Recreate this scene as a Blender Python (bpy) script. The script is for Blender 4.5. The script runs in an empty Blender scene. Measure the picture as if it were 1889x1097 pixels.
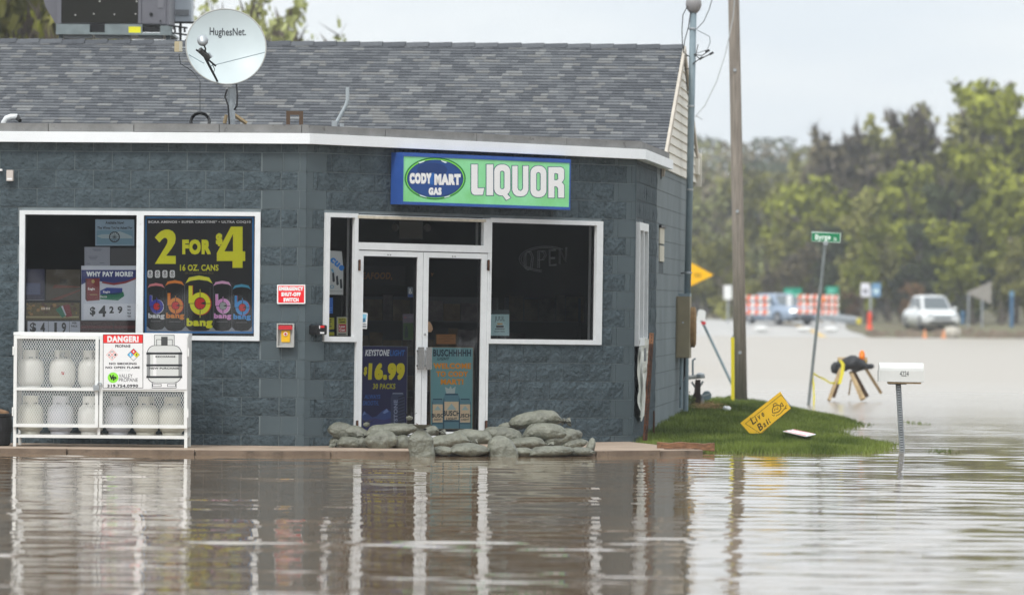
import bpy, math, random
from mathutils import Matrix, Vector, noise
R = random.Random(7)
SC = bpy.context.scene
COL = SC.collection
pi = math.pi
RIP = .034

# ------------------------------------------------------------------ camera
F, ROLL, HOR, H = 10500.0, 0.009, 6.5, 1.62       # focal length in photo pixels, roll, horizon offset, eye height
cd = bpy.data.cameras.new('camera'); cam = bpy.data.objects.new('camera', cd); COL.objects.link(cam)
cd.sensor_width = 36; cd.lens = 36 * F / 1889; cd.clip_start = 1; cd.clip_end = 6000
cam.matrix_world = Matrix.Translation((0, 0, H)) @ Matrix.Rotation(pi/2 + HOR/F, 4, 'X') @ Matrix.Rotation(ROLL, 4, 'Z')
cd.dof.use_dof = True; cd.dof.focus_distance = 59.0; cd.dof.aperture_fstop = 2.9
SC.camera = cam

# ------------------------------------------------------------------ sky, sun, exposure
w = bpy.data.worlds.new('World'); SC.world = w; w.use_nodes = True
nt = w.node_tree; nt.nodes.clear()
def N(t, **k):
    n = nt.nodes.new(t)
    for a, b in k.items(): setattr(n, a, b)
    return n
SUN_EL, SUN_AZ = math.radians(48), math.radians(205)
sky = N('ShaderNodeTexSky', sky_type='NISHITA', sun_disc=False, sun_elevation=SUN_EL, sun_rotation=SUN_AZ)
tc = N('ShaderNodeTexCoord'); mp = N('ShaderNodeMapping'); mp.inputs['Scale'].default_value = (1.1, 1.1, 5)
nz = N('ShaderNodeTexNoise'); nz.inputs['Scale'].default_value = 7.5; nz.inputs['Detail'].default_value = 5; nz.inputs['Roughness'].default_value = .5
cr = N('ShaderNodeValToRGB')
cr.color_ramp.elements[0].position = .32; cr.color_ramp.elements[0].color = (7.0, 7.6, 8.2, 1)
cr.color_ramp.elements[1].position = .62; cr.color_ramp.elements[1].color = (8.7, 8.95, 9.0, 1)
mx = N('ShaderNodeMix', data_type='RGBA'); mx.inputs[0].default_value = .92
bg = N('ShaderNodeBackground'); bg.inputs[1].default_value = .096
ow = N('ShaderNodeOutputWorld')
L_ = nt.links.new
L_(tc.outputs['Generated'], mp.inputs[0]); L_(mp.outputs[0], nz.inputs[0]); L_(nz.outputs[0], cr.inputs[0])
L_(sky.outputs[0], mx.inputs[6]); L_(cr.outputs[0], mx.inputs[7]); 
# overcast: the cloud brightens evenly from the horizon to the zenith
sx_ = N('ShaderNodeSeparateXYZ'); L_(tc.outputs['Generated'], sx_.inputs[0])
gr = N('ShaderNodeMapRange'); gr.inputs[1].default_value = 0; gr.inputs[2].default_value = 1; gr.inputs[3].default_value = 1; gr.inputs[4].default_value = 1.75
L_(sx_.outputs[2], gr.inputs[0]); vm = N('ShaderNodeVectorMath', operation='SCALE'); L_(mx.outputs[2], vm.inputs[0]); L_(gr.outputs[0], vm.inputs['Scale'])
L_(vm.outputs[0], bg.inputs[0]); L_(bg.outputs[0], ow.inputs[0])
sl = bpy.data.lights.new('sun', 'SUN'); sl.energy = 1.5; sl.angle = math.radians(14); sl.color = (1, .97, .92)
so = bpy.data.objects.new('sun', sl); COL.objects.link(so)
sd = Vector((math.sin(SUN_AZ)*math.cos(SUN_EL), math.cos(SUN_AZ)*math.cos(SUN_EL), math.sin(SUN_EL)))
so.rotation_euler = sd.to_track_quat('Z', 'Y').to_euler()
SC.view_settings.view_transform = 'Standard'; SC.view_settings.look = 'None'
SC.view_settings.exposure = .36; SC.view_settings.gamma = 1
SC.cycles.max_bounces = 7; SC.cycles.transparent_max_bounces = 12; SC.cycles.volume_bounces = 0
SC.cycles.use_denoising = True

# ------------------------------------------------------------------ measuring: photo pixel -> place at a distance
def ray(px, py):
    dx, dy = px - 944.5, py - 548.5
    return (dx*math.cos(ROLL) + dy*math.sin(ROLL))/F, -((-dx*math.sin(ROLL) + dy*math.cos(ROLL)) - HOR)/F
def at(px, py, Y):
    a, b = ray(px, py); return Vector((a*Y, Y, H + b*Y))
def on_z(px, py, z=0.):
    a, b = ray(px, py); Y = (z - H)/b; return Vector((a*Y, Y, z))

class Wall:
    def __init__(s, o, deg, tilt=0.):
        t = math.radians(deg); s.o = Vector((o[0], o[1], 0))
        s.ex = Vector((math.cos(t)*math.cos(tilt), math.sin(t)*math.cos(tilt), -math.sin(tilt)))
        s.ez = Vector((math.cos(t)*math.sin(tilt), math.sin(t)*math.sin(tilt), math.cos(tilt)))
        s.ey = Vector((-math.sin(t), math.cos(t), 0))
    def uv(s, px, py, out=0.):
        a, b = ray(px, py); d = Vector((a, 1, b)); c = Vector((0, 0, H)); o = s.o - s.ey*out
        k = (o - c).dot(s.ey)/d.dot(s.ey); p = c + d*k - o
        return p.dot(s.ex), p.dot(s.ez)
    def M(s, u=0., z=0., out=0.):
        p = s.o + s.ex*u + s.ez*z - s.ey*out
        m = Matrix((( s.ex.x, s.ey.x, s.ez.x, p.x), (s.ex.y, s.ey.y, s.ez.y, p.y), (s.ex.z, s.ey.z, s.ez.z, p.z), (0, 0, 0, 1)))
        return m
    def P(s, u, z, out=0.): return s.o + s.ex*u + s.ez*z - s.ey*out
B0 = at(562, 550, 60.85); C1 = at(1169, 550, 64.15)
angB = math.degrees(math.atan2(C1.y - B0.y, C1.x - B0.x)); LB = (C1 - B0).xy.length
WL = Wall(B0, -4.5); WB = Wall(B0, angB, .0072); WS = Wall(C1, 85.5)
WP = Wall((0, 0), 0)

# ------------------------------------------------------------------ materials
MATS = {}
def mat(name, col, rough=.6, var=0., vs=3., bump=0., bs=40., metal=0., spec=.35, emit=None, col2=None, obj=0., stretch=None, dirt_or_shade=None):
    if name in MATS: return MATS[name]
    m = bpy.data.materials.new(name); m.use_nodes = True; t = m.node_tree; b = t.nodes['Principled BSDF']
    b.inputs['Base Color'].default_value = (*col, 1); b.inputs['Roughness'].default_value = rough
    b.inputs['Metallic'].default_value = metal; b.inputs['Specular IOR Level'].default_value = spec
    if emit: b.inputs['Emission Color'].default_value = (*col, 1); b.inputs['Emission Strength'].default_value = emit
    last = None
    if var or bump or col2 or dirt_or_shade:
        g = t.nodes.new('ShaderNodeNewGeometry'); mpn = t.nodes.new('ShaderNodeMapping')
        t.links.new(g.outputs['Position'], mpn.inputs[0])
        if stretch: mpn.inputs['Scale'].default_value = stretch
    if var or col2:
        n = t.nodes.new('ShaderNodeTexNoise'); n.inputs['Scale'].default_value = vs; n.inputs['Detail'].default_value = 5; n.inputs['Roughness'].default_value = .62
        t.links.new(mpn.outputs[0], n.inputs[0])
        r = t.nodes.new('ShaderNodeValToRGB'); r.color_ramp.elements[0].position = .32; r.color_ramp.elements[1].position = .68
        c2 = col2 or col
        r.color_ramp.elements[0].color = (*[c*(1-var) for c in col], 1); r.color_ramp.elements[1].color = (*[min(1, c*(1+var)) for c in c2], 1)
        t.links.new(n.outputs[0], r.inputs[0]); last = r.outputs[0]
    if dirt_or_shade:
        n = t.nodes.new('ShaderNodeTexNoise'); n.inputs['Scale'].default_value = dirt_or_shade[1]; n.inputs['Detail'].default_value = 6; n.inputs['Roughness'].default_value = .7
        t.links.new(g.outputs['Position'], n.inputs[0])
        r = t.nodes.new('ShaderNodeMapRange'); r.inputs[1].default_value = dirt_or_shade[2]; r.inputs[2].default_value = dirt_or_shade[2] + .12
        t.links.new(n.outputs[0], r.inputs[0])
        x = t.nodes.new('ShaderNodeMix'); x.data_type = 'RGBA'; t.links.new(r.outputs[0], x.inputs[0])
        x.inputs[7].default_value = (*dirt_or_shade[0], 1)
        if last: t.links.new(last, x.inputs[6])
        else: x.inputs[6].default_value = (*col, 1)
        last = x.outputs[2]
    if obj:
        oi = t.nodes.new('ShaderNodeObjectInfo'); mr = t.nodes.new('ShaderNodeMapRange')
        mr.inputs[3].default_value = 1 - obj; mr.inputs[4].default_value = 1 + obj
        t.links.new(oi.outputs['Random'], mr.inputs[0])
        x = t.nodes.new('ShaderNodeMix'); x.data_type = 'RGBA'; x.blend_type = 'MULTIPLY'; x.inputs[0].default_value = 1
        if last: t.links.new(last, x.inputs[6])
        else: x.inputs[6].default_value = (*col, 1)
        t.links.new(mr.outputs[0], x.inputs[7]); last = x.outputs[2]
    if last: t.links.new(last, b.inputs['Base Color'])
    if bump:
        n2 = t.nodes.new('ShaderNodeTexNoise'); n2.inputs['Scale'].default_value = bs; n2.inputs['Detail'].default_value = 4
        t.links.new(mpn.outputs[0], n2.inputs[0])
        bp = t.nodes.new('ShaderNodeBump'); bp.inputs['Strength'].default_value = 1; bp.inputs['Distance'].default_value = bump
        t.links.new(n2.outputs[0], bp.inputs['Height']); t.links.new(bp.outputs[0], b.inputs['Normal'])
    MATS[name] = m; return m
def P(name, r, g, b, rough=.5):      # flat print colour given as it shows on paper (0..255)
    f = lambda c: (c/255/12.92 if c/255 <= .04045 else ((c/255 + .055)/1.055)**2.4)
    return mat('print_'+name, tuple(min(.82, f(c)*1.35) for c in (r, g, b)), rough)

m_split = mat('split_face_block_paint', (.066, .088, .100), .85, .24, 7, .034, 22, spec=.15, obj=.08, dirt_or_shade=((.026, .036, .042), 30, .565))  # dark specks put the shade of the split-face pits into the colour
m_smooth = mat('smooth_block_paint', (.077, .101, .112), .75, .10, 1.6, .0012, 120, spec=.25, obj=.05)
m_side = mat('side_wall_paint', (.165, .195, .205), .8, .14, 1.2, .0015, 90, spec=.2)
m_mortar = mat('edge_lit_mortar', (.165, .195, .205), .8, .15, 6)  # paler than the blocks: light caught on their edges, painted into the joints
m_white = mat('white_aluminium_frame', (.70, .72, .73), .4, .05, 9, dirt_or_shade=((.42, .42, .40), 14, .66))
m_fascia = mat('white_fascia_metal', (.80, .83, .85), .35, .05, 1.5, spec=.4, dirt_or_shade=((.55, .56, .56), 7, .68))
m_coping = mat('weathered_coping', (.20, .20, .195), .9, .22, 3.5, .002, 60, dirt_or_shade=((.07, .065, .06), 9, .60))
m_conc = mat('sidewalk_concrete', (.34, .26, .195), .85, .22, 1.7, .002, 50, dirt_or_shade=((.24, .19, .14), 2.6, .56))
m_curb = mat('curb_concrete', (.17, .125, .09), .75, .3, 2.6, .004, 40, dirt_or_shade=((.09, .07, .05), 5, .55))
m_trim = mat('tan_rake_trim', (.50, .45, .38), .7, .1)
m_siding = mat('cream_vinyl_siding', (.66, .63, .55), .55, .06, 3)
m_steel = mat('galvanised_steel', (.42, .45, .47), .45, .15, 14, metal=.6)
m_mast = mat('grey_painted_pipe', (.20, .26, .29), .5, .12, 6)
m_black = mat('black_rubber', (.012, .012, .013), .5)
m_dark = mat('dark_interior', (.028, .027, .025), .9)
m_rust = mat('rusty_steel', (.045, .022, .014), .85, .4, 20, col2=(.10, .04, .02))
m_bag = mat('sandbag_fabric', (.160, .162, .126), .45, .26, 9, .040, 15, spec=.45, obj=.10, dirt_or_shade=((.12, .12, .095), 5, .6))  # darker noise blotches stand in for shade in seams and creases
m_cagew = mat('white_cage_paint', (.80, .81, .79), .4, .04, 8, dirt_or_shade=((.50, .38, .24), 22, .72))
m_tank = mat('white_tank_enamel', (.70, .70, .66), .35, .05, 4)
m_tank2 = mat('cream_tank_enamel', (.58, .57, .49), .4, .08, 4)
m_wood = mat('weathered_pole_wood', (.27, .235, .20), .9, .32, 5, .004, 30, stretch=(9, 9, .45))
m_lumber = mat('raw_lumber', (.40, .29, .16), .8, .2, 8)
m_hvac = mat('grey_unit_sheet_metal', (.155, .155, .175), .5, .08, 3)
m_coil = mat('dark_coil_fins', (.020, .020, .016), .8, .2, 20)
m_brown = mat('brown_bracket_paint', (.10, .06, .035), .6)
m_chrome = mat('door_chrome', (.55, .56, .57), .25, metal=.8)

def glass(name, tint, refl=1.):
    m = bpy.data.materials.new(name); m.use_nodes = True; t = m.node_tree; t.nodes.clear()
    fr = t.nodes.new('ShaderNodeFresnel'); fr.inputs[0].default_value = 1.5
    tr = t.nodes.new('ShaderNodeBsdfTransparent'); tr.inputs[0].default_value = (*tint, 1)
    gl = t.nodes.new('ShaderNodeBsdfGlossy'); gl.inputs['Roughness'].default_value = .01; gl.inputs['Color'].default_value = (refl, refl, refl, 1)
    x = t.nodes.new('ShaderNodeMixShader'); o = t.nodes.new('ShaderNodeOutputMaterial')
    t.links.new(fr.outputs[0], x.inputs[0]); t.links.new(tr.outputs[0], x.inputs[1]); t.links.new(gl.outputs[0], x.inputs[2]); t.links.new(x.outputs[0], o.inputs[0])
    return m
m_glass = glass('window_glass', (.985, .99, .99))

# ------------------------------------------------------------------ mesh builder
class MB:
    def __init__(s): s.v = []; s.f = []; s.mi = []; s.m = []
    def _m(s, m):
        if m not in s.m: s.m.append(m)
        return s.m.index(m)
    def poly(s, pts, m, flip=False):
        n = len(s.v); s.v += [tuple(p) for p in pts]; idx = list(range(n, n+len(pts)))
        s.f.append(idx[::-1] if flip else idx); s.mi.append(s._m(m))
    def mesh(s, vs, fs, m):
        n = len(s.v); s.v += [tuple(p) for p in vs]; k = s._m(m)
        for f in fs: s.f.append([n+i for i in f]); s.mi.append(k)
    def box(s, x0, y0, z0, x1, y1, z1, m):
        if x0 > x1: x0, x1 = x1, x0
        if y0 > y1: y0, y1 = y1, y0
        if z0 > z1: z0, z1 = z1, z0
        v = [(x0,y0,z0),(x1,y0,z0),(x1,y1,z0),(x0,y1,z0),(x0,y0,z1),(x1,y0,z1),(x1,y1,z1),(x0,y1,z1)]
        s.mesh(v, [(0,3,2,1),(4,5,6,7),(0,1,5,4),(1,2,6,5),(2,3,7,6),(3,0,4,7)], m)
    def hexa(s, v, m):   # 8 corners, bottom ring then top ring
        s.mesh(v, [(0,3,2,1),(4,5,6,7),(0,1,5,4),(1,2,6,5),(2,3,7,6),(3,0,4,7)], m)
    def prism(s, pts, y0, y1, m):    # outline in xz, ccw seen from -y
        n = len(pts); v = [(x, y0, z) for x, z in pts] + [(x, y1, z) for x, z in pts]
        s.mesh(v, [tuple(range(n)), tuple(range(2*n-1, n-1, -1))] + [(i, i+n, (i+1) % n + n, (i+1) % n) for i in range(n)], m)
    def tube(s, pts, r, m, n=8, caps=True):
        pts = [Vector(p) for p in pts]; rs = r if isinstance(r, (list, tuple)) else [r]*len(pts)
        rings = []; prev = None
        for i, p in enumerate(pts):
            d = (pts[min(i+1, len(pts)-1)] - pts[max(i-1, 0)]).normalized()
            a = prev if prev is not None else (Vector((0, 0, 1)) if abs(d.z) < .9 else Vector((1, 0, 0)))
            a = (a - d*a.dot(d)).normalized(); prev = a; b = d.cross(a)
            rings.append([p + (a*math.cos(2*pi*k/n) + b*math.sin(2*pi*k/n))*rs[i] for k in range(n)])
        v = [q for g in rings for q in g]; f = []
        for i in range(len(pts)-1):
            for k in range(n): f.append((i*n+k, i*n+(k+1) % n, (i+1)*n+(k+1) % n, (i+1)*n+k))
        if caps: f.append(tuple(range(n))[::-1]); f.append(tuple(range((len(pts)-1)*n, len(pts)*n)))
        s.mesh(v, f, m)
    def lathe(s, prof, c, m, n=20, axis='Z', scale=(1, 1)):
        v = []; f = []
        for r, h in prof:
            for k in range(n):
                a = 2*pi*k/n; x, y = r*math.cos(a)*scale[0], r*math.sin(a)*scale[1]
                if axis == 'Z': v.append((c[0]+x, c[1]+y, c[2]+h))
                elif axis == 'Y': v.append((c[0]+x, c[1]+h, c[2]+y))
                else: v.append((c[0]+h, c[1]+x, c[2]+y))
        for i in range(len(prof)-1):
            for k in range(n):
                q = (i*n+k, i*n+(k+1) % n, (i+1)*n+(k+1) % n, (i+1)*n+k)
                f.append(q if axis != 'Y' else q[::-1])
        f.append(tuple(range(n))[::-1]); f.append(tuple(range((len(prof)-1)*n, len(prof)*n)))
        s.mesh(v, f, m)
    def data(s, name, smooth=False):
        me = bpy.data.meshes.new(name); me.from_pydata(s.v, [], s.f)
        for m in s.m: me.materials.append(m)
        me.polygons.foreach_set('material_index', s.mi)
        if smooth: me.polygons.foreach_set('use_smooth', [True]*len(s.f))
        me.update(); return me
    def build(s, name, parent=None, M=None, smooth=False, **k):
        return link(name, s.data(name, smooth), parent, M, **k)
PW = {}
def link(name, data, parent=None, M=None, local=None, **k):
    o = bpy.data.objects.new(name, data); COL.objects.link(o)
    if local is not None: o.parent = parent; o.matrix_basis = local
    else:
        M = M or Matrix()
        if parent is not None:
            o.parent = parent; o.matrix_basis = PW[parent.name].inverted() @ M
        else: o.matrix_basis = M
        PW[o.name] = M
    if local is not None: PW[o.name] = PW[parent.name] @ local
    for a, b in k.items(): o[a] = b
    return o
def tag(o, label, cat, group=None):
    o['label'] = label; o['category'] = cat
    if group: o['group'] = group
    return o
def thing(name, label, cat, M, group=None):
    return tag(link(name, None, None, M), label, cat, group)
def kid(mb, name, root, smooth=False, **k):     # part whose mesh is in the root's own frame
    return mb.build(name, root, PW[root.name], smooth, **k)
T = lambda *p: Matrix.Translation(Vector(p) if len(p) == 3 else Vector(p[0]))
RZ = lambda a: Matrix.Rotation(a, 4, 'Z')
def copy_tree(o, M, **k):
    c = o.copy(); COL.objects.link(c); c.matrix_basis = M; PW[c.name] = M
    for a, b in k.items(): c[a] = b
    for ch in list(o.children):
        d = ch.copy(); COL.objects.link(d); d.parent = c; PW[d.name] = M @ ch.matrix_basis
        for g in list(ch.children):
            e = g.copy(); COL.objects.link(e); e.parent = d
    return c

# ------------------------------------------------------------------ flat print: words and shapes on a sheet
def curve_mesh(c):
    o = bpy.data.objects.new('tmp', c); me = bpy.data.meshes.new_from_object(o)
    vs = [v.co.copy() for v in me.vertices]; fs = [tuple(p.vertices) for p in me.polygons]
    bpy.data.objects.remove(o); bpy.data.meshes.remove(me); bpy.data.curves.remove(c)
    return vs, fs
def text_mesh(st, bold=0., space=None):
    c = bpy.data.curves.new('t', 'FONT'); c.body = st; c.size = 1; c.offset = bold; c.resolution_u = 3; c.space_character = 1 + 2.2*(bold if space is None else space)
    return curve_mesh(c)
def shape_mesh(loops, offset=0.):
    c = bpy.data.curves.new('s', 'CURVE'); c.dimensions = '2D'; c.fill_mode = 'BOTH'; c.offset = offset
    for l in loops:
        s = c.splines.new('POLY'); s.points.add(len(l)-1); s.use_cyclic_u = True
        for i, p in enumerate(l): s.points[i].co = (p[0], p[1], 0, 1)
    return curve_mesh(c)
class Print:
    """Measured on the sheet's own plane: x,y come from an enlargement of the photo (origin zo, scale zs)."""
    def __init__(s, wall, zo, zs, out): s.w, s.zo, s.zs, s.out = wall, zo, zs, out; s.mb = MB(); s.n = 0
    def pt(s, x, y): return s.w.uv(s.zo[0] + x/s.zs, s.zo[1] + y/s.zs, s.out)
    def put(s, vs, fs, m, layer):
        s.mb.mesh([(a, -.0009*layer, b) for a, b in vs], fs, m)
    def poly(s, pts, m, layer=1):
        q = [s.pt(*p) for p in pts]
        ar = sum(q[i-1][0]*q[i][1]-q[i][0]*q[i-1][1] for i in range(len(q)))
        if ar < 0: q = q[::-1]
        s.put(q, [tuple(range(len(q)))], m, layer)
    def rect(s, x0, y0, x1, y1, m, layer=1): s.poly([(x0, y0), (x1, y0), (x1, y1), (x0, y1)], m, layer)
    def ell(s, cx, cy, rx, ry, m, layer=1, n=28, a0=0, a1=2*pi):
        s.poly([(cx+rx*math.cos(a0+(a1-a0)*i/n), cy+ry*math.sin(a0+(a1-a0)*i/n)) for i in range(n + (a1-a0 < 6))], m, layer)
    def ring(s, cx, cy, rx, ry, t, m, layer=1, n=28):
        for i in range(n):
            a, b = 2*pi*i/n, 2*pi*(i+1)/n
            s.poly([(cx+rx*math.cos(a), cy+ry*math.sin(a)), (cx+rx*math.cos(b), cy+ry*math.sin(b)), (cx+(rx-t)*math.cos(b), cy+(ry-t)*math.sin(b)), (cx+(rx-t)*math.cos(a), cy+(ry-t)*math.sin(a))], m, layer)
    def fit(s, vs, fs, x0, y0, x1, y1, m, layer, shear=0., box=None):
        ax, bx = (min(v.x for v in vs), max(v.x for v in vs)) if not box else box[:2]
        ay, by = (min(v.y for v in vs), max(v.y for v in vs)) if not box else box[2:]
        q = []
        for v in vs:
            u = (v.x-ax)/(bx-ax); t = (v.y-ay)/(by-ay)
            p = s.pt(x0+(x1-x0)*u + shear*t*abs(y1-y0), y1+(y0-y1)*t); q.append(p)
        s.put(q, fs, m, layer)
    def text(s, st, x0, y0, x1, y1, m, layer=2, bold=0., shear=0., outline=None, om=None):
        b1 = min(bold, .028); b2 = bold - b1
        vs, fs = text_mesh(st, b1, bold)
        box = (min(v.x for v in vs), max(v.x for v in vs), min(v.y for v in vs), max(v.y for v in vs))
        if b2 <= 0: s.fit(vs, fs, x0, y0, x1, y1, m, layer, shear)
        else:       # heavier strokes: the word struck several times a hair apart
            sx, sy = abs(x1-x0)/(box[1]-box[0]+2*b2)*b2, abs(y1-y0)/(box[3]-box[2]+2*b2)*b2
            for i, (ox, oy) in enumerate(((-1, -1), (1, -1), (-1, 1), (1, 1), (0, 0))):
                s.fit(vs, fs, x0+sx+ox*sx, y0+sy+oy*sy, x1-sx+ox*sx, y1-sy+oy*sy, m, layer+.04*i, shear)
        if outline:
            vs, fs = text_mesh(st, min(.06, bold)+outline, bold)
            # keep letter positions: refit to a box grown by the outline
            g = outline*(y1-y0)/(box[3]-box[2]); gx = outline*(x1-x0)/(box[1]-box[0])
            s.fit(vs, fs, x0-gx, y0-g, x1+gx, y1+g, om, layer-.5, shear)
    def build(s, name, parent): return s.mb.build(name, parent, s.w.M(0, 0, s.out))
def sheet(wall, zo, zs, x0, y0, x1, y1, out, m, name, label, cat, thick=.002, group=None, pts=None):
    """A flat sheet as a top-level thing, origin at its lower left corner; returns (object, Print)."""
    pr = Print(wall, zo, zs, out)
    q = [pr.pt(*p) for p in (pts or [(x0, y1), (x1, y1), (x1, y0), (x0, y0)])]
    a, b = q[0]; mb = MB(); mb.prism([(x-a, z-b) for x, z in q], 0, thick, m)
    o = mb.build(name, None, wall.M(a, b, out)); tag(o, label, cat, group)
    return o, pr
# ================================================================== WATER, GROUND
def water_material():
    m = bpy.data.materials.new('flood_water'); m.use_nodes = True; t = m.node_tree; b = t.nodes['Principled BSDF']
    b.inputs['Roughness'].default_value = .09; b.inputs['IOR'].default_value = 1.9
    g = t.nodes.new('ShaderNodeNewGeometry')
    def ns(sc, scale, det, rough=.55, dist=0.):
        mp_ = t.nodes.new('ShaderNodeMapping'); mp_.inputs['Scale'].default_value = sc; t.links.new(g.outputs['Position'], mp_.inputs[0])
        n = t.nodes.new('ShaderNodeTexNoise'); n.inputs['Scale'].default_value = scale; n.inputs['Detail'].default_value = det
        n.inputs['Roughness'].default_value = rough; n.inputs['Distortion'].default_value = dist
        t.links.new(mp_.outputs[0], n.inputs[0]); return n.outputs[0]
    def mth(op, a, b_=None, c=None):
        n = t.nodes.new('ShaderNodeMath'); n.operation = op
        for i, v in enumerate((a, b_, c)):
            if v is None: continue
            if isinstance(v, (int, float)): n.inputs[i].default_value = v
            else: t.links.new(v, n.inputs[i])
        return n.outputs[0]
    fine = ns((1.3, 4.6, 1), 1.3, 2); mid = ns((.55, 1.25, 1), 1.0, 2); patch = ns((.16, .30, 1), 1.0, 3)
    msk = t.nodes.new('ShaderNodeMapRange'); msk.inputs[1].default_value = .44; msk.inputs[2].default_value = .66
    msk.inputs[3].default_value = .5; msk.inputs[4].default_value = 1.9; t.links.new(patch, msk.inputs[0])
    sy = t.nodes.new('ShaderNodeSeparateXYZ'); t.links.new(g.outputs['Position'], sy.inputs[0])
    wf = t.nodes.new('ShaderNodeMapRange'); wf.inputs[1].default_value = 60; wf.inputs[2].default_value = 130; wf.inputs[3].default_value = .10; wf.inputs[4].default_value = 1.9; t.links.new(sy.outputs[1], wf.inputs[0])
    h = mth('ADD', mth('MULTIPLY', mth('MULTIPLY', fine, .013), msk.outputs[0]), mth('MULTIPLY', mid, .024))
    bp = t.nodes.new('ShaderNodeBump'); bp.inputs['Distance'].default_value = 1; bp.inputs['Strength'].default_value = 1
    h = mth('MULTIPLY', h, wf.outputs[0]); t.links.new(h, bp.inputs['Height']); t.links.new(bp.outputs[0], b.inputs['Normal'])
    # wind-roughened further out on the open flood
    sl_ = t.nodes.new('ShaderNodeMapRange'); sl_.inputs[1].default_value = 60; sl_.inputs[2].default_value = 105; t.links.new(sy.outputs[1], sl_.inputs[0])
    cm = t.nodes.new('ShaderNodeMix'); cm.data_type = 'RGBA'; cm.inputs[6].default_value = (.24, .165, .10, 1); cm.inputs[7].default_value = (.34, .295, .235, 1)      # muddy brown, base colour lightened with distance to stand in for sky reflection
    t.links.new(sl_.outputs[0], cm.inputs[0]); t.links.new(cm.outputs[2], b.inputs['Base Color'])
    sp = t.nodes.new('ShaderNodeSeparateXYZ'); t.links.new(g.outputs['Position'], sp.inputs[0])
    rr = t.nodes.new('ShaderNodeMapRange'); rr.inputs[1].default_value = 58; rr.inputs[2].default_value = 125
    rr.inputs[3].default_value = .022; rr.inputs[4].default_value = .38; t.links.new(sp.outputs[1], rr.inputs[0]); t.links.new(rr.outputs[0], b.inputs['Roughness'])
    return m
import numpy as np
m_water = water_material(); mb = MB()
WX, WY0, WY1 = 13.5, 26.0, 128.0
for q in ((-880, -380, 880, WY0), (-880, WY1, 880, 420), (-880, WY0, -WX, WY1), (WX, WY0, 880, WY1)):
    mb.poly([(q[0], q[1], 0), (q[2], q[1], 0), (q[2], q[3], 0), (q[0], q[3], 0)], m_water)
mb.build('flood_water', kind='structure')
# the nearer water carries real ripples: a sum of small wave trains with crests mostly across the view
rg = np.random.default_rng(11); yy = [WY0]
while yy[-1] < WY1: yy.append(yy[-1] + .042*(yy[-1]/30)**1.45)
yy[-1] = WY1; yy = np.array(yy); xx = np.linspace(-WX, WX, 400); X, Y = np.meshgrid(xx, yy); DY = np.gradient(yy)[:, None]
Z = np.zeros_like(X); NW = 90; lam = np.exp(rg.uniform(np.log(.17), np.log(1.0), NW)); th = rg.normal(0, .48, NW); ph = rg.uniform(0, 6.28, NW)
low = sum(np.sin(X*a + Y*b + c) for a, b, c in ((.35, .5, 1), (-.6, .8, 2.2), (.22, -1.4, 4), (.9, 1.9, .5)))/4
env = np.clip(.85 + .65*low, .25, 1.7) * (1 + .9*np.clip((Y-60)/50, 0, 1))
for l, t, p in zip(lam, th, ph):
    kx, ky = 2*np.pi/l*np.sin(t)*.8, 2*np.pi/l*np.cos(t); fade = np.clip((l/DY - 3.2)/3, 0, 1)
    Z += RIP/np.sqrt(NW/2)*l/(2*np.pi)*fade*np.sin(X*kx + Y*ky + p + 1.1*np.sin(X*1.3 + p*3) + .6*np.sin(X*3.1 + Y*.4 + p*5))
Z *= env
for (px0, px1, py, a) in ((-100, 460, 1014, .016), (250, 950, 985, .012), (320, 640, 972, .018), (860, 1160, 945, .012), (1000, 1280, 933, .010), (0, 140, 1022, .018), (640, 720, 931, .014), (300, 520, 1042, .010), (830, 1010, 970, .010)):
    c0, c1 = on_z(px0, py), on_z(px1, py+4); yc = c0.y + (c1.y-c0.y)*(X-c0.x)/(c1.x-c0.x) + .10*np.sin(X*2.1+py); w_ = np.clip((X-c0.x)*1.2, 0, 1)*np.clip((c1.x-X)*1.2, 0, 1)
    Z += a*.30*w_*np.exp(-((Y-yc)/.13)**2)
Z *= np.clip((WX-np.abs(X))/1.5, 0, 1)*np.clip((WY1-Y)/6, 0, 1)*np.clip((Y-WY0)/2, 0, 1)
ny_, nx_ = X.shape; V = np.stack([X, Y, Z], -1).reshape(-1, 3); I = np.arange(ny_*nx_).reshape(ny_, nx_)
Q = np.stack([I[:-1, :-1], I[:-1, 1:], I[1:, 1:], I[1:, :-1]], -1).reshape(-1, 4)
me = bpy.data.meshes.new('rippled_water'); me.vertices.add(len(V)); me.vertices.foreach_set('co', V.ravel())
me.loops.add(Q.size); me.loops.foreach_set('vertex_index', Q.ravel()); me.polygons.add(len(Q)); me.polygons.foreach_set('loop_start', np.arange(0, Q.size, 4)); me.polygons.foreach_set('use_smooth', np.ones(len(Q), bool))
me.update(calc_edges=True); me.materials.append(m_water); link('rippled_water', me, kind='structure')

m_ground = mat('lake_bed_mud', (.10, .08, .06), .95, .3, .4)
mb = MB(); mb.poly([(-890, -390, -.9), (890, -390, -.9), (890, 880, -.9), (-890, 880, -.9)], m_ground); mb.build('ground', kind='structure')

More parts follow.
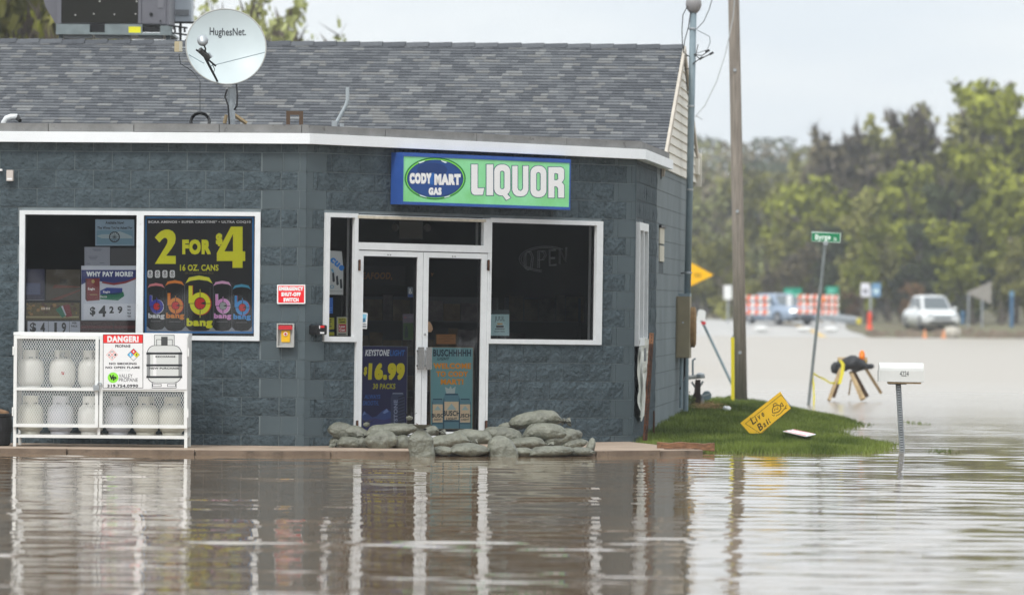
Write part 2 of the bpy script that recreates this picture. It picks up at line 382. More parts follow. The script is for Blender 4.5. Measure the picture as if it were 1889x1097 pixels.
# far shore: gravel and grass land, rising a little, with the county road coming down into the water
m_land = mat('far_bank_gravel', (.17, .125, .085), .95, .35, .35, col2=(.12, .12, .06))
m_asph = mat('pale_road_surface', (.42, .41, .39), .8, .07, .5)
m_hill = mat('hill_soil', (.05, .055, .035), .95, .3, .05)
def landz(x, y):
    t = min(1, max(0, (y - 268)/24)); z = -.55 + 1.12*t*t*(3-2*t)
    z += .10*noise.noise(Vector((x*.12, y*.12, 0)))*min(1, max(0, (y-262)/10))
    if y > 420: z += (y-420)*.036*min(1, (y-420)/60)
    return z
mb = MB(); xs = [-700, -300, -120, -40, -10] + [i*1.5 for i in range(-3, 30)] + [60, 100, 200, 400, 800]
ys = [250, 258] + [262 + 1.5*i for i in range(24)] + [300, 310, 325, 350, 380, 420, 450, 480, 520, 600, 700, 800, 870]
vs = [(x, y, landz(x, y)) for y in ys for x in xs]; nx = len(xs)
mb.mesh(vs, [(j*nx+i, j*nx+i+1, (j+1)*nx+i+1, (j+1)*nx+i) for j in range(len(ys)-1) for i in range(nx-1)], m_land)
mb.build('far_bank', smooth=True, kind='structure')
# road: left edge and right edge followed by eye from the photo
mb = MB(); rl = []; N_ = 26
for i in range(N_+1):
    y = 262 + (330-262)*i/N_
    xl = at(1280, 600, y).x - 2; xr = at(1668 - (1668-1560)*min(1, max(0, (y-270))/14), 600, y).x
    for k in range(9):
        x = xl + (xr-xl)*k/8; rl.append((x, y, landz(x, y) + .06))
mb.mesh(rl, [(j*9+i, j*9+i+1, (j+1)*9+i+1, (j+1)*9+i) for j in range(N_) for i in range(8)], m_asph)
mb.build('road', smooth=True, kind='structure')
m_yline = mat('faded_yellow_paint', (.62, .42, .12), .7)
mb = MB(); pts = []
for i in range(14):
    y = 274 + i*1.6; x = at(1532 - i*7.5, 600, y).x
    pts += [(x, y, landz(x, y)+.075), (x+.32, y, landz(x+.3, y)+.075)]
mb.mesh(pts, [(2*i, 2*i+1, 2*i+3, 2*i+2) for i in range(13)], m_yline); mb.build('road_centre_line', kind='structure')
# rubble along the water's edge
m_rub = mat('bank_rubble', (.16, .12, .085), .95, .4, 1.5)
mb = MB()
for i in range(420):
    px = R.uniform(1600, 1960); Y = R.uniform(271, 284); p = at(px, 600, Y); r = R.uniform(.06, .28); z = landz(p.x, Y)
    c = [(p.x + r*math.cos(a)*R.uniform(.7, 1.3), Y + r*math.sin(a), z + R.uniform(-.02, .03)) for a in (0, 1.3, 2.5, 3.8, 5)]
    top = (p.x, Y, z + r*R.uniform(.5, 1.)); n = 5
    mb.mesh(c + [top], [(k, (k+1) % 5, 5) for k in range(5)], m_rub)
mb.build('bank_rubble', kind='stuff')

# sidewalk and kerb
zs_ = .05
fe = [(-9.0, 58.55), (-5.3, 58.75), (-2.9, 58.8), (-2.55, 58.83), (.9, 59.75), (2.05, 60.6)]       # kerb front edge
mb = MB()
back = [(2.05, 60.6), (1.75, 61.8), (1.36, 63.9)] 
backL = [tuple((WB.P(LB-.05, 0)).xy), tuple((WB.P(.02, 0)).xy), tuple((WL.P(-6.8, 0, -.02)).xy)]
def slab(name, poly, z0, z1, m, **k):
    mb = MB(); n = len(poly); mb.mesh([(x, y, z1) for x, y in poly] + [(x, y, z0) for x, y in poly],
        [tuple(range(n))] + [(i, i+n, (i+1) % n + n, (i+1) % n) for i in range(n)], m); return mb.build(name, **k)
inner = [(x, y+.17) for x, y in fe]
slab('sidewalk', [(x, y+.012) for x, y in inner] + [(1.36, 64.0)] + backL, -.3, zs_, m_conc, kind='structure')
cuts = [0, .32, .62, .80, 1.3, 1.85, 2.5, 3.2, 4.0, 4.6, 5.0]
for i in range(len(cuts)-1):          # kerb stones, each its own piece
    a0, a1 = cuts[i] + .004, cuts[i+1] - .004
    k0 = min(4, int(a0)); k1 = min(4, int(a1-1e-6)); fs = [a0] + [float(k) for k in range(k0+1, k1+1)] + [a1]
    F_ = [Vector(fe[min(4, int(a))]).lerp(Vector(fe[min(4, int(a))+1]), a-min(4, int(a))) for a in fs]
    I_ = [Vector((p.x, p.y+.17)) for p in F_]; dz = R.uniform(-.006, .004)
    poly = [tuple(p) for p in F_] + [tuple(p) for p in I_[::-1]]
    slab('kerb' if i == 0 else 'kerb', poly, -.4, zs_ + dz, m_curb, kind='structure')

# grass bank beside the shop
BK = [(1.38, 63.9), (1.62, 63.2), (2.25, 61.6), (3.0, 61.3), (3.9, 62.0), (4.37, 66.0), (3.95, 68.2), (4.05, 71.2), (4.25, 73.5), (4.72, 76.6), (4.55, 80), (4.25, 86), (3.9, 92), (3.0, 95), (-2, 95), (-6, 85), (.5, 66)]
def inside(x, y, pl=BK):
    c = False; j = len(pl)-1
    for i in range(len(pl)):
        a, b = pl[i], pl[j]
        if (a[1] > y) != (b[1] > y) and x < (b[0]-a[0])*(y-a[1])/(b[1]-a[1]) + a[0]: c = not c
        j = i
    return c
def dist(x, y, pl=BK):
    d = 1e9
    for i in range(len(pl)):
        ax, ay = pl[i-1]; bx, by = pl[i]; t = max(0, min(1, ((x-ax)*(bx-ax)+(y-ay)*(by-ay))/((bx-ax)**2+(by-ay)**2)))
        d = min(d, math.hypot((x-ax-t*(bx-ax)), (y-ay-t*(by-ay))*.45))
    return d if inside(x, y, pl) else -d
def bankz(x, y):
    d = dist(x, y) + .10*noise.noise(Vector((x*1.6, y*.5, 3)))
    return ((.05+.17*min(1, max(0, (y-64)/14)))*(1-math.exp(-d/1.1)) if d > 0 else d*.16) + .012*noise.noise(Vector((x*3, y*1.2, 0)))
m_turf = mat('turf_soil', (.05, .075, .02), .95, .4, 3)
def grass_mat():
    m = mat('grass_blades', (.060, .105, .015), .65, .42, 1.1, col2=(.145, .185, .035), spec=.2, stretch=(1, .4, 1)); return m
m_grass = grass_mat()
mb = MB(); nx, ny = 46, 60
vs = []
for j in range(ny+1):
    for i in range(nx+1):
        x = -.2 + 5.6*i/nx; y = 60.6 + 36*(j/ny)**1.3; vs.append((x, y, max(-.25, bankz(x, y))))
mb.mesh(vs, [(j*(nx+1)+i, j*(nx+1)+i+1, (j+1)*(nx+1)+i+1, (j+1)*(nx+1)+i) for j in range(ny) for i in range(nx)], m_turf)
mb.build('grass_bank', smooth=True, kind='structure')
mb = MB(); k = mb._m(m_grass); cnt = 0
def blocked(x, y):     # not inside the shop
    t = y - C1.y; return x < C1.x + .0785*t/.997 + .03 and y > 63.6 + 0
while cnt < 72000:
    y = 61.2 + 34*R.random()**1.25; x = R.uniform(1.3, 5.0)
    if blocked(x, y): continue
    d = dist(x, y)
    if d < -.34 or (d < .10 and R.random() > .42 + d*1.6): 
        continue
    z = bankz(x, y); h = R.uniform(.03, .085)*(1 + .5*noise.noise(Vector((x*2, y, 9)))); wd = R.uniform(.004, .009)*(1 + (y-61)*.012)
    a = R.uniform(0, 2*pi); dx, dy = math.cos(a)*wd, math.sin(a)*wd; lx, ly = R.gauss(0, .022), R.gauss(0, .022); n = len(mb.v)
    mb.v += [(x-dx, y-dy, z-.01), (x+dx, y+dy, z-.01), (x+lx, y+ly, z+h)]; mb.f.append((n, n+1, n+2)); mb.mi.append(k); cnt += 1
for i in range(26):     # few blades standing in the water
    cx, cy = R.choice([(at(1730, 830, 62.8)), (at(1680, 775, 78)), (at(1700, 779, 77)), (at(1745, 829, 63))]).xy
    for q in range(5):
        x = cx + R.gauss(0, .07); y = cy + R.gauss(0, .3); n = len(mb.v)
        mb.v += [(x-.006, y, -.02), (x+.006, y, -.02), (x+R.gauss(0, .02), y, R.uniform(.01, .05))]; mb.f.append((n, n+1, n+2)); mb.mi.append(k)
mb.build('grass', kind='stuff')

# ================================================================== THE SHOP
shop = thing('convenience_store', 'slate grey block-walled liquor and gas shop with shingled gable roof behind its parapet', 'building', T(B0.x, B0.y, 0))
ZT = 3.33
def wall_panel(name, wall, s0, s1, z0, z1, holes, thick, m, out=-.006):
    xs = sorted({s0, s1, *[h[0] for h in holes], *[h[2] for h in holes]}); zs = sorted({z0, z1, *[h[1] for h in holes], *[h[3] for h in holes]})
    xs = [x for x in xs if s0 <= x <= s1]; mb = MB()
    for i in range(len(xs)-1):
        run = None
        for j in range(len(zs)-1):
            cx, cz = (xs[i]+xs[i+1])/2, (zs[j]+zs[j+1])/2
            hit = any(h[0] < cx < h[2] and h[1] < cz < h[3] for h in holes)
            if not hit: run = (run[0] if run else zs[j], zs[j+1])
            if hit or j == len(zs)-2:
                if run: mb.box(xs[i], 0, run[0], xs[i+1], thick, run[1], m)
                run = None
    return mb.build(name, shop, wall.M(0, 0, out))
u = lambda wall, x, y, out=0.: wall.uv(x, y, out)
# openings (wall coordinates)
a = u(WL, 37, 388.5); b = u(WL, 479, 628.5); LW = (a[0], b[1], b[0], u(WL, 260, 389.5)[1])
a = u(WB, 598.5, 392.5); b = u(WB, 1106.5, 636)
GL = a[0]; GR = b[0]; GT = (a[1] + u(WB, 1106, 408)[1])/2; GB = (u(WB, 600, 629.5)[1] + b[1])/2
DL = u(WB, 655, 600)[0]; DR = u(WB, 899, 600)[0]
HB = [(GL, GB, GR, GT), (DL, .02, DR, GT)]
a = u(WS, 1171, 500); b = u(WS, 1187.5, 500); SWN = (max(.1, a[0]), u(WS, 1178, 637)[1], b[0], u(WS, 1178, 411)[1])
HS = [SWN]
wall_panel('wall', WL, -4.7, -.0, -.3, ZT, [LW], .19, m_mortar)
wall_panel('wall', WB, 0.0, LB, -.3, ZT, HB, .19, m_mortar)
wall_panel('wall', WS, 0, 13.3, -.3, ZT+.0, HS, .19, mat('side_mortar_dark', (.075, .092, .10), .9, .15, 5))  # darker mortar so the side wall joints show
# split-face and smooth blocks, laid in running bond
def block_mesh(split, seed):
    r = random.Random(seed); nx, nz = (6, 3) if split else (1, 1); mb = MB(); vs = []
    m = m_split if split else m_smooth
    for j in range(nz+1):
        for i in range(nx+1):
            e = i in (0, nx) or j in (0, nz)
            d = (.004 if e else r.uniform(.006, .017)) if split else .004
            vs.append((i/nx, -d, j/nz))
    f = [(j*(nx+1)+i, j*(nx+1)+i+1, (j+1)*(nx+1)+i+1, (j+1)*(nx+1)+i) for j in range(nz) for i in range(nx)]
    n = len(vs); vs += [(0, .01, 0), (1, .01, 0), (1, .01, 1), (0, .01, 1)]
    c = [0, nx, (nx+1)*(nz+1)-1, (nx+1)*nz]
    bot = list(range(0, nx+1)); top = list(range((nx+1)*nz, (nx+1)*(nz+1))); lf = [j*(nx+1) for j in range(nz+1)]; rt = [j*(nx+1)+nx for j in range(nz+1)]
    f += [tuple([n, n+1] + bot[::-1]), tuple(top + [n+2, n+3]), tuple(lf + [n+3, n]), tuple(rt[::-1] + [n+1, n+2])]
    mb.mesh(vs, f, m); return mb.data('split_block' if split else 'smooth_block')
SPL = [block_mesh(True, i) for i in range(9)]; SMO = block_mesh(False, 0)
def clip_iv(a, b, zs, ze, holes):
    iv = [(a, b)]
    for h in holes:
        if ze - .02 > h[1] and zs + .02 < h[3]:
            o = []
            for p, q in iv:
                if h[2] <= p or h[0] >= q: o.append((p, q)); continue
                if p < h[0]: o.append((p, h[0]))
                if q > h[2]: o.append((h[2], q))
            iv = o
    return iv
def clip_z(z0, z1, a, b, holes):
    for h in holes:
        if h[0] < (a+b)/2 < h[2]:
            if h[1] < z0 < h[3] < z1: z0 = h[3]
            if z0 < h[1] < z1 < h[3]: z1 = h[1]
    return z0, z1
J = .008
def lay(wall, s0, s1, base, ch, n, bw, phase, smooth, holes, zmin, zmax, joined=None):
    for r in range(n):
        z0, z1 = base + r*ch, base + (r+1)*ch
        z0, z1 = max(z0, zmin), min(z1, zmax)
        if z1 - z0 < .03: continue
        edges = [s0]; x = s0 - ((phase + (r % 2)*.5) % 1)*bw
        while x < s1:
            if x > s0 + .05 and x < s1 - .05: edges.append(x)
            x += bw
        sm = smooth(r); 
        for q in sm: edges += [max(s0, q[0]), min(s1, q[1])]
        edges = sorted(set(edges + [s1]))
        # drop running-bond joints inside smooth quoin blocks unless listed
        for i in range(len(edges)-1):
            a, b = edges[i], edges[i+1]
            if b - a < .035: continue
            is_sm = any(q[0]-1e-4 <= (a+b)/2 <= q[1]+1e-4 for q in sm)
            for p, q in clip_iv(a, b, z0, z1, holes):
                if q - p < .03: continue
                c0, c1 = clip_z(z0, z1, p, q, holes)
                w_, h_ = q-p-J, c1-c0-J
                if h_ < .02 or w_ < .02: continue
                if joined is None:
                    me = SMO if is_sm else R.choice(SPL)
                    flip = R.random() < .5
                    M = wall.M(p+J/2, c0+J/2, -.004 + R.uniform(-.0015, .0015)) @ Matrix.Diagonal((w_, 1, h_, 1))
                    link('block', me, shop, M)
                else:
                    mbj, smo = joined
                    d = .002 if (is_sm or smo) else .004
                    m = m_side if smo else m_split
                    if smo: mbj.box(p+J/2, -d, c0+J/2, q-J/2, .012, c1-J/2, m)
                    else:
                        x0, x1, zz0, zz1 = p+J/2, q-J/2, c0+J/2, c1-J/2; xm = (x0+x1)/2
                        D = [R.uniform(.005, .014) for _ in range(3)]
                        mbj.mesh([(x0, -.004, zz0), (xm, -.006, zz0), (x1, -.004, zz0), (x0, -D[0], (zz0+zz1)/2), (xm, -D[1], (zz0+zz1)/2), (x1, -D[2], (zz0+zz1)/2), (x0, -.004, zz1), (xm, -.006, zz1), (x1, -.004, zz1), (x0, .012, zz0), (x1, .012, zz0), (x1, .012, zz1), (x0, .012, zz1)],
                                 [(0, 1, 4, 3), (1, 2, 5, 4), (3, 4, 7, 6), (4, 5, 8, 7), (9, 10, 2, 1, 0), (6, 7, 8, 11, 12), (0, 3, 6, 12, 9), (2, 10, 11, 8, 5)], m)
# course heights measured off the photo
zL = u(WL, 350, 661.5)[1]; chL = (u(WL, 350, 280.6)[1] - zL)/11
baseL = zL - 5*chL
q0 = u(WL, 548, 500)[0]; q1 = u(WL, 480.5, 500)[0]
lay(WL, -4.6, .012, baseL, chL, 18, .405, .30, lambda r: ([(q0, .012)] if r % 2 == 0 else [(q1, (q1-.01)/2), ((q1-.01)/2, .012)]), [LW], .0, ZT)
zB = (u(WB, 600, 804.6)[1] + u(WB, 1165, 803.8)[1])/2; chB = ((u(WB, 600, 283)[1] - zB)/15 + (u(WB, 1170, 339.3)[1] - zB)/14)/2
baseB = zB - chB
e0, e1 = u(WB, 575.5, 500)[0], u(WB, 600, 500)[0]; r0, r1 = u(WB, 1153, 500)[0], u(WB, 1130, 500)[0]
lay(WB, -.010, LB-.004, baseB, chB, 18, .405, .62, lambda r: ([(-.010, e1)] if r % 2 else [(-.010, e0)]) + ([(r1, LB)] if r % 2 == 0 else [(r0, LB)]), HB, .0, ZT)
mb = MB(); sC = 4.72
lay(WS, .004, sC, baseB+.0, chB, 18, .405, .1, lambda r: [], HS, .0, ZT, (mb, False))
mb.build('split_blocks', shop, WS.M(0, 0, -.004), kind='stuff')
mb = MB(); lay(WS, sC, 13.3, baseB, chB, 18, .405, .1, lambda r: [], [(5.3, u(WS, 1218, 482)[1], 6.35, u(WS, 1218, 420)[1])], .0, ZT, (mb, True))
mb.build('smooth_blocks', shop, WS.M(0, 0, -.004), kind='stuff')
mb = MB(); mb.box(-.010, -.012, -.3, .0, .01, ZT, m_smooth); 
mb.build('corner_joint', shop, WB.M(LB+.004, 0, -.006))
# left end, rear and inner partitions (close the shell)
mb = MB(); mb.box(-4.9, 0, -.3, -4.7, 13.5, ZT, m_side); mb.build('wall', shop, WL.M())
mb = MB(); mb.box(13.11, .19, -.3, 13.3, 8.9, 3.6, m_side); mb.build('wall', shop, WS.M(0, 0, -.006))
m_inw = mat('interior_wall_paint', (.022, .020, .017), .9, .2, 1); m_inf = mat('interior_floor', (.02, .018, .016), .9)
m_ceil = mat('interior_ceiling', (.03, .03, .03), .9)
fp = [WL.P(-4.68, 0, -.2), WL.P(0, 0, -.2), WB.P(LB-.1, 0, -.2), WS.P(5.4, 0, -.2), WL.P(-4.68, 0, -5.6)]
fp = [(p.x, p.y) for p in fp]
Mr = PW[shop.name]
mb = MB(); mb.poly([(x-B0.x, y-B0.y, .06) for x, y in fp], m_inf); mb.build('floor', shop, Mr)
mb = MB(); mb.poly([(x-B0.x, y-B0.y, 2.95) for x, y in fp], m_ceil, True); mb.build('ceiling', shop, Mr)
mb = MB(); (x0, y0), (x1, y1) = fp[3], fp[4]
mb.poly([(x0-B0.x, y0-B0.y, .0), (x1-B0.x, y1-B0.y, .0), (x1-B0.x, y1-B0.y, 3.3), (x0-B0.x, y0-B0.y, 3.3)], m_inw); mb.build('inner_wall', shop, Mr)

# parapet fascia and coping: a run along the three walls
f0, f1 = u(WB, 600, 267)[1], u(WB, 1180, 300)[1]
fasc = [(WL, -4.9, 3.276, 0.0, 3.276), (WB, 0, 3.276, LB+.0, f1+.0), (WS, 0, f1-.03, 6.1, f1+.03)]
hf = .112; oF, oC = .125, .075
def corner(wa, wb, out):    # where the offset lines of two walls meet
    pa, pb = wa.P(0, 0, out), wb.P(0, 0, out); da, db = wa.ex, wb.ex
    det = da.x*(-db.y) + db.x*da.y; dx, dy = pb.x-pa.x, pb.y-pa.y
    k = (dx*(-db.y) + db.x*dy)/det; return Vector((pa.x+da.x*k, pa.y+da.y*k))
def run(name, m, oo, oi, h0, h1, joints=None):
    cs = {}
    for o_ in (oo, oi):
        cs[o_] = [WL.P(-4.9, 0, o_).xy, corner(WL, WB, o_), corner(WB, WS, o_), WS.P(6.1, 0, o_).xy]
    zz = [(fasc[0][2], fasc[0][4]), (fasc[1][2], fasc[1][4]), (fasc[2][2]+.03, fasc[2][4])]
    for i in range(3):
        cuts = [0] + (joints[i] if joints else []) + [1]
        for k in range(len(cuts)-1):
            t0, t1 = cuts[k], cuts[k+1]; g = .004 if joints else .0
            A, B = cs[oo][i], cs[oo][i+1]; C, D = cs[oi][i], cs[oi][i+1]
            Lh = (B-A).length; t0 += g/Lh*(k > 0); t1 -= g/Lh*(k < len(cuts)-2)
            j = R.uniform(-.004, .004) if joints else 0
            za = zz[i][0] + (zz[i][1]-zz[i][0])*t0 + j; zb = zz[i][0] + (zz[i][1]-zz[i][0])*t1 + j
            a, b, c, d = A.lerp(B, t0), A.lerp(B, t1), C.lerp(D, t1), C.lerp(D, t0)
            v = [(a.x, a.y, za+h0), (b.x, b.y, zb+h0), (c.x, c.y, zb+h0), (d.x, d.y, za+h0), (a.x, a.y, za+h1), (b.x, b.y, zb+h1), (c.x, c.y, zb+h1), (d.x, d.y, za+h1)]
            mb = MB(); mb.hexa([(x-B0.x, y-B0.y, z) for x, y, z in v], m); mb.build(name, shop, Mr)
run('fascia', m_fascia, oF, -.02, 0, hf)
sw = WL.uv
jl = [1 + WL.uv(px, 235, oC)[0]/4.9 for px in (86.6, 243.5, 400, 551)]
jb = [WB.uv(px, 260, oC)[0]/LB for px in (716, 882.7, 1047)]
run('coping_slab', m_coping, oC, -.30, hf+.003, hf+.003+.088, [jl, jb, [.3, .6]])
mb = MB(); dk = [WL.P(-4.85, 0, -.1), WL.P(0, 0, -.1), WB.P(LB-.06, 0, -.1), WS.P(6.6, 0, -.1), WL.P(-4.85, 0, -6.9)]
m_deck = mat('flat_roof_membrane', (.05, .05, .052), .9, .2)
mb.poly([(p.x-B0.x, p.y-B0.y, 3.34) for p in dk], m_deck); mb.build('flat_roof', shop, Mr)

# gable roof: plane coordinates (s across from the right rake to the left, t up the slope)
tR, zR, SL = 10.7, 4.98, .333
t0_, zE = 5.55, 4.98 - (10.7-5.55)*.333
tB = 14.6
ridge_dir = Vector((-math.cos(math.radians(4.5)), math.sin(math.radians(4.5)), .0035))
def roofP(s, t, up=0., back=False):
    p = WS.P(t, 0, .01); p = p + ridge_dir*s
    z = zR - abs(t-tR)*SL + .0035*s + up
    return Vector((p.x, p.y, z))
LR = 11.5
def rp(mb, s0, t0, s1, t1, up0, up1, m):
    v = [roofP(s1, t0, up0), roofP(s0, t0, up0), roofP(s0, t1, up0), roofP(s1, t1, up0), roofP(s1, t0, up1), roofP(s0, t0, up1), roofP(s0, t1, up1), roofP(s1, t1, up1)]
    mb.hexa([(p.x-B0.x, p.y-B0.y, p.z) for p in v], m)
m_under = mat('roof_deck_felt', (.035, .036, .04), .9)
mb = MB(); rp(mb, 0, t0_, LR, tR, -.14, -.012, m_under); mb.build('roof_deck', shop, Mr)
mb = MB(); rp(mb, 0, tR, LR, tB, -.14, -.0, m_under); mb.build('roof_deck', shop, Mr)
tones = [mat('shingle_tone_'+n, c, .9, .16, 30) for n, c in (('charcoal', (.068, .073, .082)), ('slate', (.092, .098, .107)), ('mid_grey', (.118, .124, .132)), ('pale_grey', (.172, .176, .176)), ('warm_grey', (.145, .146, .144)))]
course = .128/math.sqrt(1+SL*SL)
SHM = []
for tn in tones:
    mb = MB(); mb.hexa([(0, 0, -.010), (1, 0, -.010), (1, 1, -.010), (0, 1, -.010), (0, 0, .006), (1, 0, .006), (1, 1, -.004), (0, 1, -.004)], tn); SHM.append(mb.data('shingle'))
cell = []
nrow = int((tR - t0_ - .04)/course)
mbs = MB(); kk = 0
ax = Vector((ridge_dir.x, ridge_dir.y, 0)).normalized()
up_dir = (roofP(0, 8) - roofP(0, 7)).normalized()
nrm = up_dir.cross(ridge_dir).normalized(); nrm = nrm if nrm.z > 0 else -nrm
for r in range(nrow+1):
    s = -R.uniform(0, .2); t = t0_ + r*course
    while s < LR:
        wd = R.choice((.09, .12, .15, .18, .21)); k = R.choices(range(5), (32, 30, 22, 7, 9))[0]
        a, b = max(0, s), min(LR, s+wd-.002)
        vis = 2 < r < 40
        if b > a + .02:
            o0 = roofP(b, t)   # lower right-hand corner seen from the front is smaller s: x runs to the right
            Mx = Matrix(((-ridge_dir.x, up_dir.x, nrm.x, o0.x), (-ridge_dir.y, up_dir.y, nrm.y, o0.y), (-ridge_dir.z, up_dir.z, nrm.z, o0.z), (0, 0, 0, 1)))
            px_ = 944 + F*o0.x/o0.y
            L2 = (course*1.054)
            if r >= 5 and -20 < px_ < 1260 and kk < 300 and R.random() < .62:
                link('shingle', SHM[k], shop, Mx @ Matrix.Diagonal((b-a, L2, 1, 1))); kk += 1
            else:
                c = [Mx @ Vector(q) for q in ((0, 0, -.010), (b-a, 0, -.010), (b-a, L2, -.010), (0, L2, -.010), (0, 0, .006), (b-a, 0, .006), (b-a, L2, -.004), (0, L2, -.004))]
                mbs.mesh([(p.x-B0.x, p.y-B0.y, p.z) for p in c], [(4, 5, 6, 7), (0, 1, 5, 4), (1, 2, 6, 5), (3, 0, 4, 7)], tones[k])
        s += wd
mbs.build('shingles', shop, Mr, kind='stuff')
# ridge caps
s = 0
while s < LR:
    mb = MB(); e = min(LR, s+.30)
    A = [roofP(s, tR-.13, .012), roofP(e, tR-.13, .004), roofP(e, tR, .022), roofP(s, tR, .034), roofP(s, tR+.13, .012), roofP(e, tR+.13, .004)]
    mb.mesh([(p.x-B0.x, p.y-B0.y, p.z) for p in A], [(1, 0, 3, 2), (2, 3, 4, 5)], tones[0 if R.random() < .6 else 1]); mb.build('ridge_cap', shop, Mr); s += .305
# rake trims and gable siding
def rake(ta, tb, name):
    mb = MB(); v = []
    for up in (-.11, .008):
        v += [roofP(-.0, ta, up), roofP(-.0, tb, up), roofP(.035, tb, up), roofP(.035, ta, up)]
    def sh(p): return (p.x - B0.x - ax.x*.036, p.y - B0.y - ax.y*.036, p.z)
    mb.hexa([sh(p) for p in v], m_trim); mb.build(name, shop, Mr)
rake(t0_, tR-.003, 'rake_board'); rake(tR+.003, tB, 'rake_board')
zg = 3.27; hb = .115
i = 0
while zg + i*hb < zR - .2:
    z0 = zg + i*hb; z1 = z0 + hb; ta0 = max(6.15, tR - (zR-.16-z0)/SL); tb0 = min(tB-.1, tR + (zR-.16-z0)/SL); ta1 = max(6.15, tR - (zR-.16-z1)/SL); tb1 = min(tB-.1, tR + (zR-.16-z1)/SL)
    if tb1 - ta1 < .1: break
    mb = MB(); mb.hexa([(ta0, -.034, z0), (tb0, -.034, z0), (tb0, .01, z0), (ta0, .01, z0), (ta1, -.014, z1), (tb1, -.014, z1), (tb1, .01, z1), (ta1, .01, z1)], m_siding)
    mb.build('siding_board', shop, WS.M(0, 0, -.008)); i += 1
mb = MB(); mb.prism([(6.12, 3.2), (14.2, 3.2), (14.5, 3.55), (tR, 4.86), (6.12, 3.30)], .0, .15, m_under); mb.build('gable_wall', shop, WS.M(0, 0, -.025))
mb = MB(); mb.box(14.05, -.05, 3.38, 14.55, .05, 3.60, m_siding); mb.box(14.5, -.07, 3.22, 14.62, .05, 3.68, m_siding); mb.build('eave_return', shop, WS.M(0, 0, .02))

# ---- windows and doors
def bars(wall, rects, y0, y1, m, name, parent, out=.0):
    mb = MB()
    for (a, b, c, d) in rects: mb.box(a, y0, b, c, y1, d, m)
    return mb.build(name, parent, wall.M(0, 0, out))
def pane(wall, a, b, c, d, parent, out=-.035):
    mb = MB(); mb.poly([(a, 0, b), (c, 0, b), (c, 0, d), (a, 0, d)], m_glass); return mb.build('pane', parent, wall.M(0, 0, out))
PR = -.03                                     # frame face stands proud of the mean wall face
def window(wall, o, gs, depth=.10, pr=PR):
    """o = outer rectangle, gs = glass rectangles left to right sharing top and bottom"""
    a, b, c, d = o; g0 = gs[0]; rc = [(a, b, c, g0[1]), (a, gs[0][3], c, d), (a, g0[1], gs[0][0], g0[3]), (gs[-1][2], g0[1], c, g0[3])]
    rc += [(gs[i][2], g0[1], gs[i+1][0], g0[3]) for i in range(len(gs)-1)]
    w_ = bars(wall, rc, pr, depth, m_white, 'window', shop)
    bead = bars(wall, [q for g in gs for q in ((g[0], g[1], g[2], g[1]+.008), (g[0], g[3]-.008, g[2], g[3]), (g[0], g[1]+.008, g[0]+.008, g[3]-.008), (g[2]-.008, g[1]+.008, g[2], g[3]-.008))], .012, .05, m_black, 'gasket', w_)
    for g in gs: pane(wall, *g, w_)
    return w_
gz0, gz1 = u(WL, 150, 617)[1], u(WL, 250, 397)[1]
window(WL, LW, [(u(WL, 46, 500)[0], gz0, u(WL, 252, 500)[0], gz1), (u(WL, 265, 500)[0], gz0, u(WL, 470, 500)[0], gz1)])
ZG1 = (u(WB, 630, 401)[1]); 
window(WB, (GL, GB, DL, GT), [(u(WB, 605, 500)[0], u(WB, 628, 620.6)[1], u(WB, 650.5, 500)[0], ZG1)])
window(WB, (DR, GB, GR, GT), [(u(WB, 903.5, 500)[0], u(WB, 1000, 626)[1], u(WB, 1097, 500)[0], u(WB, 1000, 413)[1])])
# transom window above the doors, with the posts that carry it
zt0, zt1 = u(WB, 775, 450)[1], u(WB, 775, 406)[1]; zd1 = u(WB, 776, 463.5)[1]
xa, xb = u(WB, 658, 430)[0], u(WB, 889, 430)[0]
window(WB, (DL+.002, zd1+.002, DR-.002, GT-.01), [(xa, zt0, xb, zt1)])
mb = MB(); mb.box(xa-.01, -.045, GT-.05, xb+.02, -.031, GT-.02, mat('peeling_cream_trim', (.55, .50, .40), .7, .2, 12)); mb.build('head_trim', shop, WB.M())
mb = MB(); zth = u(WB, 776, 803)[1]
mb.box(DL+.002, -.05, .03, DR-.002, .09, zth, m_white); mb.build('threshold', shop, WB.M())
jl_, jr_ = u(WB, 657.5, 600)[0], u(WB, 895.5, 600)[0]; jm = u(WB, 776.8, 600)[0]
bars(WB, [(DL+.002, zth+.002, jl_, zd1)], -.028, .10, m_white, 'door_frame', shop)
bars(WB, [(jr_, zth+.002, DR-.002, zd1)], -.028, .10, m_white, 'door_frame', shop)
zb_ = zth + .012; ztop = zd1 - .008
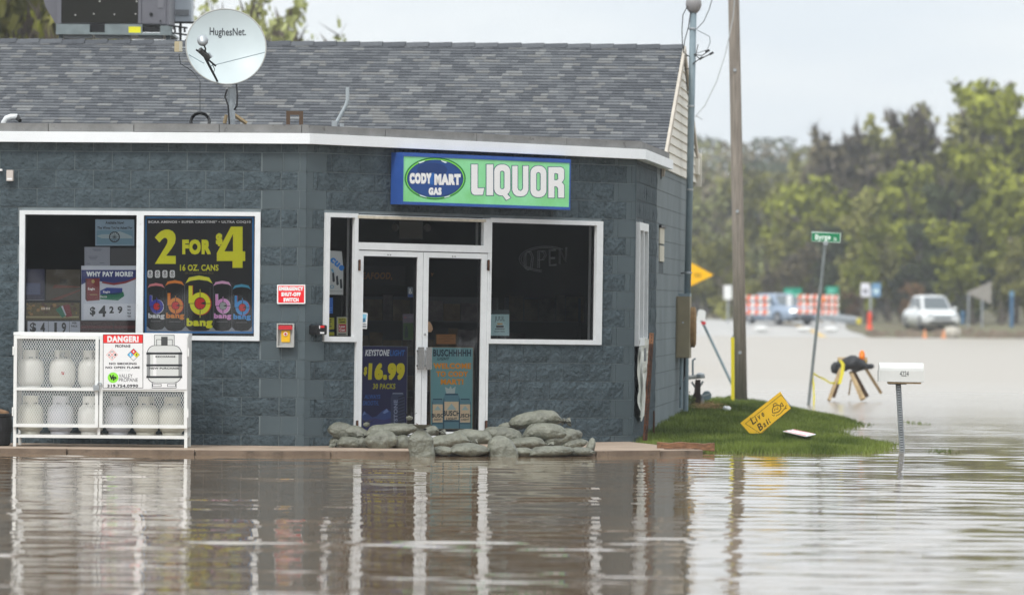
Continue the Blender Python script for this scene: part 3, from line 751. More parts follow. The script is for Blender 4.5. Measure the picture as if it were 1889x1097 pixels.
for (a, c, g0, g1, hinge_x) in ((jl_+.004, jm-.004, u(WB, 666.5, 600)[0], u(WB, 767, 600)[0], jl_), (jm+.004, jr_-.004, u(WB, 787, 600)[0], u(WB, 885, 600)[0], jr_)):
    zg0, zg1 = u(WB, 776, 796)[1], u(WB, 776, 474.5)[1]
    d_ = bars(WB, [(a, zb_, g0, ztop), (g1, zb_, c, ztop), (g0, zb_, g1, zg0), (g0, zg1, g1, ztop)], -.022, .03, m_white, 'door', shop)
    mb = MB()
    for q in ((g0, zg0, g1, zg0+.01), (g0, zg1-.01, g1, zg1), (g0, zg0+.01, g0+.01, zg1-.01), (g1-.01, zg0+.01, g1, zg1-.01)): mb.box(q[0], -.004, q[1], q[2], .02, q[3], m_black)
    mb.build('gasket', d_, WB.M()); pane(WB, g0, zg0, g1, zg1, d_, -.012)
    zh0, zh1 = u(WB, 776, 681)[1], u(WB, 776, 640)[1]; hx = c-.055 if c < jm else a+.055; sgn = -1 if c < jm else 1
    mb = MB(); mb.box(hx-.042, -.075, zh0, hx+.042, -.066, zh1, m_chrome)
    mb.box(hx-.02, -.066, zh0+.03, hx+.02, -.022, zh0+.05, m_chrome); mb.box(hx-.02, -.066, zh1-.05, hx+.02, -.022, zh1-.03, m_chrome); mb.build('handle', d_, WB.M())
    for py in (489, 785):
        zh = u(WB, hinge_x and (657 if hinge_x == jl_ else 895), py)[1]
        mb = MB(); mb.tube([(hinge_x, -.04, zh-.06), (hinge_x, -.04, zh+.06)], .011, m_rust, 8); mb.box(hinge_x-.012, -.032, zh-.055, hinge_x+.012, -.024, zh+.055, m_black); mb.build('hinge', d_, WB.M())
    mb = MB()
    xm = (g0+g1)/2 - .05
    for k in (0, 1): mb.box(xm+k*.035, -.0245, ztop-.045, xm+k*.035+.012, -.022, ztop-.033, m_black)
    mb.build('screw_hole', d_, WB.M())
mb = MB(); zl = u(WB, 779, 616)[1]; mb.lathe([(.0, -.012), (.013, -.010), (.015, 0)], (jm+.035, -.022, zl), m_chrome, 10, 'Y'); mb.build('door_lock', shop, WB.M())
# side window, seen edge-on: deep white frame
g = SWN; fw = .09
window(WS, g, [(g[0]+fw, g[1]+fw, (g[0]+g[2])/2-.05, g[3]-fw), ((g[0]+g[2])/2+.05, g[1]+fw, g[2]-fw, g[3]-fw)], .1, -.055)
# beige vent block in the smooth wall
mb = MB(); za, zb2 = u(WS, 1218, 482)[1], u(WS, 1218, 420)[1]; m_vent = mat('beige_vent', (.52, .49, .40), .7, .1)
mb.box(5.32, -.012, za, 6.33, .02, (za+zb2)/2-.012, m_vent); mb.box(5.32, -.012, (za+zb2)/2+.012, 6.33, .02, zb2, m_vent); mb.build('wall_vent', shop, WS.M())
mb = MB(); mb.box(5.28, -.03, zb2, 6.38, .02, zb2+.03, m_black); mb.build('vent_lintel', shop, WS.M())
# ================================================================== SIGNS AND POSTERS
c_white = P('white', 236, 238, 236); c_black = P('black', 12, 12, 14); c_ink = P('ink', 28, 30, 34)
# lit-box sign over the doors
so_ = .20
m_signblue = mat('sign_can_blue', (.030, .095, .36), .45, .10, 4, dirt_or_shade=((.45, .45, .45), 26, .70))
c_green = mat('print_sign_green', (.22, .66, .24), .45, .06, 2, col2=(.30, .74, .42)); c_navy = mat('print_navy', (.018, .06, .20), .4, .35, 9)
a = WB.uv(742, 284, so_); b = WB.uv(1050.5, 384, so_); sa, sb = a[0], b[0]
sz1 = (a[1] + WB.uv(1050, 291, so_)[1])/2; sz0 = (WB.uv(742, 380, so_)[1] + b[1])/2
mb = MB(); w_, h_ = sb-sa, sz1-sz0
mb.box(0, .008, 0, w_, so_-.02, h_, m_signblue)
for q in ((0, 0, w_, .030), (0, h_-.042, w_, h_), (0, .030, .012, h_-.042), (w_-.012, .030, w_, h_-.042)): mb.box(q[0], -.012, q[1], q[2], .008, q[3], m_signblue)
sg = mb.build('shop_sign', None, WB.M(sa, sz0, so_)); tag(sg, 'green and blue light-box sign reading liquor, mounted on the wall above the double doors', 'sign')
zo, zs = (710, 265), 5.397
pr = Print(WB, zo, zs, so_); f = MB(); f.box(.012, -.004, .030, w_-.012, .007, h_-.042, c_green); f.build('sign_face', sg, WB.M(sa, sz0, so_))
pr.out = so_ + .004
pr.ell(500, 347, 305, 211, P('oval_rim', 30, 110, 50), 1, 40); pr.ell(500, 347, 290, 197, P('oval_rim2', 120, 200, 60), 1.5, 40); pr.ell(500, 349, 282, 190, c_navy, 2, 40)
pr.ell(500, 350, 262, 172, P('oval_mid', 26, 62, 120), 2.3, 40); pr.ell(470, 260, 150, 70, P('oval_sheen', 22, 50, 100), 2.6, 24)
pr.poly([(330, 185), (400, 168), (390, 180), (345, 198)], P('gleam', 190, 215, 240), 3); pr.poly([(560, 165), (620, 185), (600, 195), (560, 175)], P('gleam', 190, 215, 240), 3)
pr.poly([(340, 505), (400, 525), (420, 540), (350, 520)], P('gleam', 190, 215, 240), 3); pr.poly([(590, 530), (650, 515), (640, 528), (590, 540)], P('gleam', 190, 215, 240), 3)
pr.ell(475, 350, 60, 60, P('oval_blue', 30, 84, 150), 3)
cW = P('sign_letter', 225, 240, 250)
for st, x0, x1 in (('CODY', 243, 462), ('MART', 490, 752)): pr.text(st, x0, 292 + (x0 > 400)*10, x1, 400 + (x0 > 400)*12, cW, 4.5, .085, 0, .022, c_navy)
pr.text('GAS', 433, 437, 562, 512, cW, 4.5, .075, 0, .02, c_navy)
# the six big letters, drawn as outlines: 0..1 wide, 0..1 tall (y up)
def rr(x0, y0, x1, y1, r, k=5):
    o = []
    for cx, cy, a0 in ((x1-r, y0+r, -pi/2), (x1-r, y1-r, 0), (x0+r, y1-r, pi/2), (x0+r, y0+r, pi)):
        for i in range(k+1): o.append((cx + r*math.cos(a0+pi/2*i/k), cy + r*math.sin(a0+pi/2*i/k)))
    return o
W_ = .50
big = {'L': ([[(0, 1), (.21, 1), (.21, .22), (.43, .22), (.38, .0), (.10, 0), (.03, .04), (0, .12)]], 858, 988, 207, 510),
 'I': ([[(0, 0), (.21, 0), (.21, 1), (0, 1)]], 1010, 1077, 208, 514),
 'U': ([[(0, 1), (.17, 1), (.17, .26), (.20, .2), (.26, .17), (.31, .2), (.34, .26), (.34, 1), (.51, 1), (.51, .2), (.46, .08), (.38, .01), (.26, -.01), (.13, .01), (.05, .08), (0, .2)]], 1266, 1427, 222, 526),
 'O': ([rr(0, 0, .5, 1, .22), rr(.18, .20, .32, .80, .07)], 1448, 1606, 222, 534),
 'Q': ([rr(0, 0, .5, 1, .22), rr(.18, .20, .32, .80, .07)], 1087, 1246, 208, 516),
 'R': ([[(0, 0), (0, 1), (.38, 1), (.46, .97), (.5, .9), (.5, .62), (.46, .54), (.42, .5), (.47, .46), (.5, .4), (.5, 0), (.31, 0), (.31, .30), (.27, .36), (.19, .38), (.19, 0)], [(.19, .80), (.19, .57), (.27, .57), (.31, .61), (.31, .77), (.27, .80)]], 1626, 1783, 234, 538)}
cL = P('big_letter', 240, 240, 240); cO = P('letter_outline', 50, 80, 100)
for k, (lp, x0, x1, y0, y1) in big.items():
    vs, fs = shape_mesh(lp); bx = (min(v.x for v in vs), max(v.x for v in vs), min(v.y for v in vs), max(v.y for v in vs))
    pr.fit(vs, fs, x0, y0, x1, y1, cL, 3, 0, bx)
    vs, fs = shape_mesh(lp, .022); pr.fit(vs, fs, x0, y0, x1, y1, cO, 2, 0, bx)
tail = [(1165, 508), (1215, 500), (1250, 540), (1207, 562)]
pr.poly([(1158, 505), (1222, 490), (1258, 541), (1204, 571)], cO, 2.1); pr.poly(tail, cL, 3.1)
pr.build('lettering', sg)

# tall red sign by the switch
o, pr = sheet(WL, (500, 510), 7.317, 80, 108, 463, 368, .035, c_white, 'warning_sign', 'red and white emergency shut-off switch sign on the slate block pier', 'sign', pts=[(88, 368), (456, 368), (463, 360), (463, 116), (456, 108), (88, 108), (80, 116), (80, 360)])
pr.rect(97, 125, 446, 352, P('sign_red', 205, 24, 34), 1)
pr.text('EMERGENCY', 106, 137, 436, 190, c_white, 2, .075); pr.text('SHUT-OFF', 139, 211, 400, 266, c_white, 2, .075); pr.text('SWITCH', 168, 286, 372, 340, c_white, 2, .075)
pr.build('lettering', o)
# emergency switch box
a = WL.uv(512, 640); b = WL.uv(544, 596.5); w_, h_ = b[0]-a[0], b[1]-a[1]
m_clear = glass('clear_plastic_cover', (.78, .78, .76)); m_frost = mat('frosted_plastic', (.42, .42, .40), .35)
sw_ = thing('emergency_switch', 'clear plastic covered emergency switch with red hood and yellow plate below the red sign', 'switch', WL.M(a[0], a[1], .03))
mb = MB(); mb.prism(rr(0, 0, w_, h_, .02), -.012, .03, m_frost); kid(mb, 'back_box', sw_)
mb = MB(); mb.prism(rr(.045, .055, w_-.045, h_-.075, .008), -.024, -.012, P('switch_yellow', 226, 160, 20)); kid(mb, 'yellow_plate', sw_)
mb = MB(); mb.prism([(.02, h_-.065), (w_-.02, h_-.065), (w_-.012, h_-.045), (w_-.025, h_-.02), (.025, h_-.02), (.012, h_-.045)], -.055, -.012, mat('red_plastic', (.55, .03, .04), .3)); kid(mb, 'red_hood', sw_)
mb = MB(); mb.lathe([(.022, -.034), (.022, -.024)], (w_/2, 0, h_*.56), P('pale_pink', 220, 190, 185), 14, 'Y'); mb.lathe([(.011, -.042), (.011, -.034)], (w_/2, 0, h_*.56), mat('red_plastic', (.55, .03, .04)), 12, 'Y'); kid(mb, 'push_button', sw_)
mb = MB()
for q in ((0, 0, w_, .018), (0, h_-.012, w_, h_), (0, .018, .014, h_-.012), (w_-.014, .018, w_, h_-.012)): mb.box(q[0], -.060, q[1], q[2], -.014, q[3], m_frost)
kid(mb, 'cover_rim', sw_)
# black call box at the corner
a = WB.uv(576, 617, .05); hz = a[1]
cb = thing('alarm_box', 'small black box with red light on the wall beside the narrow sidelight', 'alarm box', WB.M(.05, hz, .0))
mb = MB(); mb.prism(rr(0, 0, .155, .105, .02), -.12, -.01, m_black); kid(mb, 'housing', cb)
mb = MB(); mb.box(.06, -.125, .075, .115, -.12, .098, P('lamp_red', 200, 30, 30)); kid(mb, 'red_lamp', cb)
mb = MB(); mb.box(.06, -.124, .012, .115, -.12, .030, c_white); mb.box(.044, -.124, .065, .055, -.12, .098, c_white); kid(mb, 'white_plate', cb)
# pale wall light high on the left
a = WL.uv(14, 334); b = WL.uv(26, 314)
wl = thing('wall_light', 'small pale box light high on the left block wall', 'wall light', WL.M(a[0], a[1], .03)); w_, h_ = b[0]-a[0], b[1]-a[1]
mb = MB(); mb.prism(rr(0, .0, w_, h_, .006), -.05, .03, mat('pale_plastic', (.55, .50, .46), .5)); kid(mb, 'housing', wl)
mb = MB(); mb.box(.008, -.053, .012, w_-.008, -.05, .030, c_white); kid(mb, 'lens', wl)
mb = MB(); mb.box(-.085, -.012, h_-.01, -.055, .03, h_+.012, c_white); kid(mb, 'clip', wl)

# --- left window, left pane: cards and posters behind the glass
IO = -.042
ZO, ZS = (35, 385), 4.57
pb = P('poster_greyblue', 122, 142, 158)
o, pr = sheet(WL, ZO, ZS, 643, 90, 972, 312, IO, pb, 'wine_poster', 'pale blue wines poster with a wheel drawing, top right in the dark window pane', 'poster')
pr.rect(655, 180, 960, 300, P('poster_lake', 100, 130, 145), 1); pr.poly([(760, 215), (850, 190), (950, 230), (960, 250), (700, 250), (655, 230), (700, 215)], P('poster_hill', 140, 155, 160), 1.5)
pr.text('Available Now!', 730, 105, 886, 130, c_ink, 2, .03); pr.text("The Wines You've Asked For", 660, 148, 958, 172, c_ink, 2, .03)
pr.ring(805, 238, 46, 46, 9, c_ink, 2); 
for k in range(6): 
    an = k*pi/6; pr.poly([(805+44*math.cos(an)-2*math.sin(an), 238+44*math.sin(an)+2*math.cos(an)), (805-44*math.cos(an)-2*math.sin(an), 238-44*math.sin(an)+2*math.cos(an)), (805-44*math.cos(an)+2*math.sin(an), 238-44*math.sin(an)-2*math.cos(an)), (805+44*math.cos(an)+2*math.sin(an), 238+44*math.sin(an)-2*math.cos(an))], P('wheel_spoke', 60, 70, 78), 2.5)
pr.build('print', o)
o, pr = sheet(WL, ZO, ZS, 552, 322, 768, 482, IO-.004, P('grey_paper', 128, 132, 142), 'paper_notice', 'plain grey paper notice under the blue wines poster', 'notice')
for y, x0, x1 in ((340, 620, 700), (350, 630, 690), (400, 585, 665), (412, 590, 660), (424, 600, 650), (460, 575, 600), (455, 680, 720)): pr.rect(x0, y, x1, y+4, P('paper_line', 84, 88, 98), 1)
pr.build('print', o)
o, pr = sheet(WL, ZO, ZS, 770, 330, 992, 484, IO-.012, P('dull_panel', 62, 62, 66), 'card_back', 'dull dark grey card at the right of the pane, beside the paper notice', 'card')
o, pr = sheet(WL, ZO, ZS, 525, 480, 990, 940, IO+.002, P('poster_offwhite', 176, 180, 188), 'price_poster', 'white and blue poster asking why pay more, priced 429', 'poster')
pr.poly([(527, 515), (988, 515), (988, 585), (900, 618), (800, 632), (680, 610), (600, 600), (527, 640)], P('poster_blue', 34, 44, 104), 1)
pr.poly([(700, 612), (800, 626), (900, 610), (988, 578), (988, 592), (900, 628), (800, 644), (700, 626)], P('swoosh_red', 120, 34, 42), 1.5)
pr.poly([(700, 628), (800, 646), (900, 630), (988, 596), (988, 606), (900, 642), (800, 654)], P('poster_offwhite', 176, 180, 188), 1.7)
pr.text('WHY PAY MORE?', 568, 528, 962, 572, P('poster_text', 200, 204, 212), 2, .06)
pr.poly([(560, 590), (680, 584), (680, 770), (572, 778)], P('pack_red', 112, 26, 30), 2); pr.poly([(560, 590), (572, 598), (572, 778), (560, 760)], P('pack_red_dark', 70, 18, 20), 2.2)
pr.ell(625, 612, 14, 16, P('pack_gold', 150, 130, 80), 3); pr.text('Eagle', 582, 664, 640, 690, c_white, 3, .03); pr.rect(600, 720, 660, 726, P('pack_gold', 150, 130, 80), 3)
pr.poly([(685, 690), (740, 664), (872, 668), (872, 705), (830, 722), (685, 722)], P('pack_blue', 40, 60, 130), 2); pr.text('Eagle', 710, 690, 768, 714, c_white, 3, .03)
pr.poly([(685, 722), (880, 700), (888, 735), (835, 772), (685, 762)], P('pack_green', 24, 104, 78), 2); pr.text('Eagle', 688, 732, 742, 752, c_white, 3, .02)
pr.rect(545, 800, 985, 930, P('price_strip', 190, 192, 198), 2)
for s_, x0, x1, y0, y1 in (('$', 598, 645, 825, 905), ('4', 672, 735, 815, 910), ('2', 762, 800, 822, 880), ('9', 832, 872, 822, 880)): pr.text(s_, x0, y0, x1, y1, c_ink, 3, .04)
for s_, y in (('PER', 818), ('PACK', 845), ('PLUS', 872), ('TAX', 898)): pr.text(s_, 914, y, 944, y+14, c_ink, 3, .04)
pr.build('print', o)
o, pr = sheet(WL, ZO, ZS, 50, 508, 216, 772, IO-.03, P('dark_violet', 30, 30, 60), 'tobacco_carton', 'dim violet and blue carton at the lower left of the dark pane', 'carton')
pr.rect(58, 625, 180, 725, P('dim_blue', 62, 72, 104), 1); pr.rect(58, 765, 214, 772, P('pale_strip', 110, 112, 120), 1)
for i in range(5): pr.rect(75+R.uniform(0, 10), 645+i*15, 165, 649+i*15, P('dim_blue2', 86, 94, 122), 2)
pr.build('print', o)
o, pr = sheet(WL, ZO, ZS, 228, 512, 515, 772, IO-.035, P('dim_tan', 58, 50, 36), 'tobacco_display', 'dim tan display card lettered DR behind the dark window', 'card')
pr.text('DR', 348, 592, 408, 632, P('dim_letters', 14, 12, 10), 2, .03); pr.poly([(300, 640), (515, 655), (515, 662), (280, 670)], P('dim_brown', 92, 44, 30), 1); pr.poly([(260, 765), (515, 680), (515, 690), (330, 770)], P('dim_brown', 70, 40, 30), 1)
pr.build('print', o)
o, pr = sheet(WL, ZO, ZS, 55, 792, 510, 935, IO-.02, P('ad_olive', 84, 72, 30), 'pack_poster', 'yellow and brown strip poster with green and red packs above the 419 price card', 'poster')
for i in range(40):
    x, y = R.uniform(62, 490), R.uniform(800, 890); pr.ell(x, y, R.uniform(6, 18), R.uniform(6, 16), R.choice((P('ad_a', 120, 96, 30), P('ad_b', 70, 44, 20), P('ad_c', 140, 104, 50), P('ad_d', 92, 70, 40))), 1 + i*.02, 9)
pr.poly([(310, 850), (350, 820), (398, 900), (365, 918)], P('pack_green', 24, 104, 78), 3); pr.poly([(360, 815), (425, 805), (450, 905), (400, 915)], P('pack_red', 112, 26, 30), 3.2)
pr.poly([(355, 822), (370, 816), (400, 895), (392, 900)], P('poster_offwhite', 176, 180, 188), 3.4); pr.rect(58, 905, 505, 918, P('ad_strip', 150, 140, 100), 2)
for i, (x0, x1) in enumerate(((188, 200), (204, 222), (228, 244), (248, 262))): pr.rect(x0, 830, x1, 850, P('ad_word', 190, 180, 160), 3)
pr.build('print', o)
o, pr = sheet(WL, ZO, ZS, 72, 946, 515, 1040, IO+.001, P('price_strip2', 168, 172, 182), 'price_card', 'pale price card reading 4 19 just above the propane cage', 'price card')
for s_, x0, x1 in (('$', 92, 145), ('4', 180, 220), ('1', 298, 320), ('9', 360, 398)): pr.text(s_, x0, 958, x1, 1048, c_ink, 2, .03)
pr.text('PER', 448, 955, 488, 970, c_ink, 2, .03); pr.text('PACK', 442, 980, 494, 998, c_ink, 2, .03)
pr.rect(246, 948, 249, 1040, c_ink, 1.5); pr.rect(424, 948, 427, 1040, c_ink, 1.5)
pr.build('print', o)
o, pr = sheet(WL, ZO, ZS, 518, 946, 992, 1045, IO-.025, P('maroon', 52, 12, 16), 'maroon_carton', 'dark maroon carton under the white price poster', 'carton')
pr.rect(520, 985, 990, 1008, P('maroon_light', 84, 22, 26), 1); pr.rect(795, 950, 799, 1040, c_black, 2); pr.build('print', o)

# --- left window, right pane: the energy drink poster
ZO, ZS = (255, 380), 4.387
o, pr = sheet(WL, ZO, ZS, 52, 85, 935, 1030, IO, P('poster_edge_blue', 52, 128, 190), 'drink_poster', 'large black and yellow poster of five cans, two for four dollars', 'poster')
pr.rect(68, 100, 922, 1014, P('poster_black', 24, 24, 26), 1)
cy_ = P('poster_yellow', 222, 208, 30); cw_ = P('poster_white', 222, 224, 226)
pr.text('BCAA AMINOS • SUPER CREATINE* • ULTRA COQ10', 82, 118, 910, 142, cw_, 2, .045)
two = [(.02, 0), (1, 0), (1, .235), (.55, .235), (.80, .44), (.96, .60), (1.0, .74), (.97, .86), (.86, .95), (.68, 1.0), (.50, 1.0), (.30, .95), (.14, .86), (.02, .77), (.24, .62), (.34, .70), (.46, .76), (.56, .75), (.62, .69), (.60, .61), (.50, .49), (.34, .33)]
vs, fs = shape_mesh([two]); pr.fit(vs, fs, 134, 190, 304, 468, cy_, 2)
four = [(.55, 0), (.91, 0), (.91, .165), (1, .165), (1, .40), (.91, .40), (.91, 1), (.50, 1), (0, .36), (0, .165), (.55, .165)]
vs, fs = shape_mesh([four, [(.27, .40), (.57, .40), (.57, .82)]]); pr.fit(vs, fs, 636, 166, 866, 500, cy_, 2)
pr.text('FOR', 356, 270, 588, 392, cy_, 2, .065); pr.text('$', 628, 220, 682, 325, cy_, 2, .07)
pr.text('16 OZ. CANS', 338, 472, 650, 524, cy_, 2, .03); pr.text('OR ONE AT REGULAR PRICE', 378, 534, 608, 550, P('dim_gold', 110, 100, 50), 2, .0)
for i in range(4):
    x = 96 + i*60; pr.poly([(x-21, 530), (x-14, 519), (x+14, 519), (x+21, 530), (x+21, 570), (x+14, 580), (x-14, 580), (x-21, 570)], cw_, 2)
    pr.text('0', x-9, 528, x+9, 552, c_black, 3, .03); pr.rect(x-14, 558, x+14, 561, c_black, 3); pr.rect(x-12, 566, x+12, 569, c_black, 3)
# silvery lower band between the cans
pr.rect(68, 975, 922, 1014, P('poster_silver', 150, 154, 160), 1.3)
def can(x0, x1, y0, y1, lid, bc, core, word, layer, shadow=None):
    w_ = x1-x0; m = P('can_black', 14, 14, 16); edge = P('can_edge', 96, 100, 104)
    body = [(x0, y0+w_*.32), (x0+w_*.12, y0+w_*.10), (x1-w_*.12, y0+w_*.10), (x1, y0+w_*.32), (x1, y1-w_*.22), (x1-w_*.16, y1-w_*.05), (x0+w_*.5, y1), (x0+w_*.16, y1-w_*.05), (x0, y1-w_*.22)]
    pr.poly([(x0+(x-x0-w_/2)*1.03+w_/2, y) for x, y in body], edge, layer); pr.poly(body, m, layer+.2)
    pr.rect(x0+w_*.06, y0+w_*.5, x0+w_*.10, y1-w_*.4, P('can_sheen', 52, 54, 58), layer+.3); pr.rect(x1-w_*.12, y0+w_*.4, x1-w_*.09, y1-w_*.4, P('can_sheen', 52, 54, 58), layer+.3)
    pr.poly([(x0+w_*.02, y0+w_*.26), (x0+w_*.14, y0+w_*.05), (x0+w_*.5, y0-w_*.02), (x1-w_*.14, y0+w_*.05), (x1-w_*.02, y0+w_*.26), (x1-w_*.2, y0+w_*.17), (x0+w_*.5, y0+w_*.13), (x0+w_*.2, y0+w_*.17)], lid, layer+.4)
    cx = x0+w_*.54; cy = y1 - (y1-y0)*.505; r = w_*.37
    sh = shadow or P('bang_red', 190, 40, 30)
    pr.rect(cx-r-w_*.02, cy-r*1.72, cx-r+w_*.12, cy, sh, layer+.45); pr.rect(cx-r-w_*.04, cy-r*1.70, cx-r+w_*.10, cy, bc, layer+.5)
    pr.ell(cx+w_*.025, cy+w_*.01, r*1.03, r*1.10, sh, layer+.6); pr.ell(cx, cy, r, r*1.07, bc, layer+.7); pr.ell(cx, cy, r*.56, r*.60, m, layer+.8); pr.ell(cx, cy, r*.50, r*.54, core, layer+.9)
    pr.poly([(cx, cy), (cx+r*.48, cy-r*.20), (cx+r*.48, cy+r*.12)], m, layer+.95)
    for q in ((cx-r*1.25, cy-2, cx-r*.42, cy+2), (cx+r*.42, cy-2, cx+r*1.22, cy+2), (cx-2.5, cy-r*1.3, cx+2.5, cy-r*.45), (cx-2.5, cy+r*.45, cx+2.5, cy+r*1.3)): pr.rect(*q, m if q[2]-q[0] < 9 else m, layer+1)
    pr.rect(cx-2.5, cy+r*1.05, cx+2.5, cy+r*1.36, bc, layer+1.1); pr.rect(cx-2.5, cy-r*1.36, cx+2.5, cy-r*1.05, bc, layer+1.1)
    yb = y1 - (y1-y0)*(.225 if w_ < 200 else .055)
    pr.text('bang', x0+w_*.06, yb-w_*.36, x1-w_*.02, yb, word, layer+1.2, .055)
    pr.rect(x0+w_*.2, yb+w_*.08, x1-w_*.2, yb+w_*.105, P('can_small', 120, 120, 124), layer+1.2)
can(72, 216, 625, 1003, P('lid_red', 196, 120, 126), P('b_blue', 58, 60, 160), P('core_red', 190, 30, 34), cw_, 2, cw_)
can(216, 376, 602, 1012, P('lid_orange', 206, 126, 44), P('b_orange', 222, 130, 34), P('core_red', 190, 30, 34), P('b_orange', 222, 130, 34), 2)
can(604, 756, 607, 1012, P('lid_pink', 206, 160, 190), P('b_pink', 214, 150, 196), P('core_silver', 150, 156, 156), P('b_pink', 214, 150, 196), 2, cw_)
can(760, 914, 634, 1012, P('lid_teal', 70, 150, 178), P('b_sky', 72, 150, 214), P('core_red', 190, 30, 34), P('b_sky', 72, 150, 214), 2)
can(378, 606, 566, 1014, P('lid_yellow', 214, 206, 60), cy_, P('core_red', 190, 30, 34), cy_, 4)
pr.build('print', o)

# --- sidelight stickers
ZO, ZS = (590, 380), 4.218
o, pr = sheet(WB, ZO, ZS, 70, 348, 184, 690, -.05, P('poster_pale', 168, 172, 172), 'vape_poster', 'tall pale poster lettered cue with slanted dark pens in the sidelight', 'poster', pts=[(66, 688), (182, 690), (183, 480), (170, 352), (78, 346)])
def slant(st, x, y, w_, h_, ang, m):
    vs, fs = text_mesh(st, .05); ax_, bx_ = min(v.x for v in vs), max(v.x for v in vs); ay_, by_ = min(v.y for v in vs), max(v.y for v in vs); ca, sa2 = math.cos(ang), math.sin(ang)
    pr.put([pr.pt(x + (v.x-ax_)/(bx_-ax_)*w_*ca + (v.y-ay_)/(by_-ay_)*h_*sa2, y + (v.x-ax_)/(bx_-ax_)*w_*sa2 - (v.y-ay_)/(by_-ay_)*h_*ca) for v in vs], fs, m, 2)
slant('cue', 74, 425, 128, 42, .72, P('cue_blue', 30, 110, 180))
for x, y in ((104, 560), (134, 585), (163, 610)): pr.poly([(x-9, y-40), (x+6, y-44), (x+13, y+24), (x+4, y+32), (x-6, y+26)], P('pen_dark', 24, 34, 44), 2)
pr.poly([(85, 490), (100, 486), (112, 520), (95, 512)], P('cue_pale', 90, 140, 170), 2); pr.ring(94, 628, 16, 14, 5, P('cue_mid', 60, 120, 150), 2); pr.rect(80, 660, 175, 664, P('cue_small', 120, 130, 134), 2)
pr.build('print', o)
o, pr = sheet(WB, ZO, ZS, 58, 712, 102, 836, -.05, P('sticker_blue', 44, 96, 170), 'blue_sticker', 'plain blue sticker below the pale poster in the sidelight', 'sticker')
for y in (790, 805): pr.rect(64, y, 96, y+5, P('sticker_blue2', 90, 140, 200), 1)
pr.build('print', o)
o, pr = sheet(WB, ZO, ZS, 58, 868, 112, 1006, -.05, P('sticker_olive', 150, 150, 40), 'yellow_sticker', 'yellow lettered card low in the sidelight at its left edge', 'card')
for y in (880, 897, 914, 931): pr.rect(60, y, 100-R.uniform(0, 20), y+8, c_ink, 1)
pr.rect(58, 958, 112, 980, P('sticker_navy', 24, 40, 60), 1); pr.build('print', o)
o, pr = sheet(WB, ZO, ZS, 132, 862, 215, 1010, -.05, P('sticker_grey', 150, 152, 140), 'price_tag', 'red and yellow price card low in the sidelight at its right', 'card')
pr.rect(142, 870, 206, 915, P('sticker_olive', 150, 150, 40), 1); pr.rect(146, 918, 204, 978, P('sticker_red', 160, 40, 46), 1)
pr.text('BUY 2', 150, 876, 198, 890, c_ink, 2, .04); pr.rect(152, 898, 196, 906, c_ink, 2); pr.text('Low', 152, 926, 196, 946, c_white, 2, .04); pr.text('Cost', 152, 952, 196, 972, c_white, 2, .04); pr.rect(142, 992, 204, 1000, c_ink, 1)
pr.build('print', o)
# --- on and behind the door glass
DO = -.022
o, pr = sheet(WB, ZO, ZS, 312, 826, 372, 955, -.006, c_white, 'door_sticker', 'white and blue sticker on the edge of the left door glass', 'sticker', pts=[(312, 952), (366, 955), (372, 832), (340, 826), (312, 832)])
pr.poly([(318, 840), (364, 840), (360, 880), (318, 905)], P('stick_blue', 120, 180, 215), 1); pr.poly([(322, 880), (350, 870), (358, 900), (330, 905)], P('stick_teal', 60, 110, 140), 2)
for y in (915, 928, 938): pr.rect(320, y, 362, y+6, P('stick_ink', 70, 80, 90), 1)
pr.build('print', o)
o, pr = sheet(WB, ZO, ZS, 684, 630, 724, 710, DO, P('sign_grey', 90, 100, 108), 'access_sticker', 'small blue and grey wheelchair sticker high on the left door', 'sticker')
pr.rect(684, 685, 724, 710, P('sign_blue', 34, 60, 110), 1); pr.ring(704, 672, 10, 10, 3, c_white, 1); pr.ell(702, 648, 4, 5, c_white, 1); pr.rect(700, 652, 704, 668, c_white, 1); pr.build('print', o)
o, pr = sheet(WB, ZO, ZS, 645, 838, 726, 1042, DO-.004, P('card_lilac', 72, 66, 78), 'bottle_card', 'dim lilac and green card with a bottle on the left door glass', 'card')
pr.rect(648, 908, 726, 1038, P('card_green', 34, 62, 24), 1); pr.poly([(664, 950), (668, 930), (676, 930), (680, 950), (686, 965), (686, 1025), (660, 1025), (660, 965)], P('bottle_dark', 14, 30, 34), 2)
pr.ell(664, 866, 10, 6, P('card_ink', 110, 60, 70), 2); pr.rect(682, 862, 718, 868, P('card_line', 90, 90, 96), 2); pr.build('print', o)
o, pr = sheet(WB, ZO, ZS, 824, 896, 880, 980, DO, P('tan_card', 176, 146, 116), 'tan_patch', 'torn tan patch on the right door glass beside the lock', 'card', pts=[(824, 978), (866, 980), (880, 958), (874, 930), (856, 898), (840, 900), (824, 904)])
o, pr = sheet(WB, (650, 600), 5.223, 810, 84, 996, 180, DO, P('tan_notice', 120, 84, 46), 'tan_notice', 'tan paper notice taped above the pale blue poster on the right door', 'notice')
for y, x0, x1 in ((98, 840, 960), (112, 870, 940), (126, 830, 980), (146, 880, 935)): pr.rect(x0, y, x1, y+5, P('tan_line', 90, 60, 34), 1)
pr.build('print', o)
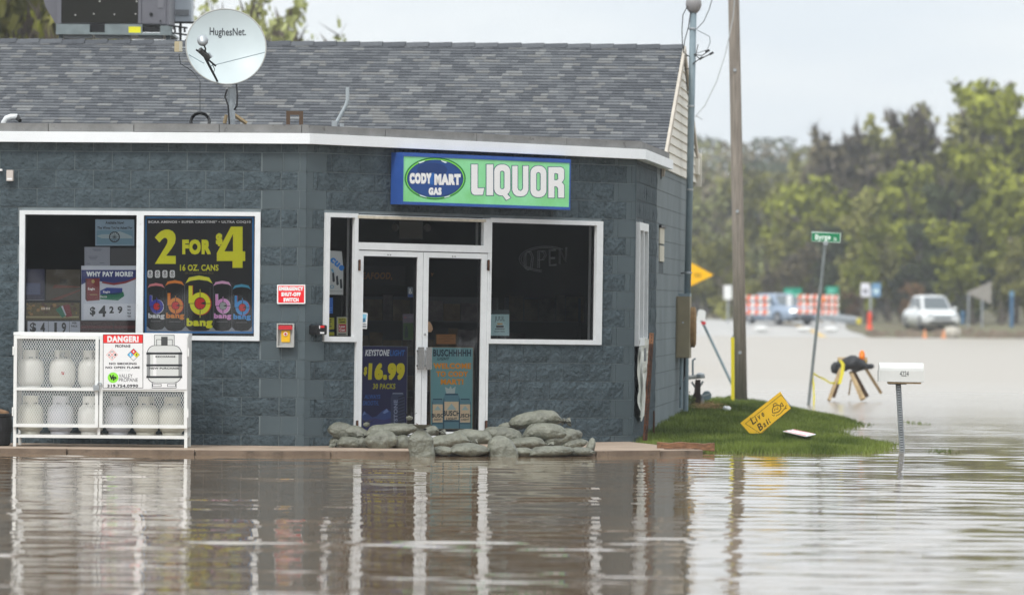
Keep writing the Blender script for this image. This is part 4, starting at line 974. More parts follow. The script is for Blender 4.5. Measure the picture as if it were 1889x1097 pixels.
# beer posters
ZO, ZS = (650, 600), 5.223
o, pr = sheet(WB, ZO, ZS, 84, 196, 532, 966, DO, P('frame_grey', 96, 100, 110), 'beer_poster', 'dark blue beer poster priced 16.99 in the left door', 'poster', pts=[(80, 1040), (526, 1040), (534, 200), (96, 194)])
pr.poly([(92, 1034), (518, 1034), (526, 206), (102, 202)], P('beer_navy', 26, 30, 74), 1)
pr.poly([(92, 1034), (92, 860), (110, 822), (150, 850), (190, 885), (230, 875), (290, 820), (330, 798), (370, 830), (370, 1034)], P('mountain', 52, 74, 130), 1.5)
pr.poly([(92, 1034), (92, 920), (200, 890), (300, 910), (370, 890), (370, 1034)], P('mountain_low', 52, 56, 110), 1.8); pr.poly([(290, 840), (330, 800), (350, 830), (325, 840), (310, 850)], P('snow', 110, 134, 180), 2)
pr.poly([(96, 870), (112, 824), (132, 852), (115, 856)], P('snow', 110, 134, 180), 2)
pr.text('KEYSTONE', 122, 232, 352, 294, P('key_white', 196, 200, 208), 2, .04, .12); pr.text('LIGHT', 360, 236, 500, 294, P('key_blue', 36, 92, 160), 2, .04, .12)
cyd = P('price_yellow', 188, 180, 24)
pr.text('$', 106, 396, 136, 486, cyd, 2, .06, .1); pr.text('16.99', 150, 360, 500, 526, cyd, 2, .07, .05)
pr.text('30 PACKS', 196, 558, 412, 612, P('pack_yellow', 160, 156, 40), 2, .04, .06)
pr.text('ALWAYS', 114, 664, 266, 706, P('always_blue', 44, 84, 150), 2, .04, .1); pr.text('SMOOTH.', 98, 724, 252, 770, P('always_blue', 44, 84, 150), 2, .04, .1)
pr.poly([(372, 1034), (368, 700), (384, 660), (388, 646), (486, 646), (490, 660), (504, 700), (504, 1034)], P('can_steel', 52, 62, 92), 2.2); pr.poly([(384, 660), (388, 648), (486, 648), (490, 660)], P('can_lid', 120, 130, 150), 2.5)
for i in range(11): pr.poly([(440, 690+i*30), (500, 670+i*30), (500, 684+i*30), (440, 704+i*30)], P('can_stripe', 24, 30, 56), 3)
vs, fs = text_mesh('KEYSTONE', .04)
pr.put([pr.pt(432 - (v.y)*48, 1040 - v.x*62) for v in vs], fs, P('can_word', 130, 140, 164), 3.2)
pr.build('print', o)
o, pr = sheet(WB, ZO, ZS, 745, 205, 1165, 1000, DO, P('frame_tan', 130, 116, 96), 'welcome_poster', 'pale blue welcome poster with three beer cans in the right door', 'poster', pts=[(750, 1000), (1160, 1000), (1168, 210), (744, 206)])
pr.poly([(756, 994), (1154, 994), (1160, 216), (752, 212)], P('busch_teal', 104, 148, 154), 1)
pr.text('BUSCHHHHH', 778, 230, 1142, 298, P('busch_navy', 26, 50, 66), 2, .035); pr.text('LIGHT', 818, 306, 930, 334, P('busch_navy', 26, 50, 66), 2, .03, .15)
cg = P('busch_gold', 214, 138, 26)
pr.text('WELCOME', 780, 362, 1142, 418, cg, 2, .05); pr.text('TO CODY', 806, 440, 1114, 494, cg, 2, .05); pr.text('MART!', 850, 514, 1070, 570, cg, 2, .05)
pr.poly([(905, 655), (890, 590), (930, 610), (945, 580), (960, 612), (995, 585), (985, 655)], P('foam', 170, 182, 180), 1.6)
def bcan(x0, x1, y0, y1, layer, word):
    w_ = x1-x0
    pr.poly([(x0, y1), (x0, y0+w_*.25), (x0+w_*.12, y0), (x1-w_*.12, y0), (x1, y0+w_*.25), (x1, y1)], P('can_teal', 92, 132, 146), layer)
    pr.rect(x0+w_*.06, y0+w_*.5, x1-w_*.06, y1-w_*.55, P('can_cream', 200, 184, 158), layer+.2)
    pr.poly([(x0+w_*.12, y0), (x1-w_*.12, y0), (x1-w_*.08, y0+w_*.1), (x0+w_*.08, y0+w_*.1)], P('can_dark', 50, 82, 100), layer+.3)
    pr.poly([(x0+w_*.2, y0+w_*1.0), (x0+w_*.5, y0+w_*.62), (x1-w_*.2, y0+w_*1.0)], P('can_pale', 150, 176, 180), layer+.4)
    pr.rect(x0+w_*.02, y1-w_*.5, x1-w_*.02, y1-w_*.42, P('can_dark', 50, 82, 100), layer+.3)
    pr.rect(x0, y0+w_*.3, x0+w_*.05, y1, P('can_dark', 50, 82, 100), layer+.25); pr.rect(x1-w_*.05, y0+w_*.3, x1, y1, P('can_dark', 50, 82, 100), layer+.25)
    yy = y0 + (y1-y0)*.56
    pr.text(word, x0-w_*.02, yy-w_*.16, x1+w_*.02, yy+w_*.17, P('busch_navy', 26, 50, 66), layer+.6, .035); pr.text('LIGHT', x0+w_*.17, yy+w_*.26, x1-w_*.17, yy+w_*.44, P('busch_navy', 26, 50, 66), layer+.6, .03, .12)
bcan(766, 876, 704, 994, 2, 'BUSC'); bcan(1030, 1140, 704, 994, 2, 'USCH'); bcan(876, 1032, 655, 994, 3, 'BUSCH')
pr.build('print', o)
# right window: age sign and neon
ZO, ZS = (880, 380), 2.286
o, pr = sheet(WB, ZO, ZS, 54, 438, 136, 546, -.05, P('juul_grey', 140, 166, 170), 'age_notice', 'pale grey notice in the lower left corner of the large right window', 'notice')
pr.rect(54, 438, 136, 456, P('juul_dark', 44, 52, 56), 1); pr.text('JUUL', 74, 464, 116, 490, c_ink, 2, .0); pr.rect(85, 493, 107, 500, P('juul_gold', 150, 120, 60), 2); pr.rect(80, 503, 112, 512, c_ink, 2); pr.rect(76, 516, 116, 519, c_ink, 2); pr.text('HOLD HERE', 72, 524, 116, 532, P('juul_ink', 70, 84, 90), 2, .02)
pr.build('print', o)
m_neon = mat('unlit_neon_tube', (.10, .105, .11), .3)
ns_ = thing('neon_sign', 'unlit oval open sign hanging in the large right window', 'neon sign', WB.M(0, 0, -.12))
zo_, zs2 = (880, 380), 2.286
pn = Print(WB, zo_, zs2, -.12)
mb = MB()
cx, cy = 290, 224
def p3(x, y): a_, b_ = pn.pt(x, y); return (a_, 0, b_)
for rx, ry, t0n, t1n in ((112, 54, .55, 1.72), (104, 48, .55, 1.7)):
    mb.tube([p3(cx+rx*math.cos(2*pi*(t0n/2+ (t1n-t0n)*i/40*.5)*1.0), cy+ry*math.sin(2*pi*(t0n/2+(t1n-t0n)*i/40*.5))) for i in range(41)], .004, m_neon, 6)
kid(mb, 'oval_tube', ns_)
mb = MB()
def seg(pts_): mb.tube([p3(*q) for q in pts_], .0055, m_neon, 6)
for dx in (0, 7):
    seg([(200+dx, 262-dx*.6), (198+dx, 215), (210, 192+dx*.4), (228-dx, 192+dx*.4), (238-dx, 215), (232-dx, 262-dx*.6), (215, 270-dx*.6), (202+dx, 262-dx*.6)])
    seg([(256+dx, 262), (256+dx, 190+dx*.6), (286-dx, 190+dx*.6), (292-dx, 208), (282-dx, 226), (256+dx, 228)])
    seg([(332, 182+dx*.7), (304+dx*.6, 184+dx*.7), (304+dx*.6, 252-dx*.6), (334, 250-dx*.6)]); seg([(304+dx, 218+dx*.6), (328, 217+dx*.6)])
    seg([(346+dx*.7, 246), (346+dx*.7, 180), (372+dx*.4, 236), (374+dx*.7, 174)])
kid(mb, 'letter_tube', ns_)
# torn banner on the side wall, rusty post, etc.
m_banner = mat('torn_banner_vinyl', (.62, .62, .56), .5, .2, 5, dirt_or_shade=((.25, .28, .28), 9, .6))
mb = MB(); nx, nz = 8, 14; vs = []
for j in range(nz+1):
    for i in range(nx+1):
        x, z = .25+1.75*i/nx, u(WS, 1180, 770)[1] + .90*j/nz
        d = .03 + .06*abs(noise.noise(Vector((x*2, z*3, 4)))) + (.05 if 5 < i < 8 and j > 8 else 0)
        if j == nz: z += .03*math.sin(i*1.7)
        if j < 2: z += .04*math.sin(i*.9+1); x = x*.93 + .1
        vs.append((x, -d, z))
mb.mesh(vs, [(j*(nx+1)+i, j*(nx+1)+i+1, (j+1)*(nx+1)+i+1, (j+1)*(nx+1)+i) for j in range(nz) for i in range(nx)], m_banner)
mb.box(.4, -.105, .95, .8, -.10, 1.10, P('banner_patch', 60, 66, 70)); mb.box(.85, -.115, .45, 1.2, -.11, .92, P('banner_patch2', 110, 116, 116))
o = mb.build('torn_banner', None, WS.M(0, 0, 0)); tag(o, 'torn white vinyl banner crumpled on the side wall under the narrow window', 'banner')

# ================================================================== PROPANE CAGE AND TANKS
CY = 59.72                              # front plane of the cage
cA = at(24, 822, CY); cB = at(357, 612, CY); sc = CY/F
def cpt(x, y): p = at(x, y, CY); return p.x - cA.x, p.z - zs_
cw = at(346.5, 700, CY).x - cA.x; chh = cpt(100, 613)[1]; cdp = .66
cage = thing('propane_cage', 'white propane exchange cage with mesh doors standing against the block wall', 'cage', T(cA.x, CY, zs_))
def cb_(x0, y0, z0, x1, y1, z1, name='frame'): mb = MB(); mb.box(x0, y0, z0, x1, y1, z1, m_cagew); return kid(mb, name, cage)
lg = .032
zbt = cpt(100, 805)[1]; zdb = cpt(100, 787)[1]; zm = cpt(100, 717)[1]; xm_ = cpt(183, 700)[0]
for x in (0, cw-lg):
    for y in (0, cdp-lg): cb_(x, y, 0, x+lg, y+lg, chh-.032, 'leg')
cb_(xm_-.014, .0, zbt+.022, xm_+.014, .03, zdb+.0, 'leg')
cb_(-.004, -.012, chh-.030, cw+.004, cdp+.004, chh, 'top_panel')
mb = MB(); mb.box(lg, .002, zbt-.012, cw-lg, .030, zbt+.022, m_cagew); mb.box(lg, cdp-.03, zbt-.012, cw-lg, cdp-.002, zbt+.022, m_cagew); mb.box(.004, lg, zbt-.010, .030, cdp-lg, zbt+.02, m_cagew); mb.box(cw-.03, lg, zbt-.010, cw-.004, cdp-lg, zbt+.02, m_cagew); kid(mb, 'bottom_rail', cage)
mb = MB()
for i in range(9): mb.box(lg+.002, .05+i*.065, zbt+.0, cw-lg-.002, .058+i*.065, zbt+.008, m_cagew)
kid(mb, 'floor_rack', cage, kind='stuff')
zsf = zm - .02
mb = MB()
for i in range(9): mb.box(lg+.002, .05+i*.065, zsf, cw-lg-.002, .058+i*.065, zsf+.008, m_cagew)
kid(mb, 'shelf', cage, kind='stuff')
cb_(cw-.010, lg+.002, zdb, cw-.002, cdp-lg-.002, chh-.032, 'side_panel'); cb_(.002, lg+.002, zdb, .010, cdp-lg-.002, chh-.032, 'side_panel')
def lattice(mb, x0, z0, x1, z1, y, cx=.0262, cz=.0475, wd=.0038):
    nx, nz = int((x1-x0)/cx), int((z1-z0)/cz)
    for sgn in (1, -1):
        k = -nz-1
        while k < nx+nz+1:
            # line x = x0 + k*cx + sgn*(z-z0)*cx/cz
            s_ = cx/cz*sgn; xs_ = x0 + (k+.0)*cx
            pts_ = []
            za, zb = z0, z1; xa_, xb_ = xs_, xs_ + s_*(z1-z0)
            if sgn < 0: xs_ += 0
            # clip
            def zat(x): return z0 + (x-xs_)/s_
            lo, hi = z0, z1
            zx0, zx1 = zat(x0), zat(x1); lo = max(lo, min(zx0, zx1)); hi = min(hi, max(zx0, zx1))
            if hi - lo > .01:
                a, b = xs_+s_*(lo-z0), xs_+s_*(hi-z0); n = len(mb.v)
                yy = y + .0015*sgn
                mb.v += [(a-wd/2, yy, lo), (a+wd/2, yy, lo), (b+wd/2, yy, hi), (b-wd/2, yy, hi)]; mb.f.append((n, n+1, n+2, n+3)); mb.mi.append(mb._m(m_cagew))
            k += 1
def cdoor(x0, x1, upper_placard):
    d = MB(); t = .034; y0, y1 = -.040, -.012
    z0, z1 = zdb-.002, chh-.034
    for q in ((x0, z0, x1, z0+t), (x0, z1-t, x1, z1), (x0, z0+t, x0+t, z1-t), (x1-t, z0+t, x1, z1-t), (x0+t, zm-.015, x1-t, zm+.015)): d.box(q[0], y0, q[1], q[2], y1, q[3], m_cagew)
    do = kid(d, 'door', cage)
    lm = MB(); lattice(lm, x0+t, z0+t, x1-t, zm-.015, -.026)
    if not upper_placard: lattice(lm, x0+t, zm+.015, x1-t, z1-t, -.026)
    kid(lm, 'expanded_mesh', do, kind='stuff')
    hx = x0-.012 if not upper_placard else x1
    for z in (z0+.16, z1-.16): h = MB(); h.box(hx, -.052, z-.045, hx+.014, -.020, z+.045, m_cagew); kid(h, 'hinge', do)
    return do
cdoor(.002, xm_-.006, False); d2 = cdoor(xm_+.006, cw-.002, True)
mb = MB(); mb.box(xm_-.055, -.085, zm-.01, xm_+.005, -.045, zm+.045, m_steel); mb.tube([(xm_-.015, -.065, zm+.04), (xm_+.0, -.068, zm+.075), (xm_+.03, -.065, zm+.06), (xm_+.02, -.065, zm+.035)], .008, m_steel, 6)
kid(mb, 'padlock', cage)
# placard
WC = Wall((0, CY), 0)
Zp, Zq = (170, 590), 4.22
o, pr = sheet(WC, Zp, Zq, 78, 108, 738, 540, .050, P('placard_white', 226, 228, 226), 'propane_placard', 'white danger placard with a drawn gas cylinder on the right cage door', 'sign', thick=.004)
pr.rect(84, 112, 397, 530, c_black, 1); pr.rect(88, 116, 393, 526, P('placard_white', 226, 228, 226), 1.3)
pr.rect(88, 116, 393, 178, P('danger_red', 214, 36, 36), 1.6); pr.rect(88, 178, 393, 181, c_black, 1.6); pr.text('DANGER!', 118, 124, 362, 172, c_white, 2, .06)
pr.text('PROPANE', 180, 192, 298, 214, c_ink, 2, .035)
for cx, cy, cs in ((155, 270, None), (322, 270, ('d_red', 'd_yel', 'd_wht', 'd_blu'))):
    r = 46
    if cs is None:
        for ox, oy in ((0, -23), (23, 0), (0, 23), (-23, 0)):
            pr.poly([(cx+ox, cy+oy-22), (cx+ox+22, cy+oy), (cx+ox, cy+oy+22), (cx+ox-22, cy+oy)], P('haz_pink', 206, 110, 100), 2); pr.poly([(cx+ox, cy+oy-18), (cx+ox+18, cy+oy), (cx+ox, cy+oy+18), (cx+ox-18, cy+oy)], c_white, 2.4)
        pr.rect(cx-12, cy-27, cx+12, cy-22, c_ink, 3); pr.poly([(cx-30, cy+8), (cx-24, cy-10), (cx-16, cy+8)], c_ink, 3); pr.ell(cx+25, cy, 8, 9, c_ink, 3, 10); pr.rect(cx-2, cy+14, cx+3, cy+32, c_ink, 3)
    else:
        cc = (P('nfpa_red', 200, 40, 50), P('nfpa_yellow', 220, 200, 50), c_white, P('nfpa_blue', 70, 160, 214))
        pr.poly([(cx, cy-r-3), (cx+r+3, cy), (cx, cy+r+3), (cx-r-3, cy)], c_ink, 1.8)
        for (ox, oy), c in zip(((0, -23), (23, 0), (0, 23), (-23, 0)), cc): pr.poly([(cx+ox, cy+oy-22), (cx+ox+22, cy+oy), (cx+ox, cy+oy+22), (cx+ox-22, cy+oy)], c, 2.2)
        pr.text('4', cx-6, cy-34, cx+6, cy-14, c_white, 3, .05); pr.text('2', cx-30, cy-10, cx-17, cy+10, c_white, 3, .05); pr.text('0', cx+17, cy-10, cx+30, cy+10, c_ink, 3, .05)
pr.text('NO SMOKING', 132, 330, 346, 348, c_ink, 2, .04); pr.text('NO OPEN FLAME', 104, 360, 372, 378, c_ink, 2, .04); pr.text('PROPERTY OF', 170, 386, 296, 398, P('pale_grey', 180, 182, 182), 2, .0)
pr.ell(163, 448, 42, 41, P('vp_green', 126, 200, 60), 2); pr.text('V', 134, 426, 170, 466, c_black, 3, .05); pr.text('P', 162, 440, 190, 472, c_black, 3, .05)
pr.text('VALLEY', 208, 420, 314, 450, c_ink, 2, .0); pr.text('PROPANE', 208, 452, 356, 480, c_ink, 2, .0); pr.text('319.754.0990', 118, 500, 358, 524, c_ink, 2, .04)
cgy = P('cyl_grey', 184, 186, 184); cgd = P('cyl_dark', 116, 118, 118)
pr.rect(483, 116, 641, 200, c_ink, 2); pr.rect(487, 120, 637, 200, cgy, 2.2); pr.rect(500, 150, 626, 200, c_ink, 2.4); pr.rect(504, 154, 622, 200, cgy, 2.6); pr.rect(537, 130, 588, 200, P('valve_grey', 60, 62, 62), 3)
vs, fs = shape_mesh([rr(0, 0, 1, 1, .22)]); pr.fit(vs, fs, 426, 196, 697, 490, c_ink, 2.8); pr.fit(vs, fs, 430, 200, 693, 486, cgy, 3)
pr.rect(432, 250, 452, 440, cgd, 3.2); pr.rect(672, 250, 692, 440, cgd, 3.2); pr.rect(475, 250, 500, 440, P('cyl_light', 214, 216, 214), 3.2)
for y in (260, 352, 443): pr.rect(422, y-8, 701, y+8, c_ink, 3.6)
pr.text('EXCHANGE', 494, 277, 648, 292, c_ink, 4, .035); pr.text('NEW PURCHASE', 446, 367, 676, 383, c_ink, 4, .035)
pr.rect(465, 486, 656, 530, c_ink, 2.6); pr.rect(469, 490, 652, 526, P('placard_white', 226, 228, 226), 2.8); pr.rect(469, 497, 540, 518, c_ink, 3); pr.rect(473, 501, 536, 514, P('placard_white', 226, 228, 226), 3.2); pr.rect(584, 497, 652, 518, c_ink, 3); pr.rect(588, 501, 648, 514, P('placard_white', 226, 228, 226), 3.2)
pr.build('print', o)
# tanks
def tank(m, valve=m_steel):
    t = link('propane_tank', None, None, Matrix())
    r = .138
    mb = MB(); mb.lathe([(.0, .030), (.09, .033), (.122, .055), (r, .095), (r, .235), (.125, .290), (.085, .325), (.0, .335)], (0, 0, 0), m, 26); kid(mb, 'cylinder', t, smooth=True)
    mb = MB(); mb.lathe([(.100, .0), (.104, .005), (.104, .050), (.098, .052)], (0, 0, 0), m, 22); kid(mb, 'foot_ring', t, smooth=True)
    mb = MB()
    for k in range(16):
        a0, a1 = 2*pi*k/16*.78 + .9, 2*pi*(k+1)/16*.78 + .9
        lo = .345 if k % 4 in (1, 2) else .315
        for rr_, fl in ((.085, 1), (.081, -1)):
            q = [(rr_*math.cos(a0), rr_*math.sin(a0), lo), (rr_*math.cos(a1), rr_*math.sin(a1), lo), (rr_*math.cos(a1), rr_*math.sin(a1), .415), (rr_*math.cos(a0), rr_*math.sin(a0), .415)]
            mb.poly(q if fl > 0 else q[::-1], m)
    kid(mb, 'collar', t)
    mb = MB(); mb.lathe([(.02, .33), (.02, .37), (.026, .375), (.026, .395), (.0, .398)], (0, 0, 0), valve, 10); mb.tube([(0, 0, .36), (0, -.05, .36)], .012, valve, 8); kid(mb, 'valve', t)
    return t
tw, tc_, tg = tank(m_tank), tank(m_tank2), tank(mat('grey_tank_enamel', (.50, .51, .55), .4, .05))
first = {id(t): True for t in (tw, tc_, tg)}
spots = [(x, zbt + .009 + zs_, 0) for x in (57, 112, 168, 219, 270, 318)] + [(x, zsf + .009 + zs_, 1) for x in (57, 115, 168, 219, 270, 318)]
kinds = [tc_, tg, tw, tg, tc_, tc_, tw, tw, tw, tw, tg, tw]
names = [('cream propane tank at the left end of the bottom row in the cage', None), ('grey tank second from left in the bottom row of the cage', None), ('white tank third from left in the bottom row, left of the middle post', None), ('grey tank in the bottom row just right of the middle post', None),
         ('cream tank fifth along the bottom row under the drawn cylinder', None), ('cream tank at the right end of the bottom row in the cage', None), ('bright white tank at the left end of the upper shelf', None), ('white tank with a red mark in the middle of the left upper shelf', None), ('white tank on the upper shelf beside the middle post', None)]
for i, ((px, z, up_), t) in enumerate(zip(spots[:9], kinds)):
    lab = names[i][0]
    p = at(px, 700, CY+.24)
    M = T(p.x, CY+.24, z) @ RZ(R.uniform(-2, 2))
    if first[id(t)]: t.matrix_basis = M; PW[t.name] = M; o = t; first[id(t)] = False
    else: o = copy_tree(t, M)
    tag(o, lab, 'gas tank', 'propane tanks in the cage')
    if i == 7: mm = MB(); mm.box(-.0, -.145, .16, .03, -.1375, .19, P('mark_red', 150, 60, 56)); M2 = T(p.x, CY+.24, z); mm.build('red_mark', o, M2)
# black barrel at the left frame edge
bp_ = at(-6, 800, 59.9)
o = thing('barrel', 'black plastic barrel with a brown item on its lid, cut by the left edge', 'barrel', T(bp_.x, bp_.y, zs_))
mb = MB(); mb.lathe([(.12, 0), (.145, .02), (.15, .14), (.16, .15), (.16, .165), (.155, .30), (.165, .31), (.165, .335), (.15, .34)], (0, 0, 0), m_black, 22); kid(mb, 'tub', o, smooth=False)
mb = MB(); mb.lathe([(.13, .341), (.12, .365), (.05, .385), (0, .387)], (0, 0, 0), mat('brown_leaf_litter', (.22, .13, .07), .9, .3, 20), 12); kid(mb, 'contents', o)

# ================================================================== SANDBAGS
def bag_mesh(L, Hh, D, seed, upright=False, tail=True, lean=0.):
    r = random.Random(seed); mb = MB(); nu, nv = 44, 30; vs = []
    ph = r.uniform(0, 9); ex = r.uniform(1.9, 3.6)
    for i in range(nu+1):
        t = i/nu; x = (t-.5)*L
        e = abs(2*t-1)
        prof = (1 - e**ex)**(.95-.1*ex) if e < 1 else 0; pw = (1 - e**7)**.5 if e < 1 else .1
        prof = max(prof, .13 + .05*math.sin(i*2.3+ph))
        neck = 0.
        if tail and t > .86: prof *= max(.20, 1-((t-.86)/.10)**1.2*.8); neck = min(1, (t-.86)/.1)
        if tail and t > .955: prof = .16 + .10*math.sin((t-.955)/.045*pi*.8)
        for j in range(nv):
            a = 2*pi*j/nv; c, s_ = math.cos(a), math.sin(a)
            sx = math.copysign(abs(c)**.8, c); sz = math.copysign(abs(s_)**1.12, s_)
            if sz < 0: sz = max(sz, -.80)
            y = sx*D/2*max(min(pw, prof*2.2), .02); z = sz*Hh/2*max(prof, .02)
            n_ = noise.noise(Vector((x*6+ph, y*6, z*6)))*.006
            w1 = abs(noise.noise(Vector((x*7+ph, a*.9, 3.1)))); w2 = abs(noise.noise(Vector((x*11-a*1.1, a*1.3+ph, 7.7))))
            n_ -= .020*max(0, 1-w1*4.5)*(.15+max(0, e-.2)) + .016*max(0, 1-w2*5)*(.1+max(0, e-.3))
            gather = math.sin(a*7+ph)*(.008*neck + .012*max(0, e-.45)/.55)
            q = 1 + gather*12*(neck+.15) 
            y = y*q + n_*sx; z = z*q + n_*sz + .16*Hh*math.sin(t*3.3+ph)*(.3) 
            z -= (.30*Hh*max(0, t-.8)/.2 if tail and not upright else 0)
            vs.append((x, y, z))
    f = [(i*nv+j, i*nv+(j+1) % nv, (i+1)*nv+(j+1) % nv, (i+1)*nv+j) for i in range(nu) for j in range(nv)]
    f += [tuple(range(nv))[::-1], tuple(range(nu*nv, (nu+1)*nv))]
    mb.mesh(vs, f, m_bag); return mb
BG = [  # x0,y0,x1,y1 in the enlargement, depth offset, tail side, yaw, tilt, label
 (100,140,262,245, 60.62, 0, .1, .05, 'plump sandbag at the left end of the pile on the top row'),
 (190,160,352,242, 60.60, 0, -.2, .12, 'sandbag second from the left on the top row'),
 (108,228,225,292, 60.66, 0, .3, 0, 'flattened sandbag at the bottom left corner of the pile'),
 (150,232,296,302, 60.45, -1, .2, .16, 'small sandbag with a pointed end low in the left of the pile'),
 (262,230,372,306, 60.48, 0, .2, .1, 'small sandbag wedged left of the square front bag'),
 (338,146,642,226, 60.50, -1, .04, -.05, 'long tied sandbag lying under the dark blue poster'),
 (338,193,524,314, 60.30, 0, .1, .03, 'square full sandbag in the front of the left half'),
 (506,226,622,320, 60.38, 0, .3, 0, 'round sandbag between the square bag and the upright tied bag'),
 (686,160,800,222, 60.75, 1, .3, -.1, 'sandbag lying behind the upright tied bag'),
 (735,213,992,297, 60.33, 1, .08, -.12, 'pale sandbag sloping right of the upright tied bag'),
 (905,183,1150,272, 60.60, 1, .1, .04, 'sandbag laid under the right door post'),
 (768,292,890,350, 59.25, 0, .1, 0, 'half sunk sandbag right of the upright tied bag'),
 (872,268,1122,354, 59.30, -1, .2, .05, 'wrinkled tied sandbag at the waterline, centre right'),
 (1108,166,1350,268, 60.72, 1, .1, .16, 'long smooth sandbag rising to the right beside the door'),
 (1200,135,1350,186, 61.05, 0, .1, 0, 'sandbag against the wall behind the topmost one'),
 (1283,66,1585,168, 60.95, 1, .1, -.17, 'topmost sandbag leaning on the block wall'),
 (1352,152,1610,260, 60.72, -1, .1, .02, 'tied sandbag directly under the topmost one'),
 (1252,232,1488,302, 60.50, 1, .1, -.08, 'smooth sandbag in the middle row of the right half'),
 (1476,185,1710,292, 60.75, 0, .2, -.25, 'sandbag sloping down at the right of the pile'),
 (1595,240,1752,308, 60.70, 0, .2, -.2, 'flat sandbag near the right end above the waterline'),
 (1388,288,1650,356, 59.52, -1, .1, -.03, 'long sandbag in the water at the front right'),
 (1632,300,1795,352, 59.66, 0, .2, 0, 'last sandbag at the right end in the water'),
 (1286,298,1404,352, 59.50, 0, .2, 0, 'low sandbag sunk between the upright bag and the front right one'),
 (560,255,700,330, 60.65, 0, .1, 0, 'sandbag hidden behind the upright tied bag at the kerb'),
]
def bpx(x, y): return 580 + x/3.498, 740 + y/3.498
for i, (x0, y0, x1, y1, Y, ts, yaw, tilt, lab) in enumerate(BG):
    (a, b), (c, d) = bpx(x0, y0), bpx(x1, y1); p = at((a+c)/2, (b+d)/2, Y); s_ = Y/F
    L, Hh = (c-a)*s_*1.20, (d-b)*s_*1.16
    mb = bag_mesh(L, Hh, max(.2, min(.32, L*.62)), i+3, tail=(ts != 0))
    M = T(p) @ RZ(yaw*(.6)) @ Matrix.Rotation(tilt, 4, 'Y')
    if ts < 0: M = M @ RZ(pi)
    o = mb.build('sandbag', None, M, True); tag(o, lab, 'sandbag', 'sandbags stacked against the doors')
    if ts:
        k = MB(); xe = L*.5; ze = .16*Hh*math.sin(3.3+((random.Random(i+3).uniform(0, 9))))*.3 - .30*Hh
        rg = []
        for (dx, r_) in ((-.045, .030), (-.015, .017), (.0, .016), (.03, .034), (.055, .046)):
            rg.append([(xe+dx, r_*(1+.35*math.sin(q*2.1+i))*math.cos(2*pi*q/12), ze + r_*(1+.35*math.cos(q*2.6+i))*math.sin(2*pi*q/12) - max(0, dx)*.3) for q in range(12)])
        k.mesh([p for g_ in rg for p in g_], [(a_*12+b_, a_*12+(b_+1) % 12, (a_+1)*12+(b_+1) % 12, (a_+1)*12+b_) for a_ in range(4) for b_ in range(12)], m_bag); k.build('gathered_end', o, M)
        k = MB(); k.tube([(xe-.012, .021*math.cos(2*pi*q/10), ze + .021*math.sin(2*pi*q/10)) for q in range(11)], .007, m_black, 5); k.tube([(xe-.01, -.02, ze), (xe+.02, -.05, ze+.02), (xe+.05, -.06, ze-.02)], .004, m_black, 4); k.build('tie', o, M)
# upright bags: wide base, gathered neck on top
def upright(x0, y0, x1, y1, Y, seed, lab, neck=True):
    (a, b), (c, d) = bpx(x0, y0), bpx(x1, y1); p = at((a+c)/2, d, Y); s_ = Y/F; W2, Hh = (c-a)*s_/2, (d-b)*s_
    r = random.Random(seed); mb = MB(); nv = 26; nz_ = 22; vs = []
    for i in range(nz_+1):
        t = i/nz_
        if t < .55: w_ = 1
        elif t < .86: w_ = 1 - ((t-.55)/.31)**1.3*.80
        else: w_ = .20 + .55*((t-.86)/.14)**1.5
        if not neck: w_ = (1-t**3)**.6 if t < 1 else .02
        for j in range(nv):
            an = 2*pi*j/nv; cx_, cy_ = math.cos(an), math.sin(an); cx_ = math.copysign(abs(cx_)**.7, cx_); cy_ = math.copysign(abs(cy_)**.7, cy_)
            q = w_*(1 + .10*math.sin(an*8+seed)*max(0, t-.35)/.65 + .05*noise.noise(Vector((cx_*2, cy_*2, t*4+seed))))
            vs.append((cx_*W2*q + .02*math.sin(t*3+seed), cy_*.12*q, t*Hh))
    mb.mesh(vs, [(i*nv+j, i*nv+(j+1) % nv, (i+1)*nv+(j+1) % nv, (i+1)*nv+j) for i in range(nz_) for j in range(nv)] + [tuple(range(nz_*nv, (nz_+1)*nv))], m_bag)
    o = mb.build('sandbag', None, T(p), True); tag(o, lab, 'sandbag', 'sandbags stacked against the doors')
    if neck:
        k = MB(); zt = Hh*.86
        k.lathe([(W2*.24, -.008), (W2*.26, 0), (W2*.24, .008)], (.01, 0, zt), m_black, 12, 'Z', (1, .6)); kid(k, 'tie', o)
        k = MB()
        for q in range(7):
            an = q*.9; k.tube([(.01, 0, zt), (.01+.03*math.cos(an), -.02, zt+.03), (.01+.09*math.cos(an), -.03*math.sin(an), zt+.03+.05*r.random())], [.006, .005, .003], m_rust if q % 2 else m_black, 5)
        kid(k, 'tie_ends', o)
upright(612, 150, 780, 356, 59.08, 3, 'upright sandbag with a tied gathered neck, standing in the water at the doors')
upright(1112, 218, 1304, 358, 59.32, 8, 'upright slumped sandbag right of centre, open side forward', False)
upright(1748, 232, 1812, 348, 59.9, 5, 'rolled sandbag end sticking up at the far right of the pile', False)
def leafy(px, py, Y, lab):
    p = at(px, py, Y); o = thing('dead_twig', lab, 'twig', T(p)); mb = MB()
    for q in range(5): an = q*1.3; mb.tube([(0, 0, 0), (.03*math.cos(an), 0, .03), (.07*math.cos(an)+.01, 0, .04+.05*R.random())], [.006, .004, .002], m_black, 5)
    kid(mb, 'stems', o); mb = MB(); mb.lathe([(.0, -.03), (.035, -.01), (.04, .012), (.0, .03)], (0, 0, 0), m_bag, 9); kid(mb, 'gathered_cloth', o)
leafy(755, 771, 60.6, 'dried twigs and gathered cloth poking up before the left door'); leafy(676, 783, 60.6, 'dark knotted cloth end on the left top bags')
